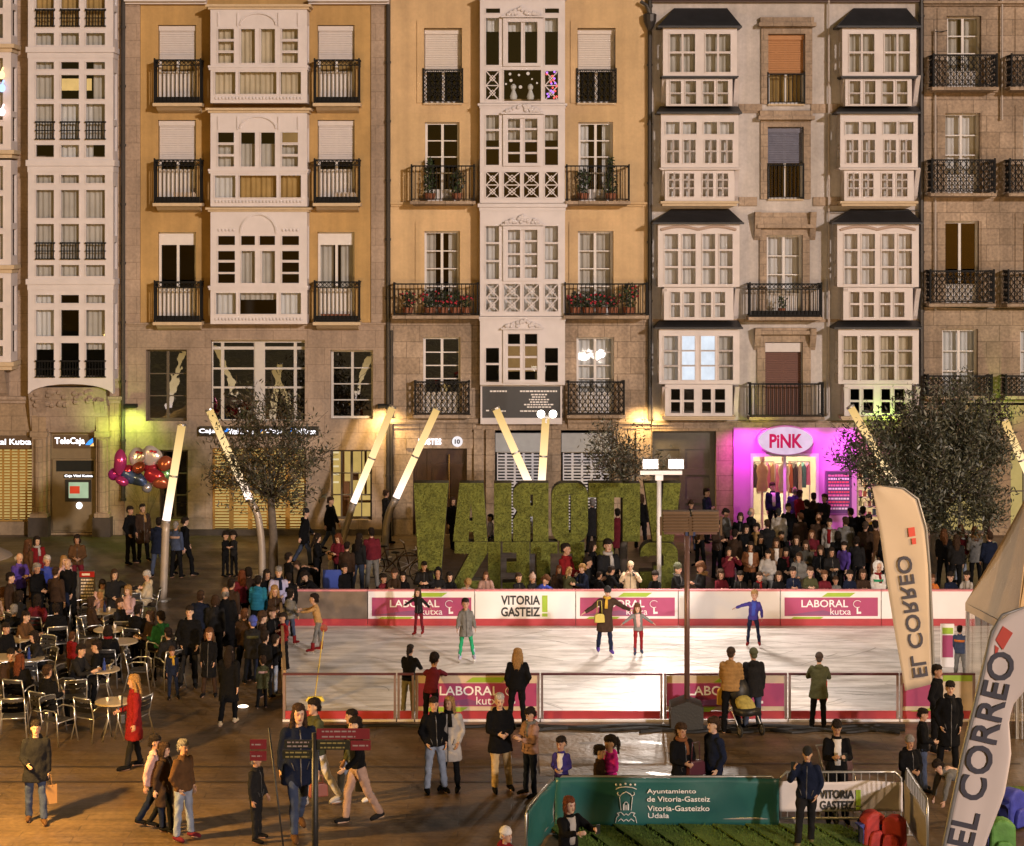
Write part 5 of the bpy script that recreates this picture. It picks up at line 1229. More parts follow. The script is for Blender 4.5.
# ---- feather flags
def feather(label, left, right, Y, dy, mat, pole, axis_txt, sq, mirror, amp):
    """left/right: px polylines bottom to top; cloth hung on a bent pole"""
    n = 26
    def samp(pl, t):
        L_ = [0]
        for i in range(len(pl) - 1): L_.append(L_[-1] + math.hypot(pl[i + 1][0] - pl[i][0], pl[i + 1][1] - pl[i][1]))
        d = t * L_[-1]
        for i in range(len(pl) - 1):
            if d <= L_[i + 1] or i == len(pl) - 2: k = (d - L_[i]) / (L_[i + 1] - L_[i]); return (pl[i][0] + (pl[i + 1][0] - pl[i][0]) * k, pl[i][1] + (pl[i + 1][1] - pl[i][1]) * k)
    vs = []; m = 12
    for j in range(n):
        a, c = samp(left, j / (n - 1)), samp(right, j / (n - 1))
        for i in range(m):
            u = i / (m - 1); p = at(a[0] + (c[0] - a[0]) * u, a[1] + (c[1] - a[1]) * u, Y)
            p.y += amp * (math.sin(u * 9 + j * .25) * .6 + math.sin(u * 4 - j * .4)); vs.append(p)
    base = pole[0]
    r = wempty('feather_flag', tuple(base), label, 'flag')
    mb = MB(); mb.smooth = True; mb.add(vs, [(j * m + i, j * m + i + 1, (j + 1) * m + i + 1, (j + 1) * m + i) for j in range(n - 1) for i in range(m - 1)])
    cl = mb.build('cloth', mat, r)
    mo = cl.modifiers.new('thickness', 'SOLIDIFY'); mo.thickness = .006; mo.offset = 1
    mb = MB(); mb.smooth = True; mb.tube(pole, [.032] * (len(pole) - 3) + [.024, .018, .012], 8); mb.build('pole', pm('flag_pole', (.25, .24, .23), .4, metal=.3), r)
    mb = MB(); mb.lathe([(.3, 0), (.3, .1), (.06, .14), (.05, .3)], tuple(base), 16); mb.build('base', BLK, r)
    p0, p1, h = axis_txt; A, B_ = at(p0[0], p0[1], Y - dy), at(p1[0], p1[1], Y - dy); rt = (B_ - A).normalized()
    up = Vector((0, 1, 0)).cross(rt) * (1 if mirror else -1)
    c = (A + B_) / 2 - up * (h / 2)
    text('lettering', T_['EL CORREO'], pm('flag_navy', (.045, .042, .06), .6) , cl, c, (B_ - A).length, h, right=rt, up=up, thick=(-.004 if mirror else .004))
    mb = MB()
    for q in sq:
        ps = [at(a, c_, Y - dy) for a, c_ in q]; mb.add(ps + [p + Vector((0, .004, 0)) for p in ps], [(0, 1, 2, 3), (7, 6, 5, 4), (0, 4, 5, 1), (1, 5, 6, 2), (2, 6, 7, 3), (3, 7, 4, 0)])
    mb.build('emblem', pm('flag_red', (.55, .06, .035), .6), cl)
FL1 = pm('beige_flag', (.52, .42, .31), .75, var=.08, scale=2); FL2 = pm('white_flag', (.66, .56, .52), .75, var=.06, scale=2)
Y = 37.7; pl = [at(934, 722, Y)] ; pl[0].z = 0
feather('tall beige feather flag seen from behind, leaning over the rink fence', [(905, 691), (896, 640), (885, 570), (877, 515), (872, 487)], [(932, 684), (931, 640), (928, 570), (924, 520), (917, 500), (905, 490), (890, 486.5), (876, 486)], Y, .035, FL1,
        [pl[0], at(934, 690, Y), at(932.5, 640, Y), at(929.5, 570, Y), at(926, 528, Y), at(918, 499, Y), at(904, 488.5, Y), at(876, 485, Y)], ((921, 677), (903.5, 556), .30), [[(908, 528), (914.5, 527), (915.5, 536), (909, 537)], [(911.5, 538.5), (915.8, 538), (916.3, 544), (912.2, 544.5)]], True, .01)
Y = 24.2; b0 = at(940, 846, Y); b0.z = 0; b0.x = fx(934, Y)
feather('big pale pink feather flag with dark lettering at the bottom right corner', [(938, 900), (945, 846), (965, 750), (984, 672), (990, 640), (998, 622), (1012, 612), (1034, 606)], [(975, 900), (985, 846), (1004, 795), (1011, 755), (1009, 722), (1013, 705), (1026, 690), (1050, 668)], Y, .03, FL2,
        [b0, at(936, 930, Y), at(944, 846, Y), at(964, 750, Y), at(983, 672, Y), at(992, 632, Y), at(1002, 615, Y), at(1034, 604, Y)], ((960, 846), (1004, 652), .34), [[(995.5, 640), (1003, 626), (1013, 633), (1003, 650)], [(995, 645), (999, 648), (997, 655), (995, 653)]], False, .012)

# ---- green banner barrier, crowd barriers
def barrier(p, q, label, banner=None, h=1.05):
    p, q = Vector(p), Vector(q); d = (q - p); L_ = d.length; d.normalize(); nrm = Vector((d.y, -d.x, 0))
    r = wempty('crowd_barrier', tuple((p + q) / 2), label, 'barrier', 'steel crowd barriers round the foreground turf')
    Z = lambda u, z, o=0: p + d * u + Vector((0, 0, z)) + nrm * o
    mb = MB(); mb.smooth = True; mb.tube([Z(.02, .15), Z(.02, h - .1), Z(.12, h), Z(L_ - .12, h), Z(L_ - .02, h - .1), Z(L_ - .02, .15), Z(.02, .15)], .022, 8); mb.build('frame', STEEL, r)
    mb = MB(); n = int(L_ / .13)
    for i in range(1, n): mb.bar(Z(L_ * i / n, .16), Z(L_ * i / n, h - .01), .014)
    mb.build('bar', STEEL, r)
    for u in (.3, L_ - .3):
        mb = MB(); mb.bar(Z(u, .02, -.32), Z(u, .02, .32), .04, .02); mb.bar(Z(u, .03), Z(u, .16), .03); mb.build('foot', STEEL, r)
    return r, Z, nrm, L_
YG = gp(660, 828.5).y
GREENB = pm('green_banner', (.018, .10, .095), .38, var=.15, scale=1.4, bump=.25, bscale=3)
def cloth(parent, name, mat, P, W, H, z0, amp=.015, nx=36, ny=10, seed=0):
    vs = []
    for j in range(ny):
        for i in range(nx):
            u, v = i / (nx - 1), j / (ny - 1); vs.append(P(u * W, z0 + v * H + .012 * math.sin(u * 11 + seed) * v, amp * (math.sin(u * 19 + v * 4 + seed) * .5 + math.sin(u * 7 - v * 6)) + .03))
    mb = MB(); mb.smooth = True; mb.add(vs, [(j * nx + i, j * nx + i + 1, (j + 1) * nx + i + 1, (j + 1) * nx + i) for j in range(ny - 1) for i in range(nx - 1)])
    o = mb.build(name, mat, parent); s_ = o.modifiers.new('thickness', 'SOLIDIFY'); s_.thickness = .004
    return o
xg0, xg1 = fx(555, YG), fx(779, YG)
r, Z, nr, L_ = barrier((xg0, YG + .05, 0), (xg1, YG + .05, 0), 'barrier carrying the long green town hall banner', h=.85)
cl = cloth(r, 'banner', GREENB, Z, L_, .82, .02)
yb = YG + .05 - .052
for s_, px, py, w, h in (('Ayuntamiento', 671.5, 794.6, 49, 5.6), ('de Vitoria-Gasteiz', 678.5, 801.6, 63, 5.2), ('Vitoria-Gasteizko', 678.5, 811, 62, 5.4), ('Udala', 658.5, 818, 21, 5.0)):
    text('lettering', T_[s_], WHITEP, cl, (fx(px, yb), yb, fz(py, yb)), w * yb / F, h * yb / F)
em = MB(); E = lambda a, c: (fx(a, yb), yb - .008, fz(c, yb))
def pline(pts, w=.022):
    for i in range(len(pts) - 1): em.bar(E(*pts[i]), E(*pts[i + 1]), w, .008)
pline([(615.5, 789), (620, 787.2), (626, 786.6), (632, 787.2), (636.5, 789)], .03)
for a in (616, 620.5, 625.5, 630.5, 635): em.ell(E(a, 784.5 - (.8 if a == 625.5 else 0)), (.018, .008, .018), 8, 5)
pline([(618, 792), (617.5, 794), (620, 796), (621.5, 794), (626, 791.5), (630.5, 794), (632, 796), (634.5, 794), (634, 792)], .03)
pline([(619.5, 797), (621, 810)], .03); pline([(632.5, 797), (631, 810)], .03); pline([(623.8, 810), (623.8, 804), (625, 802), (627, 802), (628.2, 804), (628.2, 810)], .024); pline([(626, 805), (626, 810)], .016)
pline([(615.5, 822.5), (616.5, 817), (619, 815), (617, 813), (621, 812), (624, 815), (626, 813.5), (628, 815), (631, 812), (635, 813), (633, 815), (635.5, 817), (636.5, 822.5)], .03)
pline([(618, 821), (621, 818.5), (623.5, 821), (626, 819), (628.5, 821), (631, 818.5), (634, 821)], .024)
em.build('crest', WHITEP, cl)
p0, p1 = gp(553, 829), gp(526, 862)
r, Z, nr, L_ = barrier((p1.x, p1.y, 0), (p0.x, p0.y, 0), 'barrier with green banner running towards the camera left of the turf', h=.84)
cloth(r, 'banner', GREENB, lambda u, z, o_: Z(u, z, o_), L_, .8, .02, seed=4)
YV = gp(840, 828).y
r, Z, nr, L_ = barrier((fx(779.5, YV), YV + .05, 0), (fx(903, YV), YV + .05, 0), 'barrier carrying the white black lettered banner behind the man on the phone', h=.92)
cl = cloth(r, 'banner', pm('white_banner', (.6, .54, .53), .5, var=.06, bump=.15, bscale=4), Z, L_, .5, .27, .008)
yv = YV + .05 - .047; vitoria(cl, fx(819, yv), fx(862, yv), fz(810, yv), fz(789, yv), yv)
q0, q1 = gp(906, 830), gp(928, 868)
r, Z, nr, L_ = barrier((q0.x, q0.y, 0), (q1.x, q1.y, 0), 'bare steel barrier turning towards the camera beside the big flag')
cloth(r, 'banner', pm('grey_mesh', (.3, .26, .23), .6), Z, L_, .62, .2, .006, seed=2)

# ---- finger posts in the foreground
SIGNR = pm('sign_red', (.17, .006, .010), .5, var=.2); SIGNG = pm('sign_dark_green', (.018, .017, .007), .4, var=.1)
TXY = pm('sign_text_pale', (.26, .2, .06), .5); TXW = pm('sign_text_white', (.3, .22, .19), .5)
def fpost(px, Y, ytop, label, arms, lean=0, rad=.04):
    x = fx(px, Y); r = wempty('finger_post', (x + lean, Y, 0), label, 'signpost')
    mb = MB(); mb.smooth = True; mb.tube([(x + lean, Y, 0), (x, Y, fz(ytop, Y))], rad, 10); mb.build('pole', BLK, r)
    for a, c, t, u, mat, tx, n in arms:
        mb = MB(); x0, x1, z0, z1 = fx(a, Y), fx(c, Y), fz(u, Y), fz(t, Y); mb.box(x0, x1, Y - .07, Y - .045, z0, z1); o_ = mb.build('sign', mat, r)
        mb = MB()
        for k in range(n):
            zz = z0 + (z1 - z0) * (k + .5) / n; xx = x0 + (x1 - x0) * .1; e = x0 + (x1 - x0) * (.92 - .2 * rnd.random())
            while xx < e: w = .03 + .07 * rnd.random(); mb.box(xx, min(xx + w, e), Y - .076, Y - .071, zz - .011, zz + .011); xx += w + .018
        mb.build('text_lines', tx, o_)
fpost(315, 28.2, 733, 'dark signpost with red and green finger boards in front of the walking youths', [(317, 370, 727.5, 738, SIGNR, TXW, 2), (317.5, 350, 739.5, 748.5, SIGNG, TXY, 2), (351, 371, 739.5, 749, SIGNR, TXW, 1), (285, 312.5, 739, 746.8, SIGNG, TXW, 2), (283, 312.5, 749, 757.5, SIGNG, TXY, 2)], rad=.05)
fpost(269, 28.6, 728, 'thin leaning signpost with two small red boards at the older man', [(250.5, 267, 738.5, 748, SIGNR, TXW, 1), (250.5, 267, 750, 759.5, SIGNR, TXW, 1)], lean=.3, rad=.014)

# ---- terrace furniture
WEAVE = pm('dark_weave', (.03, .026, .024), .6, var=.3, scale=30, bump=.4)
def chair_proto():
    r = empty('cafe_chair', (0, 0, 0), 0, 'aluminium cafe chair', 'chair', 'cafe chairs on the terrace')
    mb = MB(); mb.box(-.21, .21, -.2, .2, .425, .45); mb.build('seat', WEAVE, r)
    mb = MB(); mb.smooth = True
    n = 8; vs = []
    for zz, hh in ((.56, .09), (.675, .07), (.77, .06)):
        vs = []; fs = []
        for j in range(2):
            for i in range(n):
                u = i / (n - 1) * 2 - 1; z = zz + hh * j; y = .205 + .05 * (1 - u * u) + (z - .52) * .2; vs.append((u * .215, y, z)); vs.append((u * .215, y + .018, z))
        for i in range(n - 1): fs += [(2 * i, 2 * i + 2, 2 * n + 2 * i + 2, 2 * n + 2 * i), (2 * i + 1, 2 * n + 2 * i + 1, 2 * n + 2 * i + 3, 2 * i + 3)]
        mb.add(vs, fs); mb.build('backrest', WEAVE, r)
    for s in (-1, 1):
        mb = MB(); mb.smooth = True; mb.tube([(s * .27, -.27, 0), (s * .24, -.2, .44), (s * .25, -.19, .62), (s * .25, -.14, .66), (s * .25, .1, .66), (s * .24, .22, .6)], .014, 7); mb.build('leg', ALU, r)
        mb = MB(); mb.smooth = True; mb.tube([(s * .27, .3, 0), (s * .23, .2, .42), (s * .225, .24, .62), (s * .215, .29, .84)], .014, 7); mb.build('leg', ALU, r)
    mb = MB(); mb.smooth = True; mb.tube([(-.215, .29, .84), (-.1, .34, .85), (.1, .34, .85), (.215, .29, .84)], .014, 7); mb.tube([(-.24, -.2, .435), (.24, -.2, .435)], .012, 6); mb.tube([(-.23, .2, .43), (.23, .2, .43)], .012, 6); mb.build('frame', ALU, r)
    return r
def table_proto():
    r = empty('cafe_table', (0, 0, 0), 0, 'round cafe table', 'table', 'round cafe tables on the terrace')
    mb = MB(); mb.lathe([(.345, .70), (.355, .705), (.355, .725), (.34, .735)], (0, 0, 0), 28); mb.build('tabletop', pm('table_top', (.5, .4, .27), .3, metal=.2, var=.1), r)
    for k in range(4):
        a = R(45 + 90 * k); mb = MB(); mb.smooth = True; mb.tube([(.30 * math.cos(a), .30 * math.sin(a), 0), (.13 * math.cos(a), .13 * math.sin(a), .38), (.15 * math.cos(a), .15 * math.sin(a), .7)], .015, 7); mb.build('leg', ALU, r)
    return r
CH0, TB0 = chair_proto(), table_proto(); used = {'c': False, 't': False}
def put(proto, key, loc, rz, label):
    o = proto if not used[key] else copy_tree(proto); used[key] = True
    o.location = loc; o.rotation_euler = (0, 0, rz); o['label'] = label; return o
CUPM = pm('cup_white', (.75, .72, .68), .3)
def cup(loc, label):
    mb = MB(); mb.lathe([(.02, 0), (.035, .07), (.032, .068), (.018, .006)], tuple(loc), 12); return mb
for i, (px, py, lab) in enumerate([(103.5, 611, 'round table before the woman in the pale scarf'), (109, 629, 'table just behind the red collar'), (103, 669, 'table right of the man in black seen side on'), (113, 701, 'table at the hand of the red coated woman'),
                                   (14, 639, 'round table of the man in the brown jacket'), (28, 658, 'round table behind the red brown hair'), (1, 657, 'round table cut by the left edge'), (122, 641, 'round table beside the green jacket')]):
    p = gp(px, py, .73); put(TB0, 't', (p.x, p.y, 0), rnd.random(), lab)
    for k, (dx, dy) in enumerate(((-.1, -.05), (.12, .08))):
        if i in (6, 7) and k: continue
        c = cup((p.x + dx, p.y + dy, .737), ''); o = c.build('coffee_cup', CUPM); tag(o, ('left' if dx < 0 else 'right') + ' white cup on the ' + lab, 'cup', 'cups on the cafe tables')
    if i in (0, 2, 5):
        mb = MB(); mb.lathe([(.02, 0), (.035, .0), (.035, .14), (.013, .19), (.013, .25)], (p.x + .05, p.y - .12, .737), 12); tag(mb.build('bottle', pm('bottle_blue', (.03, .05, .2), .15)), 'dark bottle on the ' + lab, 'bottle', 'bottles on the cafe tables')
for px, py, rz, lab in [(74, 718, 200, 'empty aluminium chair nearest the man in the dark parka, back to camera'), (92, 738, 150, 'empty aluminium chair in front of the table by the red coat, legs shining'), (14, 738, 190, 'empty aluminium chair left of the man in the dark parka'), (58, 742, 60, 'empty aluminium chair turned right behind the man in the dark parka'),
                        (134, 737, 250, 'empty aluminium chair behind the legs of the red coated woman'), (40, 676, 330, 'empty aluminium chair with its back to the brown haired woman'), (52, 645, 110, 'empty aluminium chair on the lane between the tables'), (88, 655, 20, 'empty aluminium chair behind the child in red'),
                        (140, 690, 90, 'empty aluminium chair at the right of the red coated woman'), (126, 655, 180, 'empty aluminium chair by the table of the green jacket'), (86, 628, 300, 'empty aluminium chair below the menu board'), (48, 628, 70, 'empty aluminium chair right of the man in the brown jacket'),
                        (168, 668, 260, 'empty aluminium chair right of the green jacket'), (4, 690, 120, 'empty aluminium chair at the left edge below the tables'), (130, 625, 200, 'empty aluminium chair between the woman in dark and the man with the white hat'), (30, 706, 30, 'empty aluminium chair behind the seated woman with long hair')]:
    p = gp(px, py); put(CH0, 'c', (p.x, p.y, 0), R(rz), lab)
p = gp(87, 624)
r = wempty('menu_board', tuple(p), 'standing menu board with red header on the terrace', 'menu board')
mb = MB(); Y = p.y; mb.box(fx(79, Y), fx(95, Y), Y, Y + .04, fz(606, Y), fz(571, Y)); mb.box(fx(79.5, Y), fx(80.5, Y), Y, Y + .04, 0, fz(606, Y) - .002); mb.box(fx(93.5, Y), fx(94.5, Y), Y, Y + .04, 0, fz(606, Y) - .002); pn = mb.build('board', pm('menu_dark', (.06, .045, .035), .5), r)
mb = MB(); mb.box(fx(79.5, Y), fx(94.5, Y), Y - .012, Y - .002, fz(577, Y), fz(571.5, Y)); mb.build('header', emit('menu_red', (.8, .04, .02), .45), pn)
mb = MB()
for k in range(8):
    py = 579 + k * 3.2; x = 81
    while x < 93: w = 1 + 2 * rnd.random(); mb.box(fx(x, Y), fx(min(x + w, 93.5), Y), Y - .008, Y - .002, fz(py + 1.5, Y), fz(py, Y)); x += w + .6
mb.box(fx(82, Y), fx(90, Y), Y - .018, Y - .013, fz(575.3, Y), fz(573.3, Y)); mb.build('text_lines', pm('menu_text', (.6, .5, .38), .5), pn)
# parasol / folded awning edge at the left
mb = MB(); p = at(-36, 557, gp(0, 640).y); mb.smooth = True; mb.lathe([(1.15, 0), (1.12, .04), (.55, .32), (.05, .52)], tuple(p), 24); r = wempty('parasol', (p.x, p.y, 0), 'grey cafe parasol cut by the left edge', 'parasol'); mb.build('canopy', pm('parasol_grey', (.2, .16, .13), .7, bump=.2), r)
mb = MB(); mb.tube([(p.x, p.y, 0), (p.x, p.y, p.z + .5)], .025, 8); mb.lathe([(.25, 0), (.25, .07), (.05, .1)], (p.x, p.y, 0), 14); mb.build('pole', STEEL, r)

# ---- balloons (plain foil shapes)
Yb = 53.5
FOIL = {n: pm('foil_' + n, c, .22, metal=.55, var=.12) for n, c in (('pink', (.5, .05, .2)), ('white', (.7, .62, .6)), ('blue', (.08, .13, .28)), ('red', (.40, .03, .05)), ('orange', (.38, .10, .05)), ('green', (.12, .28, .12)), ('silver', (.35, .35, .4)), ('magenta', (.45, .03, .3)))}
hand = at(147, 519, Yb)
for i, (px, py, rx, rz, m, lab) in enumerate([(137.5, 457, 7, 7.5, 'white', 'round white foil balloon, left of the two white ones'), (151.5, 456, 8, 8, 'white', 'round white foil balloon, right of the two white ones'), (120, 462, 5, 11, 'pink', 'long pink foil balloon at the left of the bunch'), (115, 474, 6, 5, 'magenta', 'magenta foil balloon low at the left of the bunch'),
                                             (133, 477, 12, 6, 'blue', 'long blue foil balloon low in the bunch'), (139, 467, 5, 5, 'orange', 'small orange foil balloon under the white pair'), (151, 468, 6, 5, 'red', 'red foil balloon under the right white one'), (154, 476, 8, 6, 'red', 'red foil balloon in the middle of the bunch'),
                                             (165, 463, 6, 6, 'orange', 'orange foil balloon near the light column'), (164, 474, 6, 6, 'green', 'green foil balloon beside the light column'), (161, 483, 7, 5, 'orange', 'low orange foil balloon at the right of the bunch'), (148, 488, 4, 4, 'silver', 'small silver foil balloon at the bottom of the bunch'), (128, 470, 5, 5, 'red', 'red foil balloon between the pink and the blue'), (122, 481, 5, 4, 'pink', 'small pink foil balloon at the bottom left of the bunch')]):
    c = at(px, py, Yb + .12 * math.sin(i * 2.3)); k = Yb / F
    r = wempty('balloon', tuple(c), lab, 'balloon', 'foil balloons of the balloon seller')
    mb = MB(); mb.smooth = True; M = Matrix.Rotation(R(25 if m == 'blue' else rnd.uniform(-20, 20)), 3, 'Y'); mb.ell(c, (rx * k * 1.3, .15, rz * k * 1.25), 16, 10, M)
    mb.v = [tuple(Vector(v) + (Vector(v) - c).normalized() * .03 * math.sin(9 * v[0] + 3 * i) * math.sin(11 * v[2] + i)) for v in mb.v]; mb.build('foil', FOIL[m], r)
    if m == 'white':
        bw = MB(); bw.ell(c + Vector((.12, -.12, .13)), (.06, .03, .04), 8, 6); bw.ell(c + Vector((.02, -.12, .15)), (.06, .03, .04), 8, 6); bw.build('bow', FOIL['red'], r)
    mb = MB(); mb.tube([c - Vector((0, 0, rz * k * .9)), c.lerp(hand, .5) + Vector((0, 0, -.05)), hand], .002, 4); mb.build('string', BLK, r)

# ---- bicycles
def bicycle(px, py, rz, label):
    p = gp(px, py); r = empty('bicycle', tuple(p), R(rz), label, 'bicycle', 'bicycles parked by the grass letters')
    for x in (-.52, .52):
        mb = MB(); n = 22; pts = [(x + .33 * math.cos(2 * math.pi * i / n), 0, .34 + .33 * math.sin(2 * math.pi * i / n)) for i in range(n + 1)]; mb.smooth = True; mb.tube(pts, .017, 6); w = mb.build('wheel', RUB, r)
        mb = MB()
        for i in range(9): a = i * .7; mb.bar((x, 0, .34), (x + .32 * math.cos(a), 0, .34 + .32 * math.sin(a)), .006)
        mb.build('spokes', ALU, w)
    mb = MB(); mb.smooth = True
    for a, c in (((-.52, 0, .34), (-.05, 0, .3)), ((-.05, 0, .3), (-.2, 0, .85)), ((-.52, 0, .34), (-.16, 0, .75)), ((-.17, 0, .78), (.38, 0, .8)), ((-.05, 0, .3), (.38, 0, .72)), ((.52, 0, .34), (.36, 0, .95))): mb.tube([a, c], .018, 8)
    mb.build('frame', pm('bike_frame', (.12, .07, .04), .35, metal=.4), r)
    mb = MB(); mb.ell((-.22, 0, .88), (.13, .06, .035), 10, 6); mb.build('saddle', BLK, r)
    mb = MB(); mb.smooth = True; mb.tube([(.3, -.27, 1.0), (.36, -.1, .97), (.36, .1, .97), (.3, .27, 1.0)], .014, 6); mb.build('handlebar', ALU, r)
bicycle(391, 577, 12, 'brown bicycle parked left of the grass exclamation slab'); bicycle(403, 584, -8, 'bicycle parked nearer the rink by the grass exclamation slab')
# blue folding chair of the pushchair group
p = gp(333, 604); r = empty('folding_chair', tuple(p), R(180), 'blue folding chair standing behind the far left rink board', 'chair')
BLUE = pm('blue_cloth', (.03, .06, .3), .6)
mb = MB(); mb.box(-.24, .24, -.22, .22, .42, .45); mb.build('seat', BLUE, r); mb = MB(); mb.box(-.24, .24, .23, .26, .48, .95); mb.build('backrest', BLUE, r)
for s in (-1, 1):
    mb = MB(); mb.tube([(s * .26, -.24, 0), (s * .26, .245, .7), (s * .26, .27, .98)], .014, 6); mb.tube([(s * .28, .25, 0), (s * .28, -.22, .44)], .014, 6); mb.build('leg', ALU, r)
a, c = at(552, 560, 50.15), at(622, 560, 50.15)
mb = MB(); mb.box(a.x, c.x, 49.95, 50.5, .06, .43); mb.box(a.x + .08, c.x - .08, 50.02, 50.43, 0, .059); tag(mb.build('stone_bench', TRIMST), 'low stone bench in front of the grass letters under the seated men', 'bench')
# concrete-floor spotlight
p = gp(243, 706.5); r = wempty('ground_lamp', tuple(p), 'round lit lamp set in the paving behind the walking woman in black', 'lamp')
mb = MB(); mb.lathe([(.11, .004), (.10, .012)], tuple(p), 20); mb.build('lens', emit('ground_lens', (1, .82, .6), 6), r)
mb = MB(); mb.lathe([(.14, 0), (.14, .003)], tuple(p), 20); mb.build('rim', STEEL, r)

# ---- pushchairs and bags
def pushchair(loc, rz, label, cloth_m, cover_m, sc=1.0):
    r = empty('pushchair', loc, rz, label, 'pushchair'); r.scale = (sc, sc, sc)
    for x, y in ((-.24, -.42), (.24, -.42), (-.27, .34), (.27, .34)):
        mb = MB(); n = 14; mb.smooth = True; mb.tube([(x, y + .1 * math.cos(2 * math.pi * i / n), .12 + .1 * math.sin(2 * math.pi * i / n)) for i in range(n + 1)], .022, 6); w = mb.build('wheel', RUB, r)
        mb = MB(); mb.tube([(x - .012, y, .12), (x + .012, y, .12)], .06, 10); mb.build('hub', ALU, w)
    mb = MB(); mb.smooth = True
    for s in (-.25, .25): mb.tube([(s, -.42, .14), (s, -.05, .5), (s, .42, .98), (s, .5, 1.02)], .014, 6); mb.tube([(s, .34, .14), (s, -.1, .52)], .014, 6)
    mb.tube([(-.25, .5, 1.02), (.25, .5, 1.02)], .018, 8); mb.tube([(-.27, .34, .13), (.27, .34, .13)], .012, 6); mb.build('frame', STEEL, r)
    mb = MB(); mb.smooth = True; mb.prism([(-.5, .42), (-.1, .36), (.2, .72), (.14, .8), (-.12, .5), (-.46, .55)], -.2, .2, plane='YZ'); mb.build('seat', cloth_m, r)
    mb = MB(); mb.smooth = True; vs = []; n = 10
    for j in range(5):
        for i in range(n): a = math.pi * i / (n - 1); t = R(10 + 30 * j); vs.append((.23 * math.cos(a), .1 - .36 * math.sin(t) * (.4 + .6 * math.sin(a)) + .14, .7 + .36 * math.cos(t) * (.15 + .85 * math.sin(a)) + .05))
    mb.add(vs, [(j * n + i, j * n + i + 1, (j + 1) * n + i + 1, (j + 1) * n + i) for j in range(4) for i in range(n - 1)]); h = mb.build('hood', cloth_m, r); s_ = h.modifiers.new('thickness', 'SOLIDIFY'); s_.thickness = .02
    mb = MB(); mb.smooth = True; mb.ell((0, -.2, .56), (.19, .3, .13), 14, 8, Matrix.Rotation(R(30), 3, 'X')); mb.build('blanket', cover_m, r)
    return r
p = gp(741, 731); pushchair(tuple(p), R(20), 'black pushchair with patterned yellow green cover by the rink fence', BLK, pm('pattern_cover', (.42, .35, .1), .8, var=.8, scale=9))
p = gp(841, 816); pushchair(tuple(p), R(10), 'dark pushchair with small white wheels behind the white banner', pm('maroon_cloth', (.05, .02, .025), .7), pm('maroon_cloth', (.05, .02, .025), .7), 1.05)
def handbag(loc, rz, w, h, d, mat, label, strap=.25, cat='bag', name='handbag'):
    r = empty(name, loc, rz, label, cat)
    if name == 'shopping_bag':
        mb = MB(); mb.holed(-w / 2, w / 2, 0, h, [], -d / 2, -d / 2 + .004); mb.holed(-w / 2, w / 2, 0, h * .98, [], d / 2 - .004, d / 2)
        for s in (-1, 1): mb.add([(s * w / 2, -d / 2, 0), (s * w / 2, d / 2, 0), (s * w / 2, d / 2, h * .98), (s * w * .46, 0, h * .99), (s * w / 2, -d / 2, h)], [(0, 1, 2, 3, 4)])
        mb.quad((-w / 2, -d / 2, .002), (w / 2, -d / 2, .002), (w / 2, d / 2, .002), (-w / 2, d / 2, .002)); mb.build('body', mat, r)
        mb = MB(); mb.smooth = True
        for y in (-d / 2, d / 2): mb.tube([(-w * .2, y, h - .03), (-w * .12, y * .3, h + strap), (w * .12, y * .3, h + strap), (w * .2, y, h - .03)], .006, 6)
        mb.build('strap', mat, r); return r
    mb = MB(); mb.smooth = False; mb.prism([(-w / 2, 0), (w / 2, 0), (w * .46, h * .85), (w * .3, h), (-w * .3, h), (-w * .46, h * .85)], -d / 2, d / 2); o_ = mb.build('body', mat, r)
    bv = o_.modifiers.new('soft', 'BEVEL'); bv.width = min(d, w) * .18; bv.segments = 2
    mb = MB(); mb.smooth = True; mb.tube([(-w * .25, 0, h * .97), (-w * .2, 0, h + strap), (w * .2, 0, h + strap), (w * .25, 0, h * .97)], .009, 6); mb.build('strap', mat, r)
    return r
BACK = {}
def backpack(px, py, rz, mat, label, s=1.0):
    p = gp(px, py); r = empty('backpack', tuple(p), R(rz), label, 'backpack'); r.scale = (s, s, s)
    def soft(x0, x1, y0, y1, z0, z1, nm, m_, w):
        mb = MB(); mb.prism([(x0, z0), (x1, z0), (x1 - .01, z1 - .08), ((x0 + x1) / 2 + .06, z1), ((x0 + x1) / 2 - .08, z1 - .01), (x0 + .02, z1 - .1)], y0, y1); q = mb.build(nm, m_, r)
        b1 = q.modifiers.new('soft', 'BEVEL'); b1.width = w; b1.segments = 3; b1.limit_method = 'NONE'
        return q
    soft(-.2, .2, -.13, .13, 0, .58, 'body', mat, .05); soft(-.15, .15, -.21, -.12, .03, .3, 'pocket', mat, .03); soft(-.215, -.19, -.08, .08, .08, .4, 'side_panel', pm('strap_blue', (.03, .04, .2), .6), .008)
    for q in (-1, 1):
        mb = MB(); mb.smooth = True; mb.tube([(q * .09, .13, .48), (q * .11, .24, .35), (q * .1, .15, .08)], [(.03, .01)] * 3, 6); mb.build('strap', pm('strap_blue', (.03, .04, .2), .6), r)
RB = pm('red_nylon', (.42, .03, .025), .7, var=.4, scale=5, bump=.9, bscale=9)
backpack(872, 846, 20, RB, 'tall red bag with blue straps inside the barrier, left of the pair', 1.0); backpack(894, 849, -30, RB, 'bulky red bag with blue straps inside the barrier, right of the pair', .95)
backpack(1012, 826, 40, pm('blue_nylon', (.04, .05, .35), .7, var=.4, bump=.9, bscale=9), 'blue bag lying behind the big pale flag', 1.1); backpack(1001, 858, 0, pm('green_nylon', (.09, .24, .05), .7, var=.4, bump=.9, bscale=9), 'green bag at the bottom right behind the big pale flag', 1.1)
p = gp(300, 729); 

# ================================================================== PEOPLE
V3 = Vector
def nv(*a): return Vector(a).normalized()
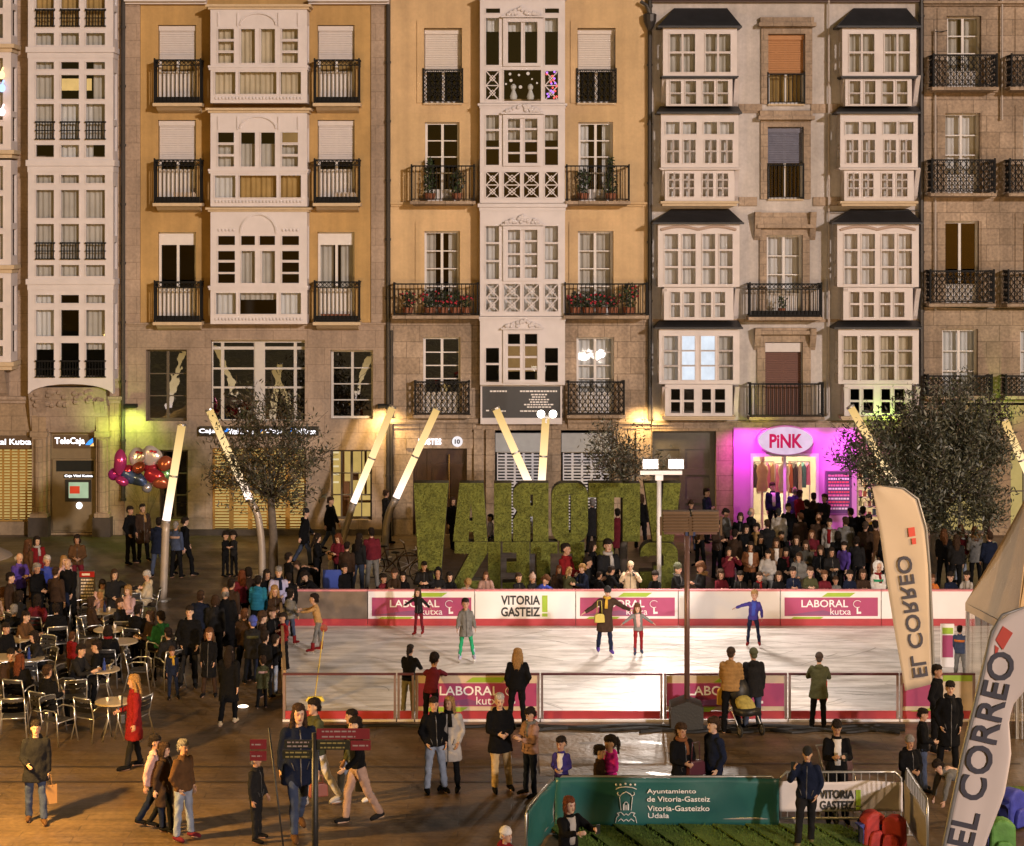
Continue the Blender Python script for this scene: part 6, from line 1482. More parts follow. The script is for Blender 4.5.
# arms: (upper, fore) for the arm at x<0; 'B' = other arm (mirrored when left out). legs the same with (thigh, shin)
POSES = {
 'stand': dict(ua=(-.16, .04, -1), fa=(-.02, -.2, -1), uaB=(.13, -.1, -1), faB=(-.05, -.5, -.9), th=(-.05, -.05, -1), thB=(.1, .05, -1), hy=8),
 'pockets': dict(ua=(-.34, .2, -1), fa=(.32, -.42, -.8), uaB=(.26, .14, -1), faB=(-.2, -.5, -.85), hy=-10, th=(-.1, .02, -1), thB=(.07, -.06, -1)),
 'fold': dict(ua=(-.16, -.2, -1), fa=(.85, -.55, .12), th=(-.06, 0, -1), thB=(.1, .03, -1)),
 'clasp': dict(ua=(-.2, -.12, -1), fa=(.5, -.75, -.1), uaB=(.24, -.04, -1), faB=(-.55, -.7, -.2), th=(-.04, -.06, -1), thB=(.1, .04, -1), hp=10, hy=-6),
 'phone': dict(ua=(-.16, -.3, -.95), fa=(.42, -.85, .3), th=(-.07, 0, -1), hp=24),
 'call': dict(ua=(-.45, -.35, -.75), fa=(.30, -.28, .95), uaB=(.34, .2, -1), faB=(-.32, -.42, -.8), th=(-.05, -.18, -1), thB=(.0, .16, -1), hp=8),
 'photo': dict(ua=(-.42, -.75, -.5), fa=(.52, -.42, .75), th=(-.06, 0, -1)),
 'shoot': dict(ua=(-.3, -.8, -.45), fa=(.35, -.95, .25), th=(-.08, .05, -1), lean=(0, -.1, 1)),
 'walk': dict(ua=(-.14, .3, -1), fa=(-.04, .05, -1), uaB=(.14, -.3, -1), faB=(.04, -.5, -1), th=(-.02, -.42, -1), sh=(0, -.08, -1), thB=(.02, .34, -1), shB=(0, .62, -1)),
 'stride': dict(ua=(-.16, .42, -1), fa=(-.04, .15, -1), uaB=(.2, -.3, -1), faB=(-.3, -.7, -.6), th=(-.02, -.36, -1), sh=(0, -.1, -1), thB=(.02, .34, -1), shB=(0, .6, -1), lean=(0, -.06, 1)),
 'carry': dict(ua=(-.14, .02, -1), fa=(-.02, -.15, -1), uaB=(.2, -.1, -1), faB=(-.3, -.85, -.2), th=(-.05, -.18, -1), thB=(.06, .12, -1), shB=(0, .2, -1)),
 'point': dict(ua=(-.75, -.45, -.5), fa=(-.75, -.5, .1), uaB=(.2, -.1, -1), faB=(-.4, -.75, -.2), th=(-.06, 0, -1)),
 'rest': dict(ua=(-.28, -.5, -.8), fa=(.55, -.8, .12), th=(-.06, .04, -1), lean=(0, -.16, 1), hp=12),
 'slump': dict(ua=(-.35, -.75, -.35), fa=(.8, -.6, -.1), th=(-.06, .1, -1), lean=(0, -.75, .75), hp=45),
 'sit': dict(ua=(-.16, -.22, -1), fa=(.28, -.95, .02), th=(-.16, -1, -.02), sh=(-.02, .05, -1), hz=.50, sit=1),
 'sitlean': dict(ua=(-.2, -.5, -.8), fa=(.35, -.9, .25), th=(-.14, -1, -.02), sh=(-.02, .12, -1), hz=.50, sit=1, lean=(0, -.28, 1), hp=10),
 'sitphone': dict(ua=(-.16, -.4, -.9), fa=(.42, -.75, .55), th=(-.12, -1, 0), sh=(-.02, .05, -1), hz=.50, sit=1, hp=22),
 'bend': dict(ua=(-.1, -.35, -1), fa=(0, -.2, -1), th=(-.08, .12, -1), lean=(0, -1, .22), hp=40),
 'squat': dict(ua=(-.25, -.7, -.5), fa=(.3, -.8, -.2), th=(-.3, -.9, .05), sh=(-.05, .55, -.8), hz=.42, lean=(0, -.35, 1), sit=1),
 'push': dict(ua=(-.14, -.25, -1), fa=(.05, -.9, -.35), th=(-.05, -.25, -1), thB=(.05, .2, -1), shB=(0, .35, -1), lean=(0, -.12, 1)),
 'glide': dict(ua=(-.8, -.1, -.55), fa=(-.75, -.3, -.5), th=(-.05, -.05, -1), thB=(.02, .12, -1), shB=(.02, .3, -1), lean=(-.05, -.1, 1), skate=1),
 'onearm': dict(ua=(-.95, -.15, -.25), fa=(-.9, -.25, -.3), uaB=(.35, .15, -1), faB=(.05, -.4, -.9), th=(-.14, -.1, -1), sh=(-.1, .1, -1), thB=(.12, .05, -1), lean=(.1, -.12, 1), skate=1),
 'still': dict(ua=(-.34, .02, -1), fa=(-.16, -.3, -1), th=(-.14, 0, -1), sk=1, skate=1, lean=(0, -.08, 1)),
 'reach': dict(ua=(-.2, -.85, -.35), fa=(.1, -.95, .0), th=(-.05, .05, -1), thB=(.12, -.2, -1), lean=(0, -.22, 1), skate=1),
 'holdhand': dict(ua=(-.85, -.1, -.5), fa=(-.85, -.25, -.35), uaB=(.75, -.15, -.6), faB=(.8, -.2, -.45), th=(-.1, -.08, -1), thB=(.08, .1, -1), shB=(.02, .3, -1), lean=(-.04, -.2, 1), hp=20, skate=1),
}
HEAD = [(-.118, .026, -.072, -.022), (-.1, .045, -.088, .0), (-.065, .059, -.093, .045), (-.02, .069, -.093, .075), (.02, .074, -.094, .092), (.06, .074, -.09, .096), (.09, .064, -.074, .084), (.112, .042, -.045, .058), (.124, .016, -.015, .025)]
def headmesh(mb, M):
    n = 16; vs = []
    for z, w, f, bk in HEAD:
        for j in range(n):
            t = 2 * math.pi * j / n; c, s = math.cos(t), math.sin(t)
            ym, yr = (f + bk) / 2, (bk - f) / 2
            vs.append(M @ Vector((w * math.copysign(abs(c) ** .85, c), ym + yr * math.copysign(abs(s) ** .9, s), z)))
    k = len(HEAD)
    mb.add(vs, [(i * n + j, i * n + (j + 1) % n, (i + 1) * n + (j + 1) % n, (i + 1) * n + j) for i in range(k - 1) for j in range(n)] + [tuple(reversed(range(n))), tuple(range((k - 1) * n, k * n))])
    sc = M.to_scale()[0]
    def e(c, r): mb.ell(M @ Vector(c), tuple(v * sc for v in r), 10, 6, M.to_quaternion().to_matrix())
    e((0, -.097, -.022), (.015, .024, .024)); e((0, -.093, .005), (.010, .016, .03)); e((-.078, .006, -.008), (.012, .024, .034)); e((.078, .006, -.008), (.012, .024, .034)); e((0, -.083, -.062), (.026, .014, .016)); e((0, -.078, -.1), (.024, .018, .016)); e((0, -.084, .035), (.05, .014, .012))
def skel(pose, kid):
    P = POSES[pose]; hs = 1.24 if kid else 1.0; LT = .40 if kid else .43; LS = .40 if kid else .43; sw = .145 if kid else .168
    hz = P.get('hz')
    th = nv(*P['th']); sh = nv(*P.get('sh', P['th'])); mir = lambda v: Vector((-v[0], v[1], v[2]))
    thB = nv(*P['thB']) if 'thB' in P else mir(th); shB = nv(*P['shB']) if 'shB' in P else (nv(*P['thB']) if 'thB' in P and 'sh' not in P else mir(sh))
    ua = nv(*P['ua']); fa = nv(*P['fa']); uaB = nv(*P['uaB']) if 'uaB' in P else mir(ua); faB = nv(*P['faB']) if 'faB' in P else mir(fa)
    pel = Vector((0, 0, 0)); u = nv(*P.get('lean', (0, 0.01, 1)))
    hips = [Vector((-.092, 0, -.03)), Vector((.092, 0, -.03))]
    kn = [hips[0] + th * LT, hips[1] + thB * LT]; an = [kn[0] + sh * LS, kn[1] + shB * LS]
    low = min(an[0].z, an[1].z); z0 = .085 - low + (.09 if P.get('skate') else 0)
    off = Vector((0, 0, z0))
    J = {'u': u, 'P': P, 'kid': kid, 'hs': hs}
    J['pel'] = pel + off; J['hip'] = [h + off for h in hips]; J['kn'] = [k + off for k in kn]; J['an'] = [a + off for a in an]
    J['neck'] = J['pel'] + u * .52
    J['sho'] = [J['pel'] + u * .44 + Vector((-sw, 0, 0)), J['pel'] + u * .44 + Vector((sw, 0, 0))]
    au, af = (.255, .225) if kid else (.285, .25)
    J['el'] = [J['sho'][0] + ua * au, J['sho'][1] + uaB * au]; J['wr'] = [J['el'][0] + fa * af, J['el'][1] + faB * af]; J['fd'] = [fa, faB]
    hd = (u * .5 + Vector((0, -.12, 1))).normalized()
    J['hc'] = J['neck'] + hd * (.165 * (.5 + hs * .5) + .02 * (hs - 1))
    J['HM'] = Matrix.Translation(J['hc']) @ Matrix.Rotation(R(P.get('hy', 0)), 4, 'Z') @ Matrix.Rotation(R(P.get('hp', 4)), 4, 'X') @ Matrix.Scale(hs, 4)
    J['top'] = J['hc'].z + .125 * hs
    return J
def hand(mb, w, f, side, kid):
    k = .85 if kid else 1.0
    inw = Vector((1 if side == 0 else -1, 0, 0)); n = (inw - f * inw.dot(f))
    if n.length < .3: n = Vector((0, 0, -1)) - f * f.z * -1
    n.normalize(); s = f.cross(n) * (1 if side == 0 else -1); s.normalize()
    if s.dot(Vector((0, -1, .2))) < 0: s = -s
    c = w + f * (.05 * k)
    q = [w + f * (.0), w + f * (.035 * k), w + f * (.085 * k)]
    mb.tube(q, [(.024 * k, .019 * k), (.017 * k, .036 * k), (.016 * k, .04 * k)], 8, flat=tuple(s))
    for i, L_ in enumerate((.070, .080, .075, .058)):
        b = w + f * (.08 * k) + s * ((.030 - .02 * i) * k); m = b + (f + n * .25).normalized() * (L_ * .5 * k); e = m + (f * .75 + n * .7).normalized() * (L_ * .5 * k)
        mb.tube([b, m, e], [.0098 * k, .0092 * k, .0078 * k], 6)
    b = w + f * (.022 * k) + s * (.03 * k); m = b + (f * .55 + s * .75 + n * .25).normalized() * (.035 * k); e = m + (f * .9 + s * .15 + n * .3).normalized() * (.032 * k)
    mb.tube([b, m, e], [.012 * k, .0105 * k, .0085 * k], 6)
def body(J):
    mb = MB(); kid = J['kid']; k = .86 if kid else 1.0; u = J['u']; p = J['pel']
    mb.tube([p + u * t for t in (-.1, -.02, .12, .28, .40, .46, .50)], [(.10 * k, .08), (.155 * k, .105), (.13 * k, .095), (.15 * k, .10), (.165 * k, .10), (.13 * k, .085), (.07, .065)], 14)
    mb.tube([J['neck'] - u * .06, J['neck'] + u * .02, J['hc'] + Vector((0, .01, -.03))], [.062, .053, .05], 10)
    for i in (0, 1):
        h, kn, an = J['hip'][i], J['kn'][i], J['an'][i]
        mb.tube([h + (h - kn) * .1, h.lerp(kn, .4), kn, kn.lerp(an, .35), an + (an - kn) * .08], [.078 * k, .07 * k, .046 * k, .045 * k, .031 * k], 10)
        mb.tube([an + Vector((0, .05, -.045)), an + Vector((0, -.04, -.05)), an + Vector((0, -.15, -.062))], [.03, .036, .02], 8)
        s, e, w = J['sho'][i], J['el'][i], J['wr'][i]
        mb.ell(s, (.062 * k, .06 * k, .062 * k), 10, 6)
        mb.tube([s, s.lerp(e, .5), e, e.lerp(w, .3), w + (w - e) * .02], [.053 * k, .046 * k, .037 * k, .038 * k, .024 * k], 10)
        hand(mb, w, J['fd'][i], i, kid)
    headmesh(mb, J['HM'])
    return mb
def top(J, typ):
    mb = MB(); kid = J['kid']; k = (.88 if kid else 1.0); u = J['u']; p = J['pel']; sit = J['P'].get('sit'); dn = Vector((0, 0, -1))
    blk = {'puffer': 1.1, 'coat': 1.03, 'jacket': 1.0, 'slim': .93, 'parka': 1.08}[typ]
    hem = {'puffer': .08, 'coat': .40, 'jacket': .09, 'slim': .03, 'parka': .24}[typ]
    pts, rad = [], []
    if sit: hem = .03
    if hem > .2:
        pts += [p + dn * hem, p + dn * (hem * .55)]; rad += [(.225 * k * blk, .175), (.212 * k * blk, .16)]
    else: pts += [p + dn * hem]; rad += [(.198 * k * blk, .145 * blk)]
    for t, a, c in ((0, .19, .137), (.12, .172, .126), (.28, .187, .13), (.38, .185, .126), (.44, .158, .11), (.485, .10, .088), (.52, .08, .08)):
        pts.append(p + u * t); rad.append((a * k * blk, c * blk))
    mb.tube(pts, rad, 18)
    for i in (0, 1):
        s, e, w = J['sho'][i], J['el'][i], J['wr'][i]
        mb.ell(s, (.075 * k * blk, .08 * k * blk, .075 * k * blk), 10, 7)
        mb.tube([s, s.lerp(e, .5), e, e.lerp(w, .5), e.lerp(w, .97)], [.075 * k * blk, .07 * k * blk, .062 * k * blk, .056 * k * blk, .045 * k * blk], 10)
    if typ in ('parka', 'puffer'): mb.ell(J['neck'] + Vector((0, .085, -.02)), (.125, .065, .075), 12, 8)
    else: mb.tube([J['neck'] - u * .04 + Vector((0, .012, 0)), J['neck'] + u * .03 + Vector((0, .02, 0))], [(.088, .083), (.078, .07)], 12)
    if sit and typ in ('coat', 'parka'):
        for i in (0, 1): h, kn = J['hip'][i], J['kn'][i]; mb.tube([h, h.lerp(kn, .75)], [.12 * k, .11 * k], 10)
    return mb
def legs(J, slim):
    mb = MB(); k = .88 if J['kid'] else 1.0
    r = [.096, .084, .064, .063, .052] if slim else [.104, .092, .073, .068, .066]
    mb.ell(J['pel'] + Vector((0, 0, -.01)), (.165 * k, .122 * k, .115), 14, 8)
    for i in (0, 1):
        h, kn, an = J['hip'][i], J['kn'][i], J['an'][i]
        mb.tube([h + (h - kn) * .08, h.lerp(kn, .45), kn, kn.lerp(an, .5), kn.lerp(an, .99)], [q * k for q in r], 10)
    return mb
def hairmesh(t):
    mb = MB(); e = mb.ell
    if t == 'bald': e((0, .055, -.005), (.079, .055, .05), 14, 8); return mb
    if t in ('beanie', 'bobble'):
        e((0, .012, .055), (.092, .108, .098), 16, 10); mb.tube([(0, .012, .035), (0, .012, .062)], [(.098, .114), (.096, .112)], 18)
        if t == 'bobble': e((0, .015, .165), (.034, .034, .034), 10, 7)
        e((0, .06, -.03), (.07, .045, .06), 12, 8); return mb
    if t == 'cap':
        e((0, .008, .055), (.088, .104, .082), 16, 10); mb.tube([(0, -.05, .06), (0, -.17, .048)], [(.07, .012), (.05, .007)], 12, flat=(0, 0, 1)); e((0, .05, -.01), (.076, .055, .05), 12, 8); return mb
    if t == 'hoodup':
        n = 9
        for i in range(n):
            a = R(-28 + 236 * i / (n - 1)); e((.088 * math.cos(a), -.035, .02 + .115 * math.sin(a)), (.036, .05, .036), 8, 6)
        e((0, .05, .02), (.112, .10, .135), 16, 10); e((0, .05, -.12), (.1, .075, .06), 12, 8); return mb
    e((0, .012, .079), (.088, .112, .067), 18, 12); e((0, .05, .018), (.084, .068, .092), 14, 10); e((0, .022, .035), (.084, .05, .05), 12, 8)
    if t == 'bob': mb.tube([(-.072, -.01, .04), (-.083, .0, -.05), (-.074, .0, -.11)], [.03, .032, .022], 8); mb.tube([(.072, -.01, .04), (.083, .0, -.05), (.074, .0, -.11)], [.03, .032, .022], 8); mb.tube([(0, .06, .03), (0, .07, -.05), (0, .06, -.12)], [(.082, .05), (.085, .045), (.07, .03)], 12)
    if t == 'long':
        for s in (-1, 1): mb.tube([(s * .066, -.03, .06), (s * .084, -.005, -.05), (s * .088, .01, -.17), (s * .07, .03, -.27)], [.028, .033, .034, .015], 8)
        mb.tube([(0, .06, .03), (0, .085, -.1), (0, .1, -.24), (0, .105, -.34)], [(.08, .05), (.092, .042), (.085, .034), (.05, .016)], 12)
    if t == 'pony': mb.tube([(0, .1, .06), (0, .145, .05), (0, .16, -.06), (0, .14, -.2)], [.03, .035, .036, .012], 8)
    if t == 'bun': e((0, .085, .10), (.045, .045, .042), 10, 8)
    return mb
def shoemesh(t):
    mb = MB(); P_ = [(0, .075, .05), (0, .03, .055), (0, -.06, .05), (0, -.14, .038), (0, -.185, .03)]
    mb.smooth = True
    mb.tube(P_, [(.028, .04), (.04, .055), (.044, .05), (.044, .036), (.028, .022)], 12)
    mb.v = [(x, y, max(z, .004)) for x, y, z in mb.v]
    if t != 'shoe': mb.tube([(0, .02, .06), (0, .03, .16), (0, .04, .27)], [(.048, .06), (.05, .062), (.056, .064)], 12)
    else: mb.tube([(0, .03, .07), (0, .03, .12)], [(.04, .048), (.04, .046)], 10)
    return mb
# ---- garment colours
CL = dict(black=(.0045, .0045, .0055), soot=(.013, .0125, .0135), navy=(.008, .012, .03), brown=(.085, .042, .018), umber=(.035, .02, .013), red=(.17, .010, .012), wine=(.11, .012, .02), teal=(.02, .15, .24), lilac=(.36, .34, .5), violet=(.08, .045, .25), tan=(.34, .2, .08), grey=(.14, .135, .13), pale=(.36, .33, .31), white=(.6, .56, .53), cream=(.52, .41, .27), green=(.018, .10, .04), olive=(.06, .062, .03), pink=(.55, .025, .24), jeans=(.045, .06, .11), ltjeans=(.2, .23, .3), beige=(.44, .31, .16), indigo=(.04, .03, .17), royal=(.04, .06, .3), rose=(.34, .225, .18), orange=(.5, .14, .03), kelly=(.02, .26, .12), khaki=(.16, .14, .07), puff=(.28, .17, .14), rust=(.18, .07, .03), blush=(.48, .3, .28), mustard=(.4, .24, .03))
HC = dict(dark=(.018, .011, .008), brown=(.05, .026, .014), chest=(.11, .045, .018), blond=(.34, .19, .07), grey=(.24, .22, .21), whiteh=(.5, .46, .44), auburn=(.14, .04, .015))
def clothmat(c): return pm('cloth_' + c, CL[c], .92, var=.32, scale=7, bump=.5, bscale=26, spec=.12)
def hairmat(c): return pm('hair_' + c, HC[c], .8, var=.6, scale=45, bump=.9, bscale=120, spec=.2) if c in HC else pm('knit_' + c, CL[c], .9, var=.2, scale=20, bump=.6, bscale=80)
def skinmat(i):
    nm = 'skin_%d' % i
    if nm in MATS: return MATS[nm]
    m, nt, N, L = newmat(nm); o = N.new('ShaderNodeOutputMaterial'); p = N.new('ShaderNodeBsdfPrincipled'); L.new(p.outputs[0], o.inputs[0]); p.inputs['Roughness'].default_value = .55
    at_ = N.new('ShaderNodeAttribute'); at_.attribute_name = 'feat'; cr = N.new('ShaderNodeValToRGB'); cr.color_ramp.interpolation = 'LINEAR'
    b = [(.50, .29, .19), (.42, .23, .145), (.55, .34, .24)][i]; E = cr.color_ramp.elements
    E[0].position = 0; E[0].color = (*b, 1); E[1].position = .3; E[1].color = (.34, .10, .085, 1); e = E.new(.62); e.color = (.05, .03, .02, 1); e = E.new(1); e.color = (.015, .012, .012, 1)
    n = N.new('ShaderNodeTexNoise'); n.inputs['Scale'].default_value = 14; tc = N.new('ShaderNodeTexCoord'); L.new(tc.outputs['Object'], n.inputs['Vector'])
    L.new(at_.outputs['Fac'], cr.inputs[0]); mx = N.new('ShaderNodeMix'); mx.data_type = 'RGBA'; mx.blend_type = 'MULTIPLY'; mx.inputs[0].default_value = .35
    L.new(cr.outputs[0], mx.inputs[6]); L.new(n.outputs['Color'], mx.inputs[7]); L.new(mx.outputs[2], p.inputs['Base Color']); MATS[nm] = m
    return m

PEOPLE = []
def pp(zone, x, yt, size, pose, rot, tp, bt, hair, label, **k): PEOPLE.append((zone, x, yt, size, pose, rot, tp, bt, hair, label, k))
ZC, ZL, ZB, ZS, ZP, ZI, ZW = 'people on the cafe terrace', 'people at the left end of the rink', 'people watching over the far rink boards', 'people gathered by the pink shop', 'people standing about the plaza', 'skaters on the ice', 'people passing before the bank'
# --- skaters
pp(ZI, 417, 587, 'f637', 'glide', -20, 'jacket:soot', 'wine*', 'long:brown', 'girl skater in black coat, arms spread, before the left maroon banner', kid=1, ex='scarf:soot')
pp(ZI, 467, 597, 'f662', 'still', 5, 'parka:grey', 'kelly*', 'short:dark', 'boy skater with green trousers and grey hooded coat', kid=1, shoec='lilac')
pp(ZI, 605.5, 585, 'f656', 'holdhand', 8, 'coat:umber', 'navy*', 'beanie:black', 'adult skater in dark coat and mustard scarf holding a girl by the hand', ex='scarf:mustard', shoec='violet', mir=True)
pp(ZI, 638, 602, 'f657', 'glide', 0, 'jacket:grey', 'red*', 'long:chest', 'small girl skater in red tights held by the adult skater', kid=1, ex='shirt:blush', shoec='jeans')
pp(ZI, 755, 589, 'f648', 'onearm', -10, 'jacket:indigo', 'navy*', 'short:blond', 'boy skater in blue with one arm stretched out and red skates', kid=1, ex='shirt:royal')
pp(ZI, 291, 589, 'f646', 'still', 150, 'puffer:grey', 'jeans*', 'bun:dark', 'girl skater in grey padded jacket clinging to the left rink end', kid=1)
pp(ZI, 314, 593, 'f654', 'reach', -95, 'slim:tan', 'grey*', 'short:dark', 'girl skater in tan jumper reaching for the left rink end', kid=1)
# --- watching over the far boards
Y = 'Y47.95'
B = lambda x, y, tp, h, lab, pose='rest', rot=0, kid=1, **k: pp(ZB, x, y, k.pop('Y', 'Y47.95'), pose, rot, tp, 'navy', h, lab, kid=kid, **k)
B(384, 573, 'jacket:wine', 'short:dark', 'dark haired child turned sideways at the left end of the watching row', rot=50)
B(404, 571, 'jacket:black', 'long:dark', 'girl in black watching over the boards beside the tall man')
B(424.5, 560, 'parka:soot', 'short:dark', 'man in a fur collared black coat leaning on the boards', kid=0, ex='fur:brown')
B(438, 567, 'parka:soot', 'hoodup:soot', 'child in hooded black coat between the tall man and the patterned coat')
B(468, 576, 'jacket:pale', 'short:blond', 'small fair child in pale patterned coat bending over the boards', pose='slump', rot=30)
B(486, 570.5, 'parka:puff', 'long:chest', 'woman with long hair and soft beige coat resting on the boards', kid=0, ex='fur:chest')
B(533, 573, 'jacket:soot', 'bobble:rose', 'child in pink patterned woollen hat at the boards', rot=40)
B(546, 573, 'jacket:royal', 'short:chest', 'child in blue jacket with cropped fair hair at the boards', rot=60, pose='slump')
B(557.6, 565, 'jacket:umber', 'long:auburn', 'red haired woman just behind the blue jacketed child', kid=0, Y='Y48.6', pose='stand')
B(569, 567, 'jacket:olive', 'pony:blond', 'fair haired woman in olive jacket beside the red haired woman', kid=0, rot=140)
B(582, 563, 'jacket:navy', 'short:blond', 'person in navy turned left among the watchers, fair fringe', kid=0, rot=-60)
B(599, 571, 'jacket:black', 'short:dark', 'person in black hunched low left of the man with dark cap of hair', kid=0, rot=120)
B(612, 566, 'jacket:black', 'short:dark', 'dark haired person in black facing right beside the pale coated photographer', kid=0, rot=110)
B(629, 561, 'parka:cream', 'beanie:cream', 'woman in cream coat and woolly hat taking a photograph', kid=0, pose='photo')
B(678, 562, 'jacket:soot', 'beanie:olive', 'boy in speckled dark jacket and cap beside the floodlight pole', rot=60, ex='scarf:grey')
B(700, 561, 'parka:soot', 'short:chest', 'boy with fur trimmed hood gesturing beside the floodlight pole', rot=-70, ex='fur:blond', pose='phone')
B(758, 571, 'jacket:soot', 'short:brown', 'boy in dark jacket with red collar, leftmost of the row of children', ex='scarf:red')
B(777.7, 570.5, 'jacket:black', 'bob:brown', 'girl with bobbed hair second from left in the row of children')
B(793, 566, 'jacket:navy', 'short:dark', 'tall boy in plain dark jersey, third from left in the row of children')
B(809, 565.5, 'parka:olive', 'short:brown', 'boy in olive coat in the middle of the row of children')
B(823.6, 569.5, 'jacket:wine', 'short:chest', 'boy in dark red jumper in the row of children')
B(836, 575, 'jacket:grey', 'short:brown', 'smallest boy, in grey, in the row of children')
B(849, 569, 'puffer:navy', 'short:dark', 'boy in navy padded jacket at the right end of the row of children')
B(878, 561, 'parka:white', 'hoodup:white', 'child in white hooded coat with coloured stripes behind the flag', pose='stand', ex='scarf:red band:kelly')
B(933, 573, 'jacket:orange', 'short:chest', 'child in orange top watching right of the beige flag')
B(951, 571, 'jacket:navy', 'short:dark', 'dark haired child in navy watching near the tent')
B(966, 570, 'jacket:pale', 'short:dark', 'child in pale top watching at the tent corner', rot=-40)
# --- behind the boards, before the letters
pp(ZB, 566, 542, 'Y50.0', 'sit', 60, 'jacket:red', 'black', 'short:dark', 'man with red jacket front sitting on the letter base', ex='shirt:red', chair=0)
pp(ZB, 608, 538, 'Y50.0', 'sit', 20, 'jacket:soot', 'black', 'short:dark', 'man with grey scarf sitting high before the letter S', ex='scarf:pale', chair=0)
pp(ZB, 593, 541, 'Y50.3', 'stand', 70, 'jacket:black', 'black', 'bob:dark', 'woman in black turned to the man with the grey scarf')
pp(ZB, 588, 556, 'Y49.4', 'sitlean', 80, 'jacket:soot', 'black', 'short:dark', 'person in black bending forward below the letter R', chair=0)
pp(ZB, 452.5, 497, 1.62, 'carry', 40, 'jacket:black', 'black*', 'bob:brown', 'woman in black seen through the gap left of the grass letter A')
pp(ZB, 490.5, 514, 1.25, 'walk', -60, 'jacket:lilac', 'jeans', 'short:dark', 'child in lilac top seen between the grass letters A and I', kid=1)
pp(ZB, 592, 498, 1.68, 'stand', 200, 'coat:soot', 'black', 'short:grey', 'grey haired person in long dark coat behind the grass letter T')
pp(ZB, 617, 508, 1.7, 'stand', 180, 'coat:wine', 'black', 'short:dark', 'person in dark red coat seen right of the T stem')
pp(ZB, 641.5, 494, 1.7, 'stand', 150, 'jacket:black', 'black', 'bob:brown', 'person in black seen between the grass I and V')
# --- bank side walkers
pp(ZW, 131, 505, 1.74, 'pockets', 70, 'jacket:black', 'black', 'short:dark', 'man in black facing right below the balloons')
pp(ZW, 143, 503, 1.74, 'stand', 30, 'coat:umber', 'black', 'short:dark', 'balloon seller in dark coat under the bunch of balloons', ex='scarf:tan')
pp(ZW, 158, 517, 1.72, 'stand', 170, 'parka:navy', 'jeans', 'short:dark', 'person in navy parka just left of the light column')
pp(ZW, 177, 521, 1.62, 'stand', 160, 'jacket:jeans', 'black', 'beanie:grey', 'person with grey hat and pink backpack right of the light column', ex='band:rose')
pp(ZW, 185, 516, 1.74, 'walk', 120, 'jacket:black', 'black', 'short:dark', 'man in black walking away behind the light column')
pp(ZW, 225.5, 531, 1.30, 'phone', 60, 'jacket:black', 'black', 'short:dark', 'left one of two boys in black before the bank shutter', kid=1)
pp(ZW, 234, 531, 1.30, 'phone', -40, 'jacket:soot', 'black', 'short:dark', 'right one of two boys in black before the bank shutter', kid=1)
pp(ZW, 306, 508, 1.72, 'stride', 90, 'parka:black', 'jeans', 'beanie:black', 'man in black coat striding right before the bank door')
pp(ZW, 331, 496, 1.74, 'walk', 75, 'parka:black', 'jeans', 'short:brown', 'man in dark coat walking at the yellow bank window')
pp(ZW, 387, 489, 1.72, 'stand', 120, 'jacket:soot', 'black', 'short:brown', 'man in dark clothes behind the bent light column by the bank corner')
pp(ZW, 317.5, 533, 1.62, 'phone', 80, 'jacket:black', 'black*', 'long:dark', 'woman with long dark hair facing right before the bank door')
pp(ZW, 337, 533, 1.62, 'phone', -30, 'jacket:wine', 'black*', 'long:auburn', 'woman with long reddish hair holding something beside the first woman')
pp(ZW, 358, 533, 1.64, 'stand', 150, 'jacket:soot', 'jeans', 'long:dark', 'woman with long dark hair and jeans left of the man in red')
pp(ZW, 373, 527, 1.74, 'stand', 190, 'jacket:wine', 'grey', 'short:dark', 'man in dark red jacket and grey trousers, back to camera')
pp(ZW, 331, 552, 1.15, 'stand', -70, 'jacket:pale', 'grey', 'short:dark', 'small child in pale top by the blue folding chair', kid=1)
pp(ZW, 297, 560, 1.45, 'bend', -80, 'jacket:black', 'black', 'short:brown', 'person in black bending down behind the left rink corner')
pp(ZW, 306, 569, 'Y48.3', 'slump', -60, 'jacket:black', 'black', 'short:dark', 'person in black hunched over the scuffed rink board', kid=1)
pp(ZW, 345, 563, 'Y48.8', 'stand', 30, 'jacket:black', 'black', 'short:dark', 'person in black low behind the rink board next to the blue chair', kid=1)
# --- left end of the rink
pp(ZL, 242, 569, 1.6, 'stand', 200, 'jacket:wine', 'black*', 'long:auburn', 'woman with auburn hair at the back of the crowd by the rink end')
pp(ZL, 250, 566, 1.66, 'stand', 190, 'jacket:umber', 'black', 'bob:dark', 'dark haired woman beside the auburn woman at the rink end')
pp(ZL, 258, 575, 1.62, 'stand', 170, 'puffer:teal', 'black', 'short:dark', 'person in bright teal padded jacket, back to camera')
pp(ZL, 267, 569, 1.66, 'fold', 40, 'jacket:black', 'black', 'long:dark', 'woman in black between the teal jacket and the grey haired man')
pp(ZL, 279, 566, 1.76, 'clasp', 10, 'jacket:lilac', 'navy', 'short:grey', 'grey haired man in lilac jacket and dark striped scarf facing the camera', ex='scarf:navy')
pp(ZL, 276, 585, 1.42, 'clasp', 20, 'jacket:umber', 'black', 'long:blond', 'fair haired girl in front of the grey haired man', kid=1)
pp(ZL, 199, 590, 1.7, 'stand', 170, 'puffer:navy', 'black', 'short:brown', 'man in navy padded jacket, back to camera, behind the bearded man')
pp(ZL, 188.5, 605, 1.78, 'pockets', 5, 'parka:black', 'soot', 'short:dark', 'bearded man in black coat facing the camera, left of the rink end')
pp(ZL, 208.5, 627, 1.48, 'stand', -5, 'coat:black', 'umber', 'bob:chest', 'girl in long black coat standing beside the bearded man', kid=1)
pp(ZL, 227, 587, 1.76, 'stand', 185, 'coat:black', 'black', 'bald:grey', 'old man with bald crown in long black coat, back to camera')
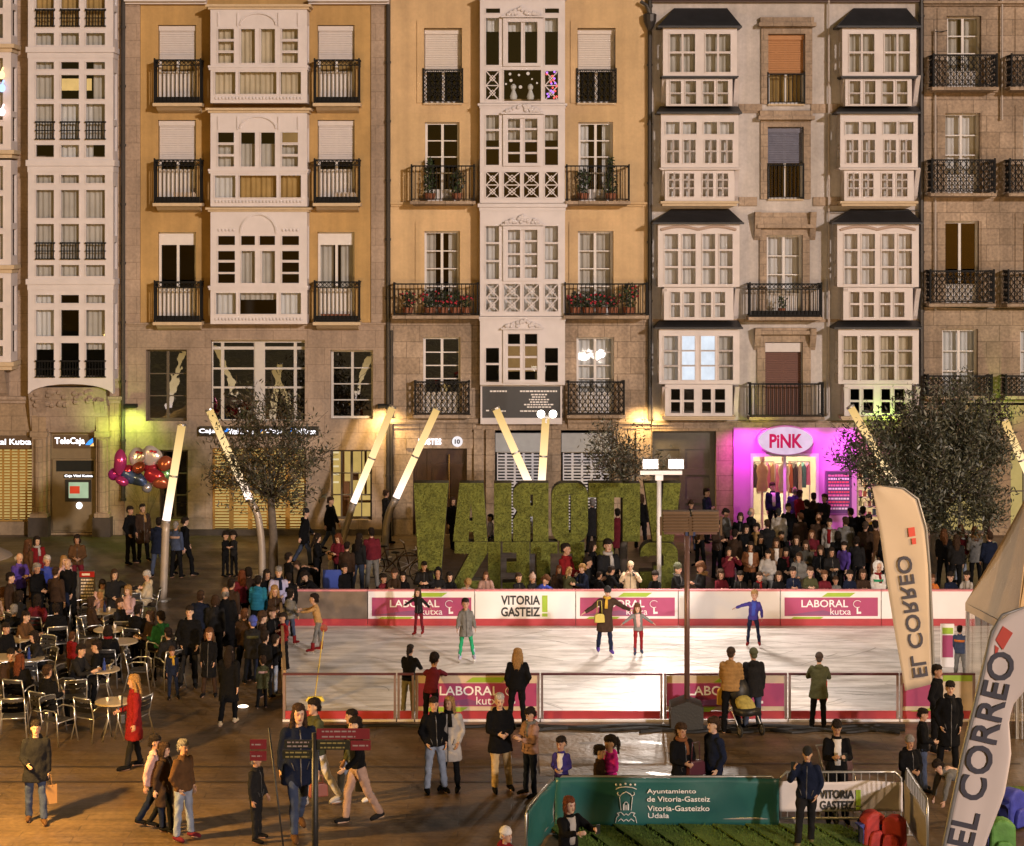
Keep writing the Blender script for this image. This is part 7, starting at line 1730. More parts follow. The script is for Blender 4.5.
pp(ZL, 228.5, 645, 1.64, 'walk', 175, 'coat:black', 'black*', 'long:dark', 'woman in long black coat and pale shoes walking away', shoec='cream')
pp(ZL, 251, 615, 1.5, 'stand', 195, 'parka:soot', 'navy', 'beanie:royal', 'boy in blue woolly hat and dark coat', kid=1, ex='band:olive')
pp(ZL, 244, 608, 1.6, 'stand', 160, 'jacket:umber', 'black', 'short:chest', 'person with reddish cropped hair left of the blue hat')
pp(ZL, 263, 611, 1.45, 'stand', 120, 'jacket:umber', 'black', 'beanie:brown', 'child in brown knitted hat right of the blue hat', kid=1)
pp(ZL, 272, 606, 1.45, 'fold', 60, 'jacket:black', 'black', 'short:brown', 'brown haired child leaning towards the ice', kid=1)
pp(ZL, 283, 612, 1.3, 'clasp', -40, 'jacket:red', 'black', 'short:dark', 'child in red patterned jacket at the corner of the ice', kid=1)
pp(ZL, 266, 630, 1.45, 'stand', 150, 'parka:black', 'black', 'short:dark', 'dark haired child in black coat behind the child in pale jeans', kid=1)
pp(ZL, 276, 634, 1.32, 'rest', 140, 'jacket:black', 'ltjeans', 'short:dark', 'child in black top and pale jeans leaning on the rink end', kid=1, shoec='pale')
pp(ZL, 173, 646, 1.12, 'stand', 10, 'jacket:navy', 'navy', 'beanie:brown', 'small child with yellow scarf left of the bearded man', kid=1, ex='scarf:mustard')
pp(ZL, 262, 655, 1.1, 'stand', 200, 'parka:olive', 'black', 'short:brown', 'small child with flowery coat at the end of the rink', kid=1, ex='band:blush')
# --- cafe terrace
pp(ZC, 19.5, 553, 1.76, 'phone', 50, 'jacket:violet', 'black', 'bald:whiteh', 'old man with bald crown in violet jacket standing at the terrace')
pp(ZC, 28, 538, 1.66, 'stand', 130, 'coat:brown', 'brown', 'long:chest', 'woman in brown coat at the back of the terrace')
pp(ZC, 37, 536, 1.64, 'stand', 30, 'coat:red', 'black*', 'bob:dark', 'woman in red coat and pale scarf at the back of the terrace', ex='scarf:pale')
pp(ZC, 46.5, 555, 1.74, 'clasp', 40, 'jacket:royal', 'navy', 'short:whiteh', 'white haired man in blue jacket on the terrace')
pp(ZC, 38, 562, 1.74, 'clasp', 60, 'jacket:black', 'black', 'short:grey', 'grey haired man in black in front of the blue jacket')
pp(ZC, 63, 555, 1.64, 'stand', 30, 'coat:blush', 'black*', 'long:blond', 'fair woman in pale pink coat behind the man in black')
pp(ZC, 69, 559, 1.74, 'stand', -20, 'coat:black', 'black', 'bald:grey', 'balding man in long black coat left of the menu board')
pp(ZC, 77.5, 534, 1.62, 'clasp', 10, 'jacket:brown', 'wine*', 'bob:dark', 'woman in brown jacket and reddish leggings before the cash machine')
pp(ZC, 26, 612, 1.7, 'sitlean', 70, 'jacket:brown', 'black', 'short:dark', 'seated man in brown jacket at the left table')
pp(ZC, 37.5, 596, 1.66, 'sit', 170, 'jacket:wine', 'black', 'bob:dark', 'seated woman in dark red, back to camera, at the terrace')
pp(ZC, 14, 606, 1.66, 'sit', 190, 'jacket:black', 'black', 'short:grey', 'seated grey haired person in black at the left table')
pp(ZC, 4, 588, 1.66, 'sit', 90, 'jacket:rose', 'black', 'bob:chest', 'seated woman in rose at the left edge')
pp(ZC, 20, 592, 1.66, 'sit', 140, 'jacket:soot', 'black', 'bob:dark', 'seated dark haired woman below the violet jacket')
pp(ZC, 102.5, 581, 1.64, 'sitphone', 20, 'jacket:blush', 'black', 'bob:dark', 'seated woman in pale scarf looking at her hands', ex='scarf:pale')
pp(ZC, 113.5, 569, 1.64, 'point', 30, 'coat:soot', 'black', 'bob:brown', 'woman in dark coat with arm held out over the table', mir=True)
pp(ZC, 147, 571.5, 1.68, 'sitphone', -80, 'parka:cream', 'umber', 'beanie:pale', 'seated woman in cream coat and pale knitted hat')
pp(ZC, 138, 605, 1.72, 'sit', 160, 'parka:black', 'black', 'short:dark', 'seated man in black, back to camera, left of the green jacket')
pp(ZC, 150, 612, 1.62, 'sit', -60, 'jacket:umber', 'black', 'bob:brown', 'seated woman in brown between the black and green jackets')
pp(ZC, 160.5, 612, 1.7, 'sit', -130, 'jacket:green', 'black', 'short:dark', 'seated man in dark green jacket')
pp(ZC, 71.5, 631, 1.1, 'stand', 160, 'puffer:red', 'umber', 'short:chest', 'child in bright red padded jacket among the chairs', kid=1)
pp(ZC, 108, 626, 1.68, 'sit', 180, 'coat:black', 'black', 'bob:dark', 'seated woman in black with red collar, back to camera', ex='scarf:red')
pp(ZC, 81, 645, 1.72, 'sitlean', 75, 'jacket:soot', 'black', 'short:dark', 'seated man in black seen side on, right of the chair row')
pp(ZC, 20, 655, 1.66, 'sit', 165, 'coat:black', 'black', 'long:auburn', 'seated woman with long red brown hair, back to camera')
pp(ZC, 11, 650, 1.7, 'sit', 20, 'jacket:umber', 'black', 'short:dark', 'seated person facing the red brown haired woman')
pp(ZC, 120, 600, 1.62, 'sit', 70, 'jacket:soot', 'black', 'short:brown', 'seated person in dark grey beyond the back table')
pp(ZC, 133.5, 673, 'f768', 'carry', -70, 'coat:red', 'soot*', 'long:blond', 'woman in long red coat with fair hair walking past the tables', mir=True)
# --- crowd by the shop
pp(ZS, 707, 488, 1.72, 'fold', 60, 'jacket:navy', 'black', 'short:dark', 'dark haired person in navy before the grey door')
pp(ZS, 692, 500, 1.6, 'phone', 30, 'jacket:soot', 'jeans', 'short:brown', 'person in dark grey at the foot of the grass V')
pp(ZS, 726, 508, 1.66, 'phone', 60, 'jacket:grey', 'black', 'short:dark', 'person in grey turned right by the pink pillar')
pp(ZS, 739, 512, 1.64, 'fold', -10, 'jacket:black', 'black', 'bob:brown', 'woman in black facing the camera at the pink pillar')
pp(ZS, 752, 508, 1.7, 'stand', 110, 'jacket:soot', 'black', 'bald:grey', 'balding man in dark jacket left of the shop door')
pp(ZS, 756.5, 523, 1.55, 'pockets', -60, 'jacket:tan', 'umber', 'short:dark', 'boy in tan jacket below the balding man')
pp(ZS, 774, 482, 1.76, 'stand', 10, 'jacket:navy', 'black', 'short:brown', 'man in navy and white jacket in front of the shop doorway', ex='shirt:white')
pp(ZS, 794, 487, 1.72, 'stand', 170, 'jacket:violet', 'black', 'bald:grey', 'man in violet jacket in the shop doorway')
pp(ZS, 801, 490, 1.7, 'stand', 130, 'jacket:red', 'black', 'short:brown', 'person in red jacket in the shop doorway')
pp(ZS, 807.5, 499, 1.7, 'stand', 190, 'jacket:black', 'black', 'short:dark', 'man in black with back to camera before the right door pane')
pp(ZS, 813, 492, 1.7, 'stand', 150, 'jacket:umber', 'black', 'short:dark', 'person in dark brown at the right of the shop door')
pp(ZS, 824, 493.5, 1.7, 'fold', -50, 'jacket:soot', 'black', 'short:brown', 'brown haired person below the poster, turned left')
pp(ZS, 780, 508, 1.66, 'stand', 175, 'parka:pale', 'soot', 'beanie:soot', 'person in pale hooded coat and dark hat, back to camera')
pp(ZS, 788.5, 503, 1.68, 'stand', 0, 'jacket:black', 'black', 'short:dark', 'person in black right of the pale hooded coat')
pp(ZS, 817, 514, 1.72, 'stand', 180, 'coat:umber', 'black', 'bald:chest', 'man in long dark coat at the centre right of the crowd')
pp(ZS, 800, 512, 1.66, 'stand', 200, 'jacket:umber', 'black', 'short:chest', 'person in brown just left of the long dark coat')
pp(ZS, 730, 546, 1.58, 'photo', 20, 'jacket:wine', 'black*', 'bob:dark', 'woman in wine red jacket photographing the ice')
pp(ZS, 749, 541, 1.6, 'clasp', 0, 'jacket:rust', 'black*', 'long:dark', 'woman in rust brown jacket over a white shirt', ex='shirt:white')
pp(ZS, 766.5, 549, 1.56, 'clasp', -20, 'jacket:pale', 'grey', 'bun:dark', 'girl in pale grey coat right of the rust jacket')
pp(ZS, 776, 537, 1.62, 'clasp', 0, 'jacket:brown', 'black', 'long:brown', 'girl with white collar behind the pale grey coat', ex='shirt:white')
pp(ZS, 783, 531, 1.62, 'stand', 0, 'jacket:black', 'black', 'short:dark', 'dark haired boy at the back of the girls')
pp(ZS, 795, 535, 1.62, 'clasp', -10, 'jacket:soot', 'black', 'long:brown', 'girl with parted long brown hair, middle of the girls')
pp(ZS, 785.5, 547, 1.58, 'clasp', 5, 'parka:black', 'black', 'long:dark', 'girl in black coat and wine scarf in the front of the girls', ex='scarf:wine')
pp(ZS, 799, 552, 1.56, 'clasp', -30, 'parka:grey', 'black', 'bob:brown', 'girl in grey coat with fur collar at the front of the girls', ex='fur:grey')
pp(ZS, 806.5, 540, 1.62, 'fold', -20, 'jacket:grey', 'black', 'long:brown', 'girl in grey with long hair right of the parted brown hair')
pp(ZS, 821, 545, 1.6, 'clasp', -15, 'jacket:black', 'black', 'long:brown', 'girl in black with clasped hands, left of two at the right')
pp(ZS, 831.5, 547, 1.58, 'fold', 10, 'jacket:soot', 'black', 'long:dark', 'girl in black, right of two at the right')
pp(ZS, 829.5, 518, 1.66, 'stand', -20, 'jacket:pale', 'black', 'short:dark', 'boy in pale jacket with red shirt behind the girls', ex='shirt:red')
pp(ZS, 846, 516, 1.76, 'stand', 180, 'parka:grey', 'ltjeans', 'short:brown', 'man in grey green jacket and pale jeans, back to camera')
pp(ZS, 850.5, 507, 1.72, 'stand', 200, 'jacket:black', 'black', 'short:dark', 'dark haired man behind the grey green jacket')
pp(ZS, 861.5, 506, 1.72, 'stand', 160, 'jacket:black', 'black', 'short:dark', 'man in black second behind the grey green jacket')
pp(ZS, 869, 513, 1.74, 'stand', -90, 'coat:black', 'black', 'cap:black', 'man in long black coat and yellow marked cap left of the flag', ex='scarf:mustard')
pp(ZS, 864, 521, 1.7, 'stand', 150, 'coat:umber', 'black', 'beanie:umber', 'person in long dark coat just left of the cap wearer')
pp(ZS, 876, 520, 1.68, 'stand', 190, 'jacket:brown', 'brown', 'short:dark', 'person in brown half hidden by the flag top')
pp(ZS, 944, 528, 1.66, 'stand', 170, 'jacket:black', 'black', 'long:chest', 'woman in black under the big tree')
pp(ZS, 961, 524, 1.66, 'stand', 180, 'jacket:wine', 'ltjeans*', 'long:chest', 'woman in wine top and pale jeans under the big tree')
pp(ZS, 976, 526, 1.66, 'fold', 190, 'parka:grey', 'black', 'long:chest', 'woman in grey coat under the right of the big tree', ex='fur:blond')
# --- near side of the rink
pp(ZP, 410, 645, 'f714', 'rest', 160, 'jacket:black', 'khaki', 'pony:dark', 'dark haired teenager in black jacket and khaki trousers at the rink rail', shoec='pale')
pp(ZP, 435, 656.5, 'Y37.9', 'slump', 170, 'jacket:wine', 'black', 'short:dark', 'person in wine jacket slumped over the rink rail', kid=1)
pp(ZP, 516, 647, 'f729', 'pockets', 185, 'jacket:black', 'black*', 'long:blond', 'woman with long fair hair in black leather jacket, back to camera')
pp(ZP, 732, 647, 'f731', 'push', 165, 'puffer:tan', 'black', 'beanie:umber', 'woman in yellow brown padded jacket and woolly hat at the pushchair')
pp(ZP, 753, 647, 'f729', 'stand', 185, 'parka:soot', 'jeans', 'beanie:olive', 'man in dark grey jacket watching beside the pushchair')
pp(ZP, 818, 653, 'f728', 'rest', 175, 'parka:olive', 'black', 'beanie:umber', 'woman in olive coat at the rink rail with a red bag')
pp(ZP, 961, 625, 'f680', 'stand', 150, 'jacket:jeans', 'grey', 'short:dark', 'attendant in grey blue with orange vest beside the tent', ex='band:orange')
pp(ZP, 937, 664, 'f752', 'pockets', 60, 'jacket:black', 'black', 'short:dark', 'man in black seen side on at the foot of the beige flag')
pp(ZP, 947.5, 680, 'f775', 'pockets', 5, 'coat:black', 'black', 'short:dark', 'man in black buttoned coat facing the camera by the tent', ex='scarf:soot')
pp(ZP, 923, 708, 'f792', 'clasp', 75, 'jacket:black', 'jeans', 'short:dark', 'man in black leather jacket turned right near the bare barrier')
pp(ZP, 911, 734, 'f822', 'clasp', 20, 'parka:black', 'black', 'beanie:grey', 'person in black coat and grey cap behind the bare barrier')
pp(ZP, 936, 756, 'f822', 'bend', -70, 'jacket:grey', 'black', 'short:dark', 'man in grey jumper bending forward by the big flag')
# --- foreground
pp(ZP, 36, 719, 'f822', 'carry', 15, 'parka:soot', 'jeans', 'short:dark', 'man in dark parka carrying a brown paper bag', shoec='brown', mir=True)
pp(ZP, 155, 734.5, 'f830', 'walk', 80, 'jacket:blush', 'navy', 'short:dark', 'person in pale coat, farthest of the three walking right')
pp(ZP, 164.5, 742, 'f832', 'walk', 75, 'coat:umber', 'black*', 'bob:brown', 'woman in dark brown coat, middle of the three walking right')
pp(ZP, 184, 738.5, 'f839', 'pockets', 60, 'jacket:brown', 'ltjeans', 'short:grey', 'man in brown jacket and pale jeans, nearest of the three walking right', shoec='wine')
pp(ZP, 257, 752, 'f841', 'stand', 70, 'jacket:soot', 'soot', 'short:grey', 'older man in dark suit beside the thin leaning signpost')
pp(ZP, 298.5, 702, 'f836', 'walk', 20, 'parka:navy', 'jeans*', 'long:brown', 'woman with long brown hair walking behind the signpost', shoec='brown')
pp(ZP, 315, 697.5, 'f806', 'stride', -60, 'jacket:olive', 'white*', 'short:dark', 'young man in olive jacket and white trousers behind the signpost', shoec='pale')
pp(ZP, 351, 708.5, 'f804', 'walk', -70, 'jacket:olive', 'ltjeans', 'short:dark', 'young man with pale jeans half hidden behind the one in black', shoec='white')
pp(ZP, 356, 716, 'f823', 'stride', -65, 'slim:black', 'rose', 'short:dark', 'young man in black top and rose trousers walking left', shoec='soot')
pp(ZP, 436.5, 695.5, 'f792', 'pockets', 20, 'jacket:black', 'ltjeans', 'short:dark', 'man in black jacket and faded jeans beside the woman in pale coat')
pp(ZP, 451, 695, 'f790', 'pockets', -15, 'coat:pale', 'black*', 'long:blond', 'fair haired woman in long pale grey coat and black scarf', ex='scarf:black')
pp(ZP, 501, 692.5, 'f791', 'clasp', 15, 'parka:black', 'beige', 'short:whiteh', 'white haired man in black jacket and beige trousers')
pp(ZP, 529.5, 706.5, 'f796', 'phone', -55, 'puffer:puff', 'navy*', 'short:dark', 'woman in pinkish brown padded jacket talking to the white haired man', ex='scarf:grey')
pp(ZP, 562, 735.5, 1.36, 'clasp', -20, 'jacket:indigo', 'navy', 'short:dark', 'boy in purple hooded jacket behind the green banner', kid=1, ex='shirt:white')
pp(ZP, 599.5, 744, 1.30, 'stand', 60, 'jacket:umber', 'black', 'short:dark', 'child in dark brown next to the pink padded jacket', kid=1)
pp(ZP, 609, 734.5, 1.42, 'clasp', -50, 'puffer:pink', 'navy', 'pony:dark', 'girl in bright pink padded jacket behind the green banner', kid=1)
pp(ZP, 682.5, 722, 1.66, 'clasp', 30, 'parka:black', 'navy', 'pony:brown', 'woman in black coat with orange brown scarf and bag behind the green banner', ex='scarf:rust')
pp(ZP, 714, 716.5, 1.76, 'pockets', -60, 'jacket:navy', 'navy', 'short:brown', 'man in navy jacket turned left behind the green banner', )
pp(ZP, 805.5, 745, 'f846', 'call', -10, 'jacket:navy', 'soot', 'cap:black', 'man in dark cap and navy jumper talking on a phone', shoec='khaki')
pp(ZP, 837, 719, 1.74, 'phone', 0, 'jacket:black', 'black', 'short:dark', 'man in black jacket over white shirt looking at his phone', ex='shirt:white')
pp(ZP, 572, 795, 1.64, 'shoot', 35, 'jacket:black', 'black', 'bob:auburn', 'woman in black holding up a phone before the green banner', ex='shirt:pale')
pp(ZP, 506, 826, 1.3, 'squat', 60, 'puffer:red', 'red', 'beanie:white', 'child in red with white knitted hat at the bottom edge', kid=1, chair=0)

# --- more of the crowd
for x, yt, H, pose, rot, tp, hair, lab, kw in [
 (6, 624, 1.66, 'sit', 60, 'jacket:black', 'short:dark', 'seated man in black at the left edge, facing right', {}),
 (34, 633, 1.62, 'sitlean', -60, 'jacket:soot', 'bob:dark', 'seated woman in dark grey facing left beside the brown jacket', {}),
 (56, 604, 1.7, 'sit', 200, 'parka:black', 'short:dark', 'seated man in black, back to camera, right of the wine red woman', {}),
 (92, 598, 1.64, 'sit', 120, 'jacket:umber', 'bob:brown', 'seated woman in brown just right of the menu board', {}),
 (128, 587, 1.62, 'sit', -30, 'jacket:blush', 'bob:blond', 'seated fair woman in pale pink next to the cream coat', {}),
 (48, 666, 1.68, 'sit', 150, 'jacket:black', 'short:brown', 'seated man in black, back to camera, right of the red brown hair', {}),
 (60, 583, 1.6, 'sit', 10, 'jacket:navy', 'long:brown', 'seated woman in navy below the balding man in the long coat', {}),
 (10, 572, 1.7, 'stand', 80, 'jacket:umber', 'short:dark', 'man in brown standing low behind the violet jacket', {}),
 (96, 642, 1.66, 'sit', -80, 'jacket:black', 'short:dark', 'seated man in black facing left beside the red collar', {}),
 (168, 630, 1.6, 'sit', 220, 'jacket:soot', 'short:dark', 'seated person in dark grey right of the green jacket', {}),
 (57, 566, 1.7, 'stand', 160, 'jacket:umber', 'short:brown', 'man in brown with back to camera between blue jacket and balding man', {})]: pp(ZC, x, yt, H, pose, rot, tp, 'black', hair, lab, **kw)
for x, yt, H, pose, rot, tp, hair, lab in [
 (735, 529, 1.62, 'stand', 150, 'jacket:umber', 'short:dark', 'person in brown with back turned above the wine red photographer'),
 (762, 534, 1.6, 'clasp', 20, 'jacket:black', 'long:dark', 'girl in black right behind the rust brown jacket'),
 (768, 519, 1.66, 'stand', 170, 'parka:soot', 'short:brown', 'man in dark grey parka, back to camera, left of the pale hooded coat'),
 (812, 529, 1.6, 'fold', -10, 'jacket:wine', 'long:chest', 'girl in wine red jumper behind the girls on the right'),
 (838, 531, 1.62, 'stand', 180, 'jacket:black', 'bob:dark', 'woman in black with back turned left of the grey green jacket'),
 (843, 541, 1.5, 'stand', -40, 'jacket:violet', 'short:dark', 'child in violet standing before the grey green jacket'),
 (857, 536, 1.6, 'stand', 160, 'jacket:soot', 'short:dark', 'person in dark grey between the grey green jacket and the cap wearer'),
 (717, 520, 1.66, 'phone', 40, 'jacket:umber', 'short:dark', 'man in brown low beside the dark floodlight heads'),
 (746, 524, 1.62, 'fold', 20, 'jacket:black', 'long:dark', 'girl in black crossing her arms before the balding man'),
 (700, 512, 1.6, 'stand', -60, 'jacket:brown', 'bob:chest', 'woman in brown behind the dark floodlight heads'),
 (886, 528, 1.66, 'stand', 190, 'jacket:black', 'short:dark', 'person in black partly behind the beige flag'),
 (955, 534, 1.6, 'stand', 170, 'jacket:soot', 'long:brown', 'girl in dark grey between the two women under the tree'),
 (988, 531, 1.7, 'stand', 190, 'jacket:navy', 'short:brown', 'man in navy behind the tent roof')]: pp(ZS, x, yt, H, pose, rot, tp, 'black', hair, lab)
for x, y, tp, hair, rot, lab, kid in [
 (394, 567, 'jacket:umber', 'short:brown', -20, 'boy in brown left of the girl in black at the boards', 1), (451, 571, 'jacket:black', 'bob:dark', 10, 'girl in black right of the hooded child', 1), (519, 572, 'jacket:soot', 'short:brown', 30, 'boy in grey left of the pink woollen hat', 1),
 (655, 570, 'jacket:black', 'short:dark', -30, 'boy in black left of the white floodlight pole', 1), (722, 568, 'jacket:wine', 'bob:brown', 10, 'girl in wine red left of the row of children', 1), (740, 570, 'jacket:soot', 'short:dark', 0, 'boy in dark grey just before the row of children', 1),
 (863, 568, 'jacket:umber', 'bob:brown', 0, 'girl in brown between the row of children and the white hood', 1), (898, 570, 'jacket:black', 'short:dark', 0, 'boy in black behind the beige flag edge', 1)]: B(x, y, tp, hair, lab, rot=rot, kid=kid)
for x, yt, H, tp, hair, rot, lab in [(288, 572, 1.6, 'jacket:black', 'short:dark', 200, 'man in black right of the grey haired man, back to camera'), (232, 578, 1.66, 'jacket:umber', 'short:dark', 150, 'man in brown left of the teal jacket'), (215, 594, 1.66, 'jacket:soot', 'bob:brown', 170, 'woman in dark grey between the navy jacket and the long coat'), (346, 541, 1.6, 'jacket:umber', 'short:dark', 170, 'person in brown low between the reddish hair and the jeans'), (289, 552, 1.6, 'jacket:black', 'short:dark', 120, 'man in black at the trunk of the small tree')]: pp(ZL, x, yt, H, 'stand', rot, tp, 'black', hair, lab)


# ---- templates: build every needed shape, remesh all in one go
REQ = {}
def want(key, mb, vox, smooth): REQ[key] = (mb, vox, smooth)
SK = {}
for z_, x, yt, size, pose, rot, tp, bt, hair, lab, k in PEOPLE:
    kid = bool(k.get('kid')); sk = (pose, kid)
    if sk not in SK: SK[sk] = skel(pose, kid); want(('body',) + sk, body(SK[sk]), .0095, 1)
    tt = tp.split(':')[0]
    if ('top', tt) + sk not in REQ: want(('top', tt) + sk, top(SK[sk], tt), .021, 3)
    sl = bt.endswith('*')
    if ('legs', sl) + sk not in REQ: want(('legs', sl) + sk, legs(SK[sk], sl), .021, 3)
    h = hair.split(':')[0]
    if h != 'none' and ('hair', h) not in REQ: want(('hair', h), hairmesh(h), .011, 2)
STAND = {False: skel('stand', False)['top'], True: skel('stand', True)['top']}
tmpo = []
for key, (mb, vox, smn) in REQ.items():
    o = bpy.data.objects.new('tmp', mb.mesh('tmp', [])); COL.objects.link(o)
    m = o.modifiers.new('r', 'REMESH'); m.mode = 'VOXEL'; m.voxel_size = vox; m.use_smooth_shade = True
    s_ = o.modifiers.new('s', 'SMOOTH'); s_.factor = .5; s_.iterations = smn
    tmpo.append((key, o))
bpy.context.view_layer.update(); dg = bpy.context.evaluated_depsgraph_get()
TPL = {}
for key, o in tmpo:
    me = bpy.data.meshes.new_from_object(o.evaluated_get(dg)); bpy.data.objects.remove(o)
    me.name = key[0]; n = len(me.vertices); co = np.empty(n * 3, np.float32); me.vertices.foreach_get('co', co); co = co.reshape(-1, 3)
    if key[0] in ('top', 'legs', 'hair'):
        no = np.empty(n * 3, np.float32); me.vertices.foreach_get('normal', no); no = no.reshape(-1, 3); q = co * (1 if key[0] != 'hair' else 3.2)
        w = np.sin(q[:, 2] * 31 + 3 * np.sin(q[:, 0] * 13) + 2.2 * np.sin(q[:, 1] * 17)) * .5 + np.sin(q[:, 0] * 47 + q[:, 2] * 23 + 2 * np.sin(q[:, 1] * 21)) * .35 + np.sin(q[:, 1] * 53 - q[:, 2] * 37) * .25
        if key[0] == 'top' and key[1] == 'puffer': d = .013 * (np.abs(np.sin(q[:, 2] * math.pi / .085)) - .6) + w * .002
        elif key[0] == 'hair' and key[1] in ('beanie', 'bobble', 'cap', 'hoodup'): d = w * .001
        else: d = w * (.008 if key[0] != 'hair' else .0065)
        co = co + no * d[:, None]; me.vertices.foreach_set('co', co.astype(np.float32).ravel())
    if key[0] == 'hair' and key[1] not in ('beanie', 'bobble', 'cap', 'hoodup'):       # loose strands break the smooth outline
        rs = np.random.RandomState(7); sel = rs.randint(0, n, 620); P0 = co[sel]; nn = no[sel]
        tg = np.cross(nn, rs.randn(620, 3)); tg /= np.linalg.norm(tg, axis=1)[:, None] + 1e-6
        dwn = np.array([0, .012, -.034]) * (.5 + rs.rand(620))[:, None]; tip = P0 + nn * (.004 + .009 * rs.rand(620))[:, None] + dwn + rs.randn(620, 3) * .006
        vs = np.concatenate([co, (P0 - tg * .006 - nn * .004), (P0 + tg * .006 - nn * .004), tip]); fcs = [tuple(p.vertices) for p in me.polygons] + [(n + i, n + 620 + i, n + 1240 + i) for i in range(620)]
        me = bpy.data.meshes.new('hair'); me.from_pydata([tuple(v) for v in vs], [], fcs); me.polygons.foreach_set('use_smooth', [True] * len(fcs))
    if key[0] == 'body':
        J = SK[key[1:]]; M = np.array(J['HM'].inverted()); h = co @ M[:3, :3].T + M[:3, 3]
        f = np.zeros(n, np.float32)
        def blob(c, r, v):
            d = ((h[:, 0] - c[0]) / r[0]) ** 2 + ((h[:, 1] - c[1]) / r[1]) ** 2 + ((h[:, 2] - c[2]) / r[2]) ** 2; f[d < 1] = v
        blob((0, -.095, -.062), (.027, .03, .012), .3)
        for s in (-1, 1): blob((s * .031, -.085, .03), (.018, .04, .0055), .5); blob((s * .030, -.09, .010), (.011, .04, .0065), .8)
        a = me.attributes.new('feat', 'FLOAT', 'POINT'); a.data.foreach_set('value', f)
    me.update(); TPL[key] = me
    if key[0] == 'top' and key[1] != 'slim':                       # zip and pocket edging that follow the front of the garment
        J = SK[key[2:]]; tb = MB(); tb.smooth = True
        def front(x, z):
            d = (np.abs(co[:, 0] - x) < .022) & (np.abs(co[:, 2] - z) < .022)
            return float(co[d, 1].min()) if d.any() else None
        z0 = float(co[np.abs(co[:, 0]) < .05, 2].min()) + .015; z1 = J['neck'].z - .03
        if not J['P'].get('sit') and abs(J['u'].y) < .3:
            path = []
            for i in range(15):
                z = z0 + (z1 - z0) * i / 14; y = front(J['u'].x * (z - J['pel'].z), z)
                if y is not None and (not path or abs(y - path[-1].y) < .05): path.append(Vector((J['u'].x * (z - J['pel'].z), y - .001, z)))
            if len(path) > 3: tb.tube(path, [(.009, .004)] * len(path), 6)
            for s in (-1, 1):
                pz = J['pel'].z + (.02 if key[1] != 'coat' else -.02); pts_ = []
                for i in range(4):
                    x = s * (.085 + .012 * i); z = pz + .035 * i - .05; y = front(x, z)
                    if y is not None: pts_.append(Vector((x, y - .001, z)))
                if len(pts_) == 4: tb.tube(pts_, [(.007, .004)] * 4, 6)
        if tb.f: TPL[('trim',) + key[1:]] = tb.mesh('trim', [])
for t in ('shoe', 'boot', 'skate'): TPL[t] = shoemesh(t).mesh('shoe', [])
bm_ = MB(); bm_.box(-.004, .004, -.17, .09, -.085, -.05); bm_.box(-.02, .02, -.12, -.08, -.05, .004); bm_.box(-.02, .02, .03, .06, -.05, .004); TPL['blade'] = bm_.mesh('blade', [])
for me in TPL.values():
    if not len(me.materials): me.materials.append(None)
def inst(name, me, mat, parent):
    o = bpy.data.objects.new(name, me); COL.objects.link(o); o.parent = parent
    o.material_slots[0].link = 'OBJECT'; o.material_slots[0].material = mat
    return o
PPOS = {}
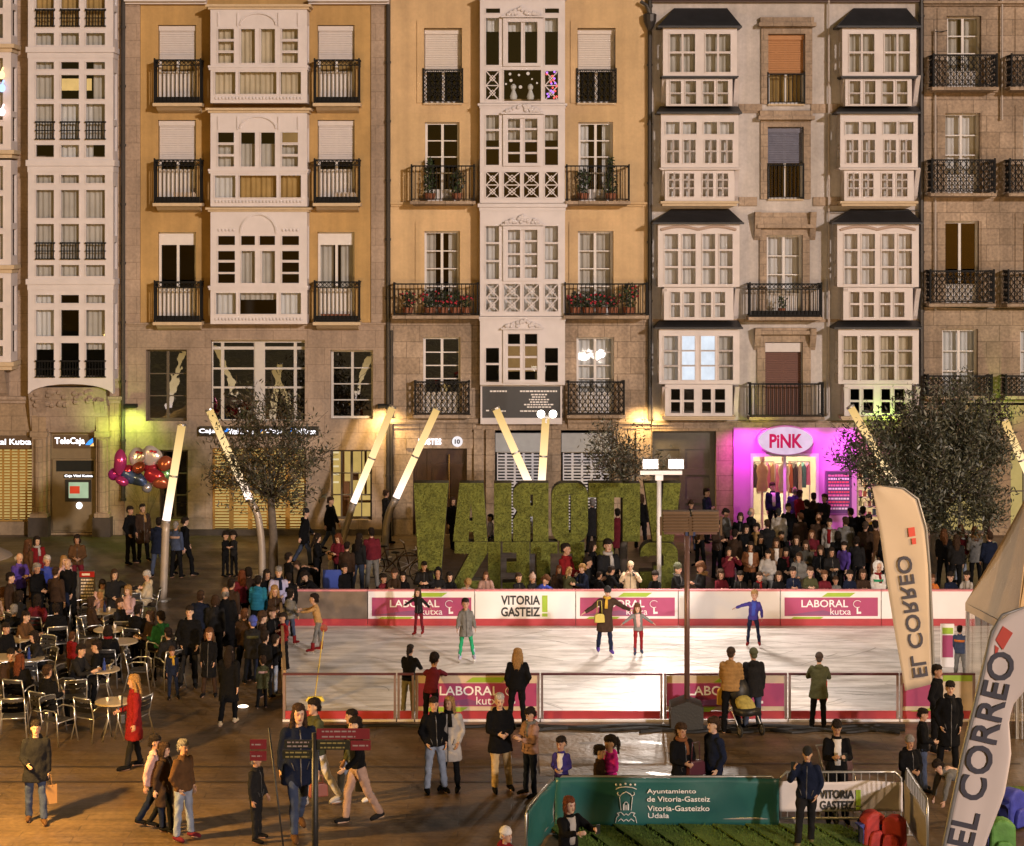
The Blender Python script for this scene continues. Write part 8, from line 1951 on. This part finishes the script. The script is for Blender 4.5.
for idx, (zone, x, yt, size, pose, rot, tp, bt, hair, lab, k) in enumerate(PEOPLE):
    kid = bool(k.get('kid')); J = SK[(pose, kid)]; P = POSES[pose]; zb = k.get('zb', .03 if P.get('skate') else 0.0)
    hat = .03 if hair.split(':')[0] not in ('none', 'bald') else 0
    H0 = J['top'] + hat
    if isinstance(size, str) and size[0] == 'f': Y = F * (CH - zb) / (float(size[1:]) - HZ); sc = (CH - (yt - HZ) * Y / F - zb) / H0
    elif isinstance(size, str) and size[0] == 'Y': Y = float(size[1:]); sc = (CH - (yt - HZ) * Y / F - zb) / H0
    else: sc = size / (STAND[kid] + hat); Y = F * (CH - zb - H0 * sc) / (yt - HZ)
    mir = k.get('mir', False); a = R(rot); hx, hy = J['hc'].x * sc * (-1 if mir else 1), J['hc'].y * sc
    ox, oy = hx * math.cos(a) - hy * math.sin(a), hx * math.sin(a) + hy * math.cos(a)
    X = (x - CX) * Y / F - ox; Yr = Y - (oy if not (isinstance(size, str)) else 0)
    r = empty('person', (X, Yr, zb), a, lab, 'person', zone); r.rotation_euler[1] = R(random.Random(idx).uniform(-1.8, 1.8)) if not P.get('sit') else 0; r.scale = (-sc if mir else sc, sc, sc * k.get('zs', 1))
    PPOS[lab] = (r, J, sc, a)
    inst('body', TPL[('body', pose, kid)], skinmat(idx % 3), r)
    tt, tcn = tp.split(':'); inst({'coat': 'coat', 'slim': 'jumper', 'parka': 'parka'}.get(tt, 'jacket'), TPL[('top', tt, pose, kid)], clothmat(tcn), r)
    tk = ('trim', tt, pose, kid)
    if tk in TPL and 'shirt' not in k.get('ex', '') and (idx * 37) % 11 < (8 if zone == ZP else 5): inst('zip', TPL[tk], pm('zip_dark', (.006, .006, .007), .4) if max(CL[tcn]) > .06 else pm('zip_pale', (.075, .07, .068), .35, metal=.3), r)
    inst('trousers', TPL[('legs', bt.endswith('*'), pose, kid)], clothmat(bt.rstrip('*')), r)
    ht, hcn = hair.split(':') if ':' in hair else (hair, None)
    if ht != 'none':
        o = inst('hat' if ht in ('beanie', 'bobble', 'cap') else 'hood' if ht == 'hoodup' else 'hair', TPL[('hair', ht)], hairmat(hcn) if ht not in ('hoodup',) else clothmat(hcn), r)
        rr = random.Random(idx * 7 + 1); o.matrix_local = J['HM'] @ Matrix.Rotation(R(rr.uniform(-7, 5)), 4, 'X') @ Matrix.Rotation(R(rr.uniform(-9, 9)), 4, 'Z') @ Matrix.Diagonal((rr.uniform(.98, 1.07), rr.uniform(.98, 1.08), rr.uniform(.95, 1.12), 1))
    if not (isinstance(size, str) and size[0] == 'Y' and k.get('nofeet')):
        st = k.get('shoe', 'skate' if P.get('skate') else 'shoe'); scn = k.get('shoec', 'red' if st == 'skate' else 'black')
        for i in (0, 1):
            an, kn = J['an'][i], J['kn'][i]; lift = an.z - .085 - (.09 if P.get('skate') else 0)
            o = inst('skate' if st == 'skate' else 'shoe', TPL[st], clothmat(scn), r); o.location = an + Vector((0, -.01, -.075)); o.rotation_euler = (R(min(45, lift * 160)), 0, R((-8, 8)[i]))
            if st == 'skate': b_ = inst('blade', TPL['blade'], ALU, o)
    for ek in k.get('ex', '').split():
        nm, cn = ek.split(':')
        mb = MB(); mb.smooth = True
        if nm == 'scarf':
            c = J['neck']; n = 16; mb.tube([c + Vector((.078 * math.cos(t), .005 + .078 * math.sin(t), .012 + .01 * math.sin(t))) for t in [2 * math.pi * i / n for i in range(n + 1)]], .036, 8); mb.tube([c + Vector((.03, -.085, 0)), c + Vector((.04, -.125, -.1)), c + Vector((.045, -.135, -.26))], [(.03, .02), (.042, .014), (.045, .01)], 8)
            mb.build('scarf', clothmat(cn), r)
        elif nm == 'shirt':
            c = J['pel']; u = J['u']; mb.tube([c + u * t + Vector((0, -.045, 0)) for t in (.06, .2, .36, .50)], [(.085, .098), (.10, .095), (.10, .098), (.078, .064)], 12); mb.build('shirt', clothmat(cn), r)
        elif nm == 'fur':
            c = J['neck'] + Vector((0, .03, .02)); rs = np.random.RandomState(idx); vs = []
            for q in range(420):
                t = rs.rand() * 6.28; b_ = c + Vector((.11 * math.cos(t), .04 + .10 * math.sin(t), .02 * rs.randn())); d = Vector(rs.randn(3)) * .03; e = Vector(rs.randn(3)) * .012; mb.add([b_ - e, b_ + e, b_ + d], [(0, 1, 2)])
            mb.build('fur_collar', hairmat(cn), r)
        elif nm == 'band':
            c = J['pel'] + J['u'] * .3; mb.tube([c, c + J['u'] * .07], [(.205 * (.88 if kid else 1), .15)] * 2, 18); mb.build('stripe', clothmat(cn), r)
    if P.get('sit') and k.get('chair', 1):
        c = put(CH0, 'c', (X, Yr, 0), a, 'cafe chair under the ' + lab.split(',')[0]); c.location.z = 0
        d = Vector((math.sin(a), -math.cos(a), 0)); c.location -= d * .02; r.location.z = .44 - (J['pel'].z - .12) * sc
        if r.location.z < 0: r.location.z = min(0, r.location.z)
# things held
def held(lab, which): 
    r, J, sc, a = PPOS[lab]; p = J['wr'][which] + J['fd'][which] * .07; s = r.scale
    q = Vector((p.x * s[0], p.y * s[1], p.z * s[2])); return r.location + Matrix.Rotation(a, 3, 'Z') @ q
HB = [('man in dark parka carrying a brown paper bag', 0, ('shopping_bag', .26, .32, .13, pm('kraft_paper', (.26, .14, .05), .8), 'brown paper bag hanging from the hand of the man in the dark parka', .16), 10),
      ('woman in olive coat at the rink rail with a red bag', 0, ('shopping_bag', .32, .40, .1, pm('red_bag', (.55, .05, .02), .5, var=.5, scale=9), 'red patterned carrier bag hanging at the rink rail', .16), 0),
      ('woman in yellow brown padded jacket and woolly hat at the pushchair', 1, ('handbag', .34, .34, .14, pm('yellow_bag', (.5, .29, .03), .5), 'mustard yellow bag hanging from the pushchair handle', .2), 10),
      ('adult skater in dark coat and mustard scarf holding a girl by the hand', None, ('handbag', .24, .2, .1, pm('olive_bag', (.33, .26, .04), .5), 'olive yellow shoulder bag at the hip of the adult skater', .3), 0),
      ('young man in black top and rose trousers walking left', 0, ('handbag', .2, .3, .1, BLK, 'black pouch swinging from the hand of the youth in black', .08), 60),
      ('woman with long brown hair walking behind the signpost', 1, ('handbag', .32, .22, .12, pm('brick_bag', (.22, .06, .04), .5), 'brick red bag carried by the woman behind the signpost', .12), 0),
      ('woman in black coat with orange brown scarf and bag behind the green banner', None, ('handbag', .34, .26, .12, pm('plum_bag', (.07, .02, .03), .25), 'shiny plum shoulder bag of the woman in black coat', .3), 10),
      ('woman in long red coat with fair hair walking past the tables', None, ('handbag', .26, .2, .1, BLK, 'small black shoulder bag at the hip of the red coat', .3), 80)]
for lab, wh, (nm, w, h, d, mat, l2, strap), rz in HB:
    r, J, sc, a = PPOS[lab]
    if wh is None:
        rt = Vector((math.cos(a), math.sin(a), 0)); fd = Vector((math.sin(a), -math.cos(a), 0)); sgn = -1 if 'skater' in lab or 'red coat' in lab else 1
        q = r.location + Vector((0, 0, (J['pel'].z - .12) * sc)) + rt * (.16 * sgn * sc) + fd * (.2 * sc); handbag((q.x, q.y, q.z), a, w, h, d, mat, l2, strap, name=nm)
    else:
        q = held(lab, wh); handbag((q.x, q.y, q.z - h - strap + .02), a + R(rz), w, h, d, mat, l2, strap, name=nm)
for lab, wh, l2 in (('woman in black holding up a phone before the green banner', 1, 'dark phone held up by the woman before the green banner'), ('man in black jacket over white shirt looking at his phone', 1, 'dark phone in the hands of the man in the white shirt'), ('man in dark cap and navy jumper talking on a phone', 0, 'phone at the ear of the man in the cap'), ('woman in cream coat and woolly hat taking a photograph', 1, 'small camera held up by the woman in cream')):
    q = held(lab, wh); r, J, sc, a = PPOS[lab]; o = empty('phone' if 'camera' not in l2 else 'camera', (q.x, q.y, q.z), a, l2, 'phone' if 'camera' not in l2 else 'camera')
    mb = MB(); mb.box(-.037, .037, -.005, .005, -.07, .07); mb.build('body', BLK, o); mb = MB(); mb.box(-.033, .033, -.007, -.0055, -.062, .062); mb.build('screen', pm('dark_glass', (.02, .022, .02), .08), o)


# ================================================================== LIGHT, SKY, CAMERA
SUN_EL, SUN_AZ = R(13), R(30)          # low wide glow of the plaza's masts from the front right
d = Vector((math.sin(SUN_AZ) * math.cos(SUN_EL), -math.cos(SUN_AZ) * math.cos(SUN_EL), math.sin(SUN_EL)))   # towards the light
L_ = bpy.data.lights.new('sun', 'SUN'); L_.energy = 2.25; L_.angle = R(2.0); L_.color = (1, .87, .81)
o = bpy.data.objects.new('sun', L_); COL.objects.link(o); o.location = (20, -30, 40); o.rotation_euler = (-d).to_track_quat('-Z', 'Y').to_euler()
W = bpy.data.worlds.new('World'); S.world = W; W.use_nodes = True; nt = W.node_tree; nt.nodes.clear(); N, L = nt.nodes, nt.links
wo = N.new('ShaderNodeOutputWorld'); bg = N.new('ShaderNodeBackground'); sk_ = N.new('ShaderNodeTexSky'); sk_.sky_type = 'NISHITA'; sk_.sun_disc = False
sk_.sun_elevation = SUN_EL; sk_.sun_rotation = R(180) - SUN_AZ
mx = N.new('ShaderNodeMix'); mx.data_type = 'RGBA'; mx.blend_type = 'MULTIPLY'; mx.inputs[0].default_value = 1; mx.inputs[7].default_value = (1.0, .66, .24, 1)
L.new(sk_.outputs[0], mx.inputs[6]); L.new(mx.outputs[2], bg.inputs[0]); bg.inputs[1].default_value = .042; L.new(bg.outputs[0], wo.inputs[0])
def lamp(name, typ, loc, energy, color, target=None, size=.2, spot=120, blend=.5):
    l = bpy.data.lights.new(name, typ); l.energy = energy; l.color = color
    if typ == 'SPOT': l.spot_size = R(spot); l.spot_blend = blend; l.shadow_soft_size = size
    elif typ == 'POINT': l.shadow_soft_size = size
    else: l.size = size
    ob = bpy.data.objects.new(name, l); COL.objects.link(ob); ob.location = loc
    if target is not None: ob.rotation_euler = (Vector(target) - Vector(loc)).to_track_quat('-Z', 'Y').to_euler()
    return ob
for i, (c, sg) in enumerate(FLOODS):
    if sg < 0: lamp('flood_beam', 'SPOT', c, 820, (1, .87, .76), c + Vector((-2 if i == 0 else 3.5, -7.5, -4.2)), .12, 150, .5)
    else: lamp('flood_beam', 'SPOT', c, 1000, (1, .87, .76), c + Vector((-2.6 if i == 2 else 3.2, 6.5, -3.4)), .15, 150, .6)
for px, tc, col, e in ((384.5, 405, (1, .66, .26), 470), (645, 404, (1, .66, .26), 470), (132, 405, (.66, 1, .14), 230)):
    lamp('wall_light', 'SPOT', (fx(px), FY - .62, fz(tc + 4)), e, col, (fx(px), FY + .1, fz(tc + 60)), .2, 145, 1)
for px, pz, col, e in ((880, 424, (.5, 1, .1), 55), (757, 424, (.9, .9, .1), 22), (1000, 418, (.5, 1, .1), 40), (112, 432, (.6, 1, .15), 60)):
    lamp('uplight', 'SPOT', (fx(px), FY - 1.1, fz(pz)), e, col, (fx(px), FY, fz(pz - 25)), .08, 130, .8)
# pink shop
for px in (742, 764, 808, 846): lamp('shop_fascia_light', 'SPOT', (fx(px), FY - .8, fz(429)), 150, (1, .10, .95), (fx(px), FY, fz(480)), .1, 140, .8)
for px in (770, 800, 872): lamp('shop_ceiling_light', 'POINT', (fx(px), FY + 2.0, 2.85), 130, (1, .85, .55), size=.3)
lamp('bank_light', 'POINT', (fx(350), FY + 2.2, 2.7), 40, (1, .75, .3), size=.3)
# street lamp left of the frame that lights the near paving (a real post)
def street_lamp(x, y, h, e, col, label, spot=None):
    r = wempty('street_lamp', (x, y, 0), label, 'street lamp', 'tall plaza lamps')
    mb = MB(); mb.smooth = True; mb.tube([(x, y, 0), (x, y, h - .3)], [.09, .055], 12); mb.lathe([(.2, 0), (.2, .1), (.1, .5)], (x, y, 0), 14); mb.build('pole', BLK, r)
    mb = MB(); mb.smooth = True; mb.lathe([(.08, -.3), (.28, -.05), (.3, .0), (.1, .14)], (x, y, h), 16); h_ = mb.build('lamp_head', STEEL, r)
    mb = MB(); mb.smooth = True; mb.ell((x, y, h - .32), (.16, .16, .1), 12, 8); mb.build('bulb', emit('sodium_bulb', (1, .6, .2), 12), h_)
    lamp('street_light', 'POINT', (x, y, h - .55), e, col, size=.15)
street_lamp(-9.6, 29.4, 4.6, 9000, (1, .56, .15), 'plaza lamp post by the lower left of the terrace')
street_lamp(-16.5, 43, 6.0, 2200, (1, .58, .18), 'plaza lamp post left of the cafe terrace')
street_lamp(13.8, 34.2, 6.2, 3000, (1, .62, .28), 'plaza lamp post right of the tent')  # added out of view to warm the paving at the right
street_lamp(11.5, 25.5, 6.5, 2300, (1, .70, .42), 'plaza lamp post right of the turf')
street_lamp(17.5, 52, 6.5, 520, (1, .66, .32), 'plaza lamp post behind the big tree')
cam = bpy.data.cameras.new('camera'); co = bpy.data.objects.new('camera', cam); COL.objects.link(co); co.location = (0, 0, CH); co.rotation_euler = (R(90), 0, 0)
cam.sensor_fit = 'HORIZONTAL'; cam.sensor_width = 36; cam.lens = 36 * F / 1024; cam.shift_y = (HZ - 423) / 1024; cam.clip_end = 600; cam.clip_start = .5
S.camera = co
S.view_settings.view_transform = 'Standard'; S.view_settings.look = 'None'; S.view_settings.exposure = 0; S.view_settings.gamma = 1; S.view_settings.use_curve_mapping = False
S.cycles.max_bounces = 6; S.cycles.diffuse_bounces = 3; S.cycles.glossy_bounces = 3; S.cycles.transparent_max_bounces = 12; S.cycles.transmission_bounces = 4
S.cycles.use_denoising = True; S.cycles.caustics_reflective = False; S.cycles.caustics_refractive = False; S.cycles.sample_clamp_indirect = 3
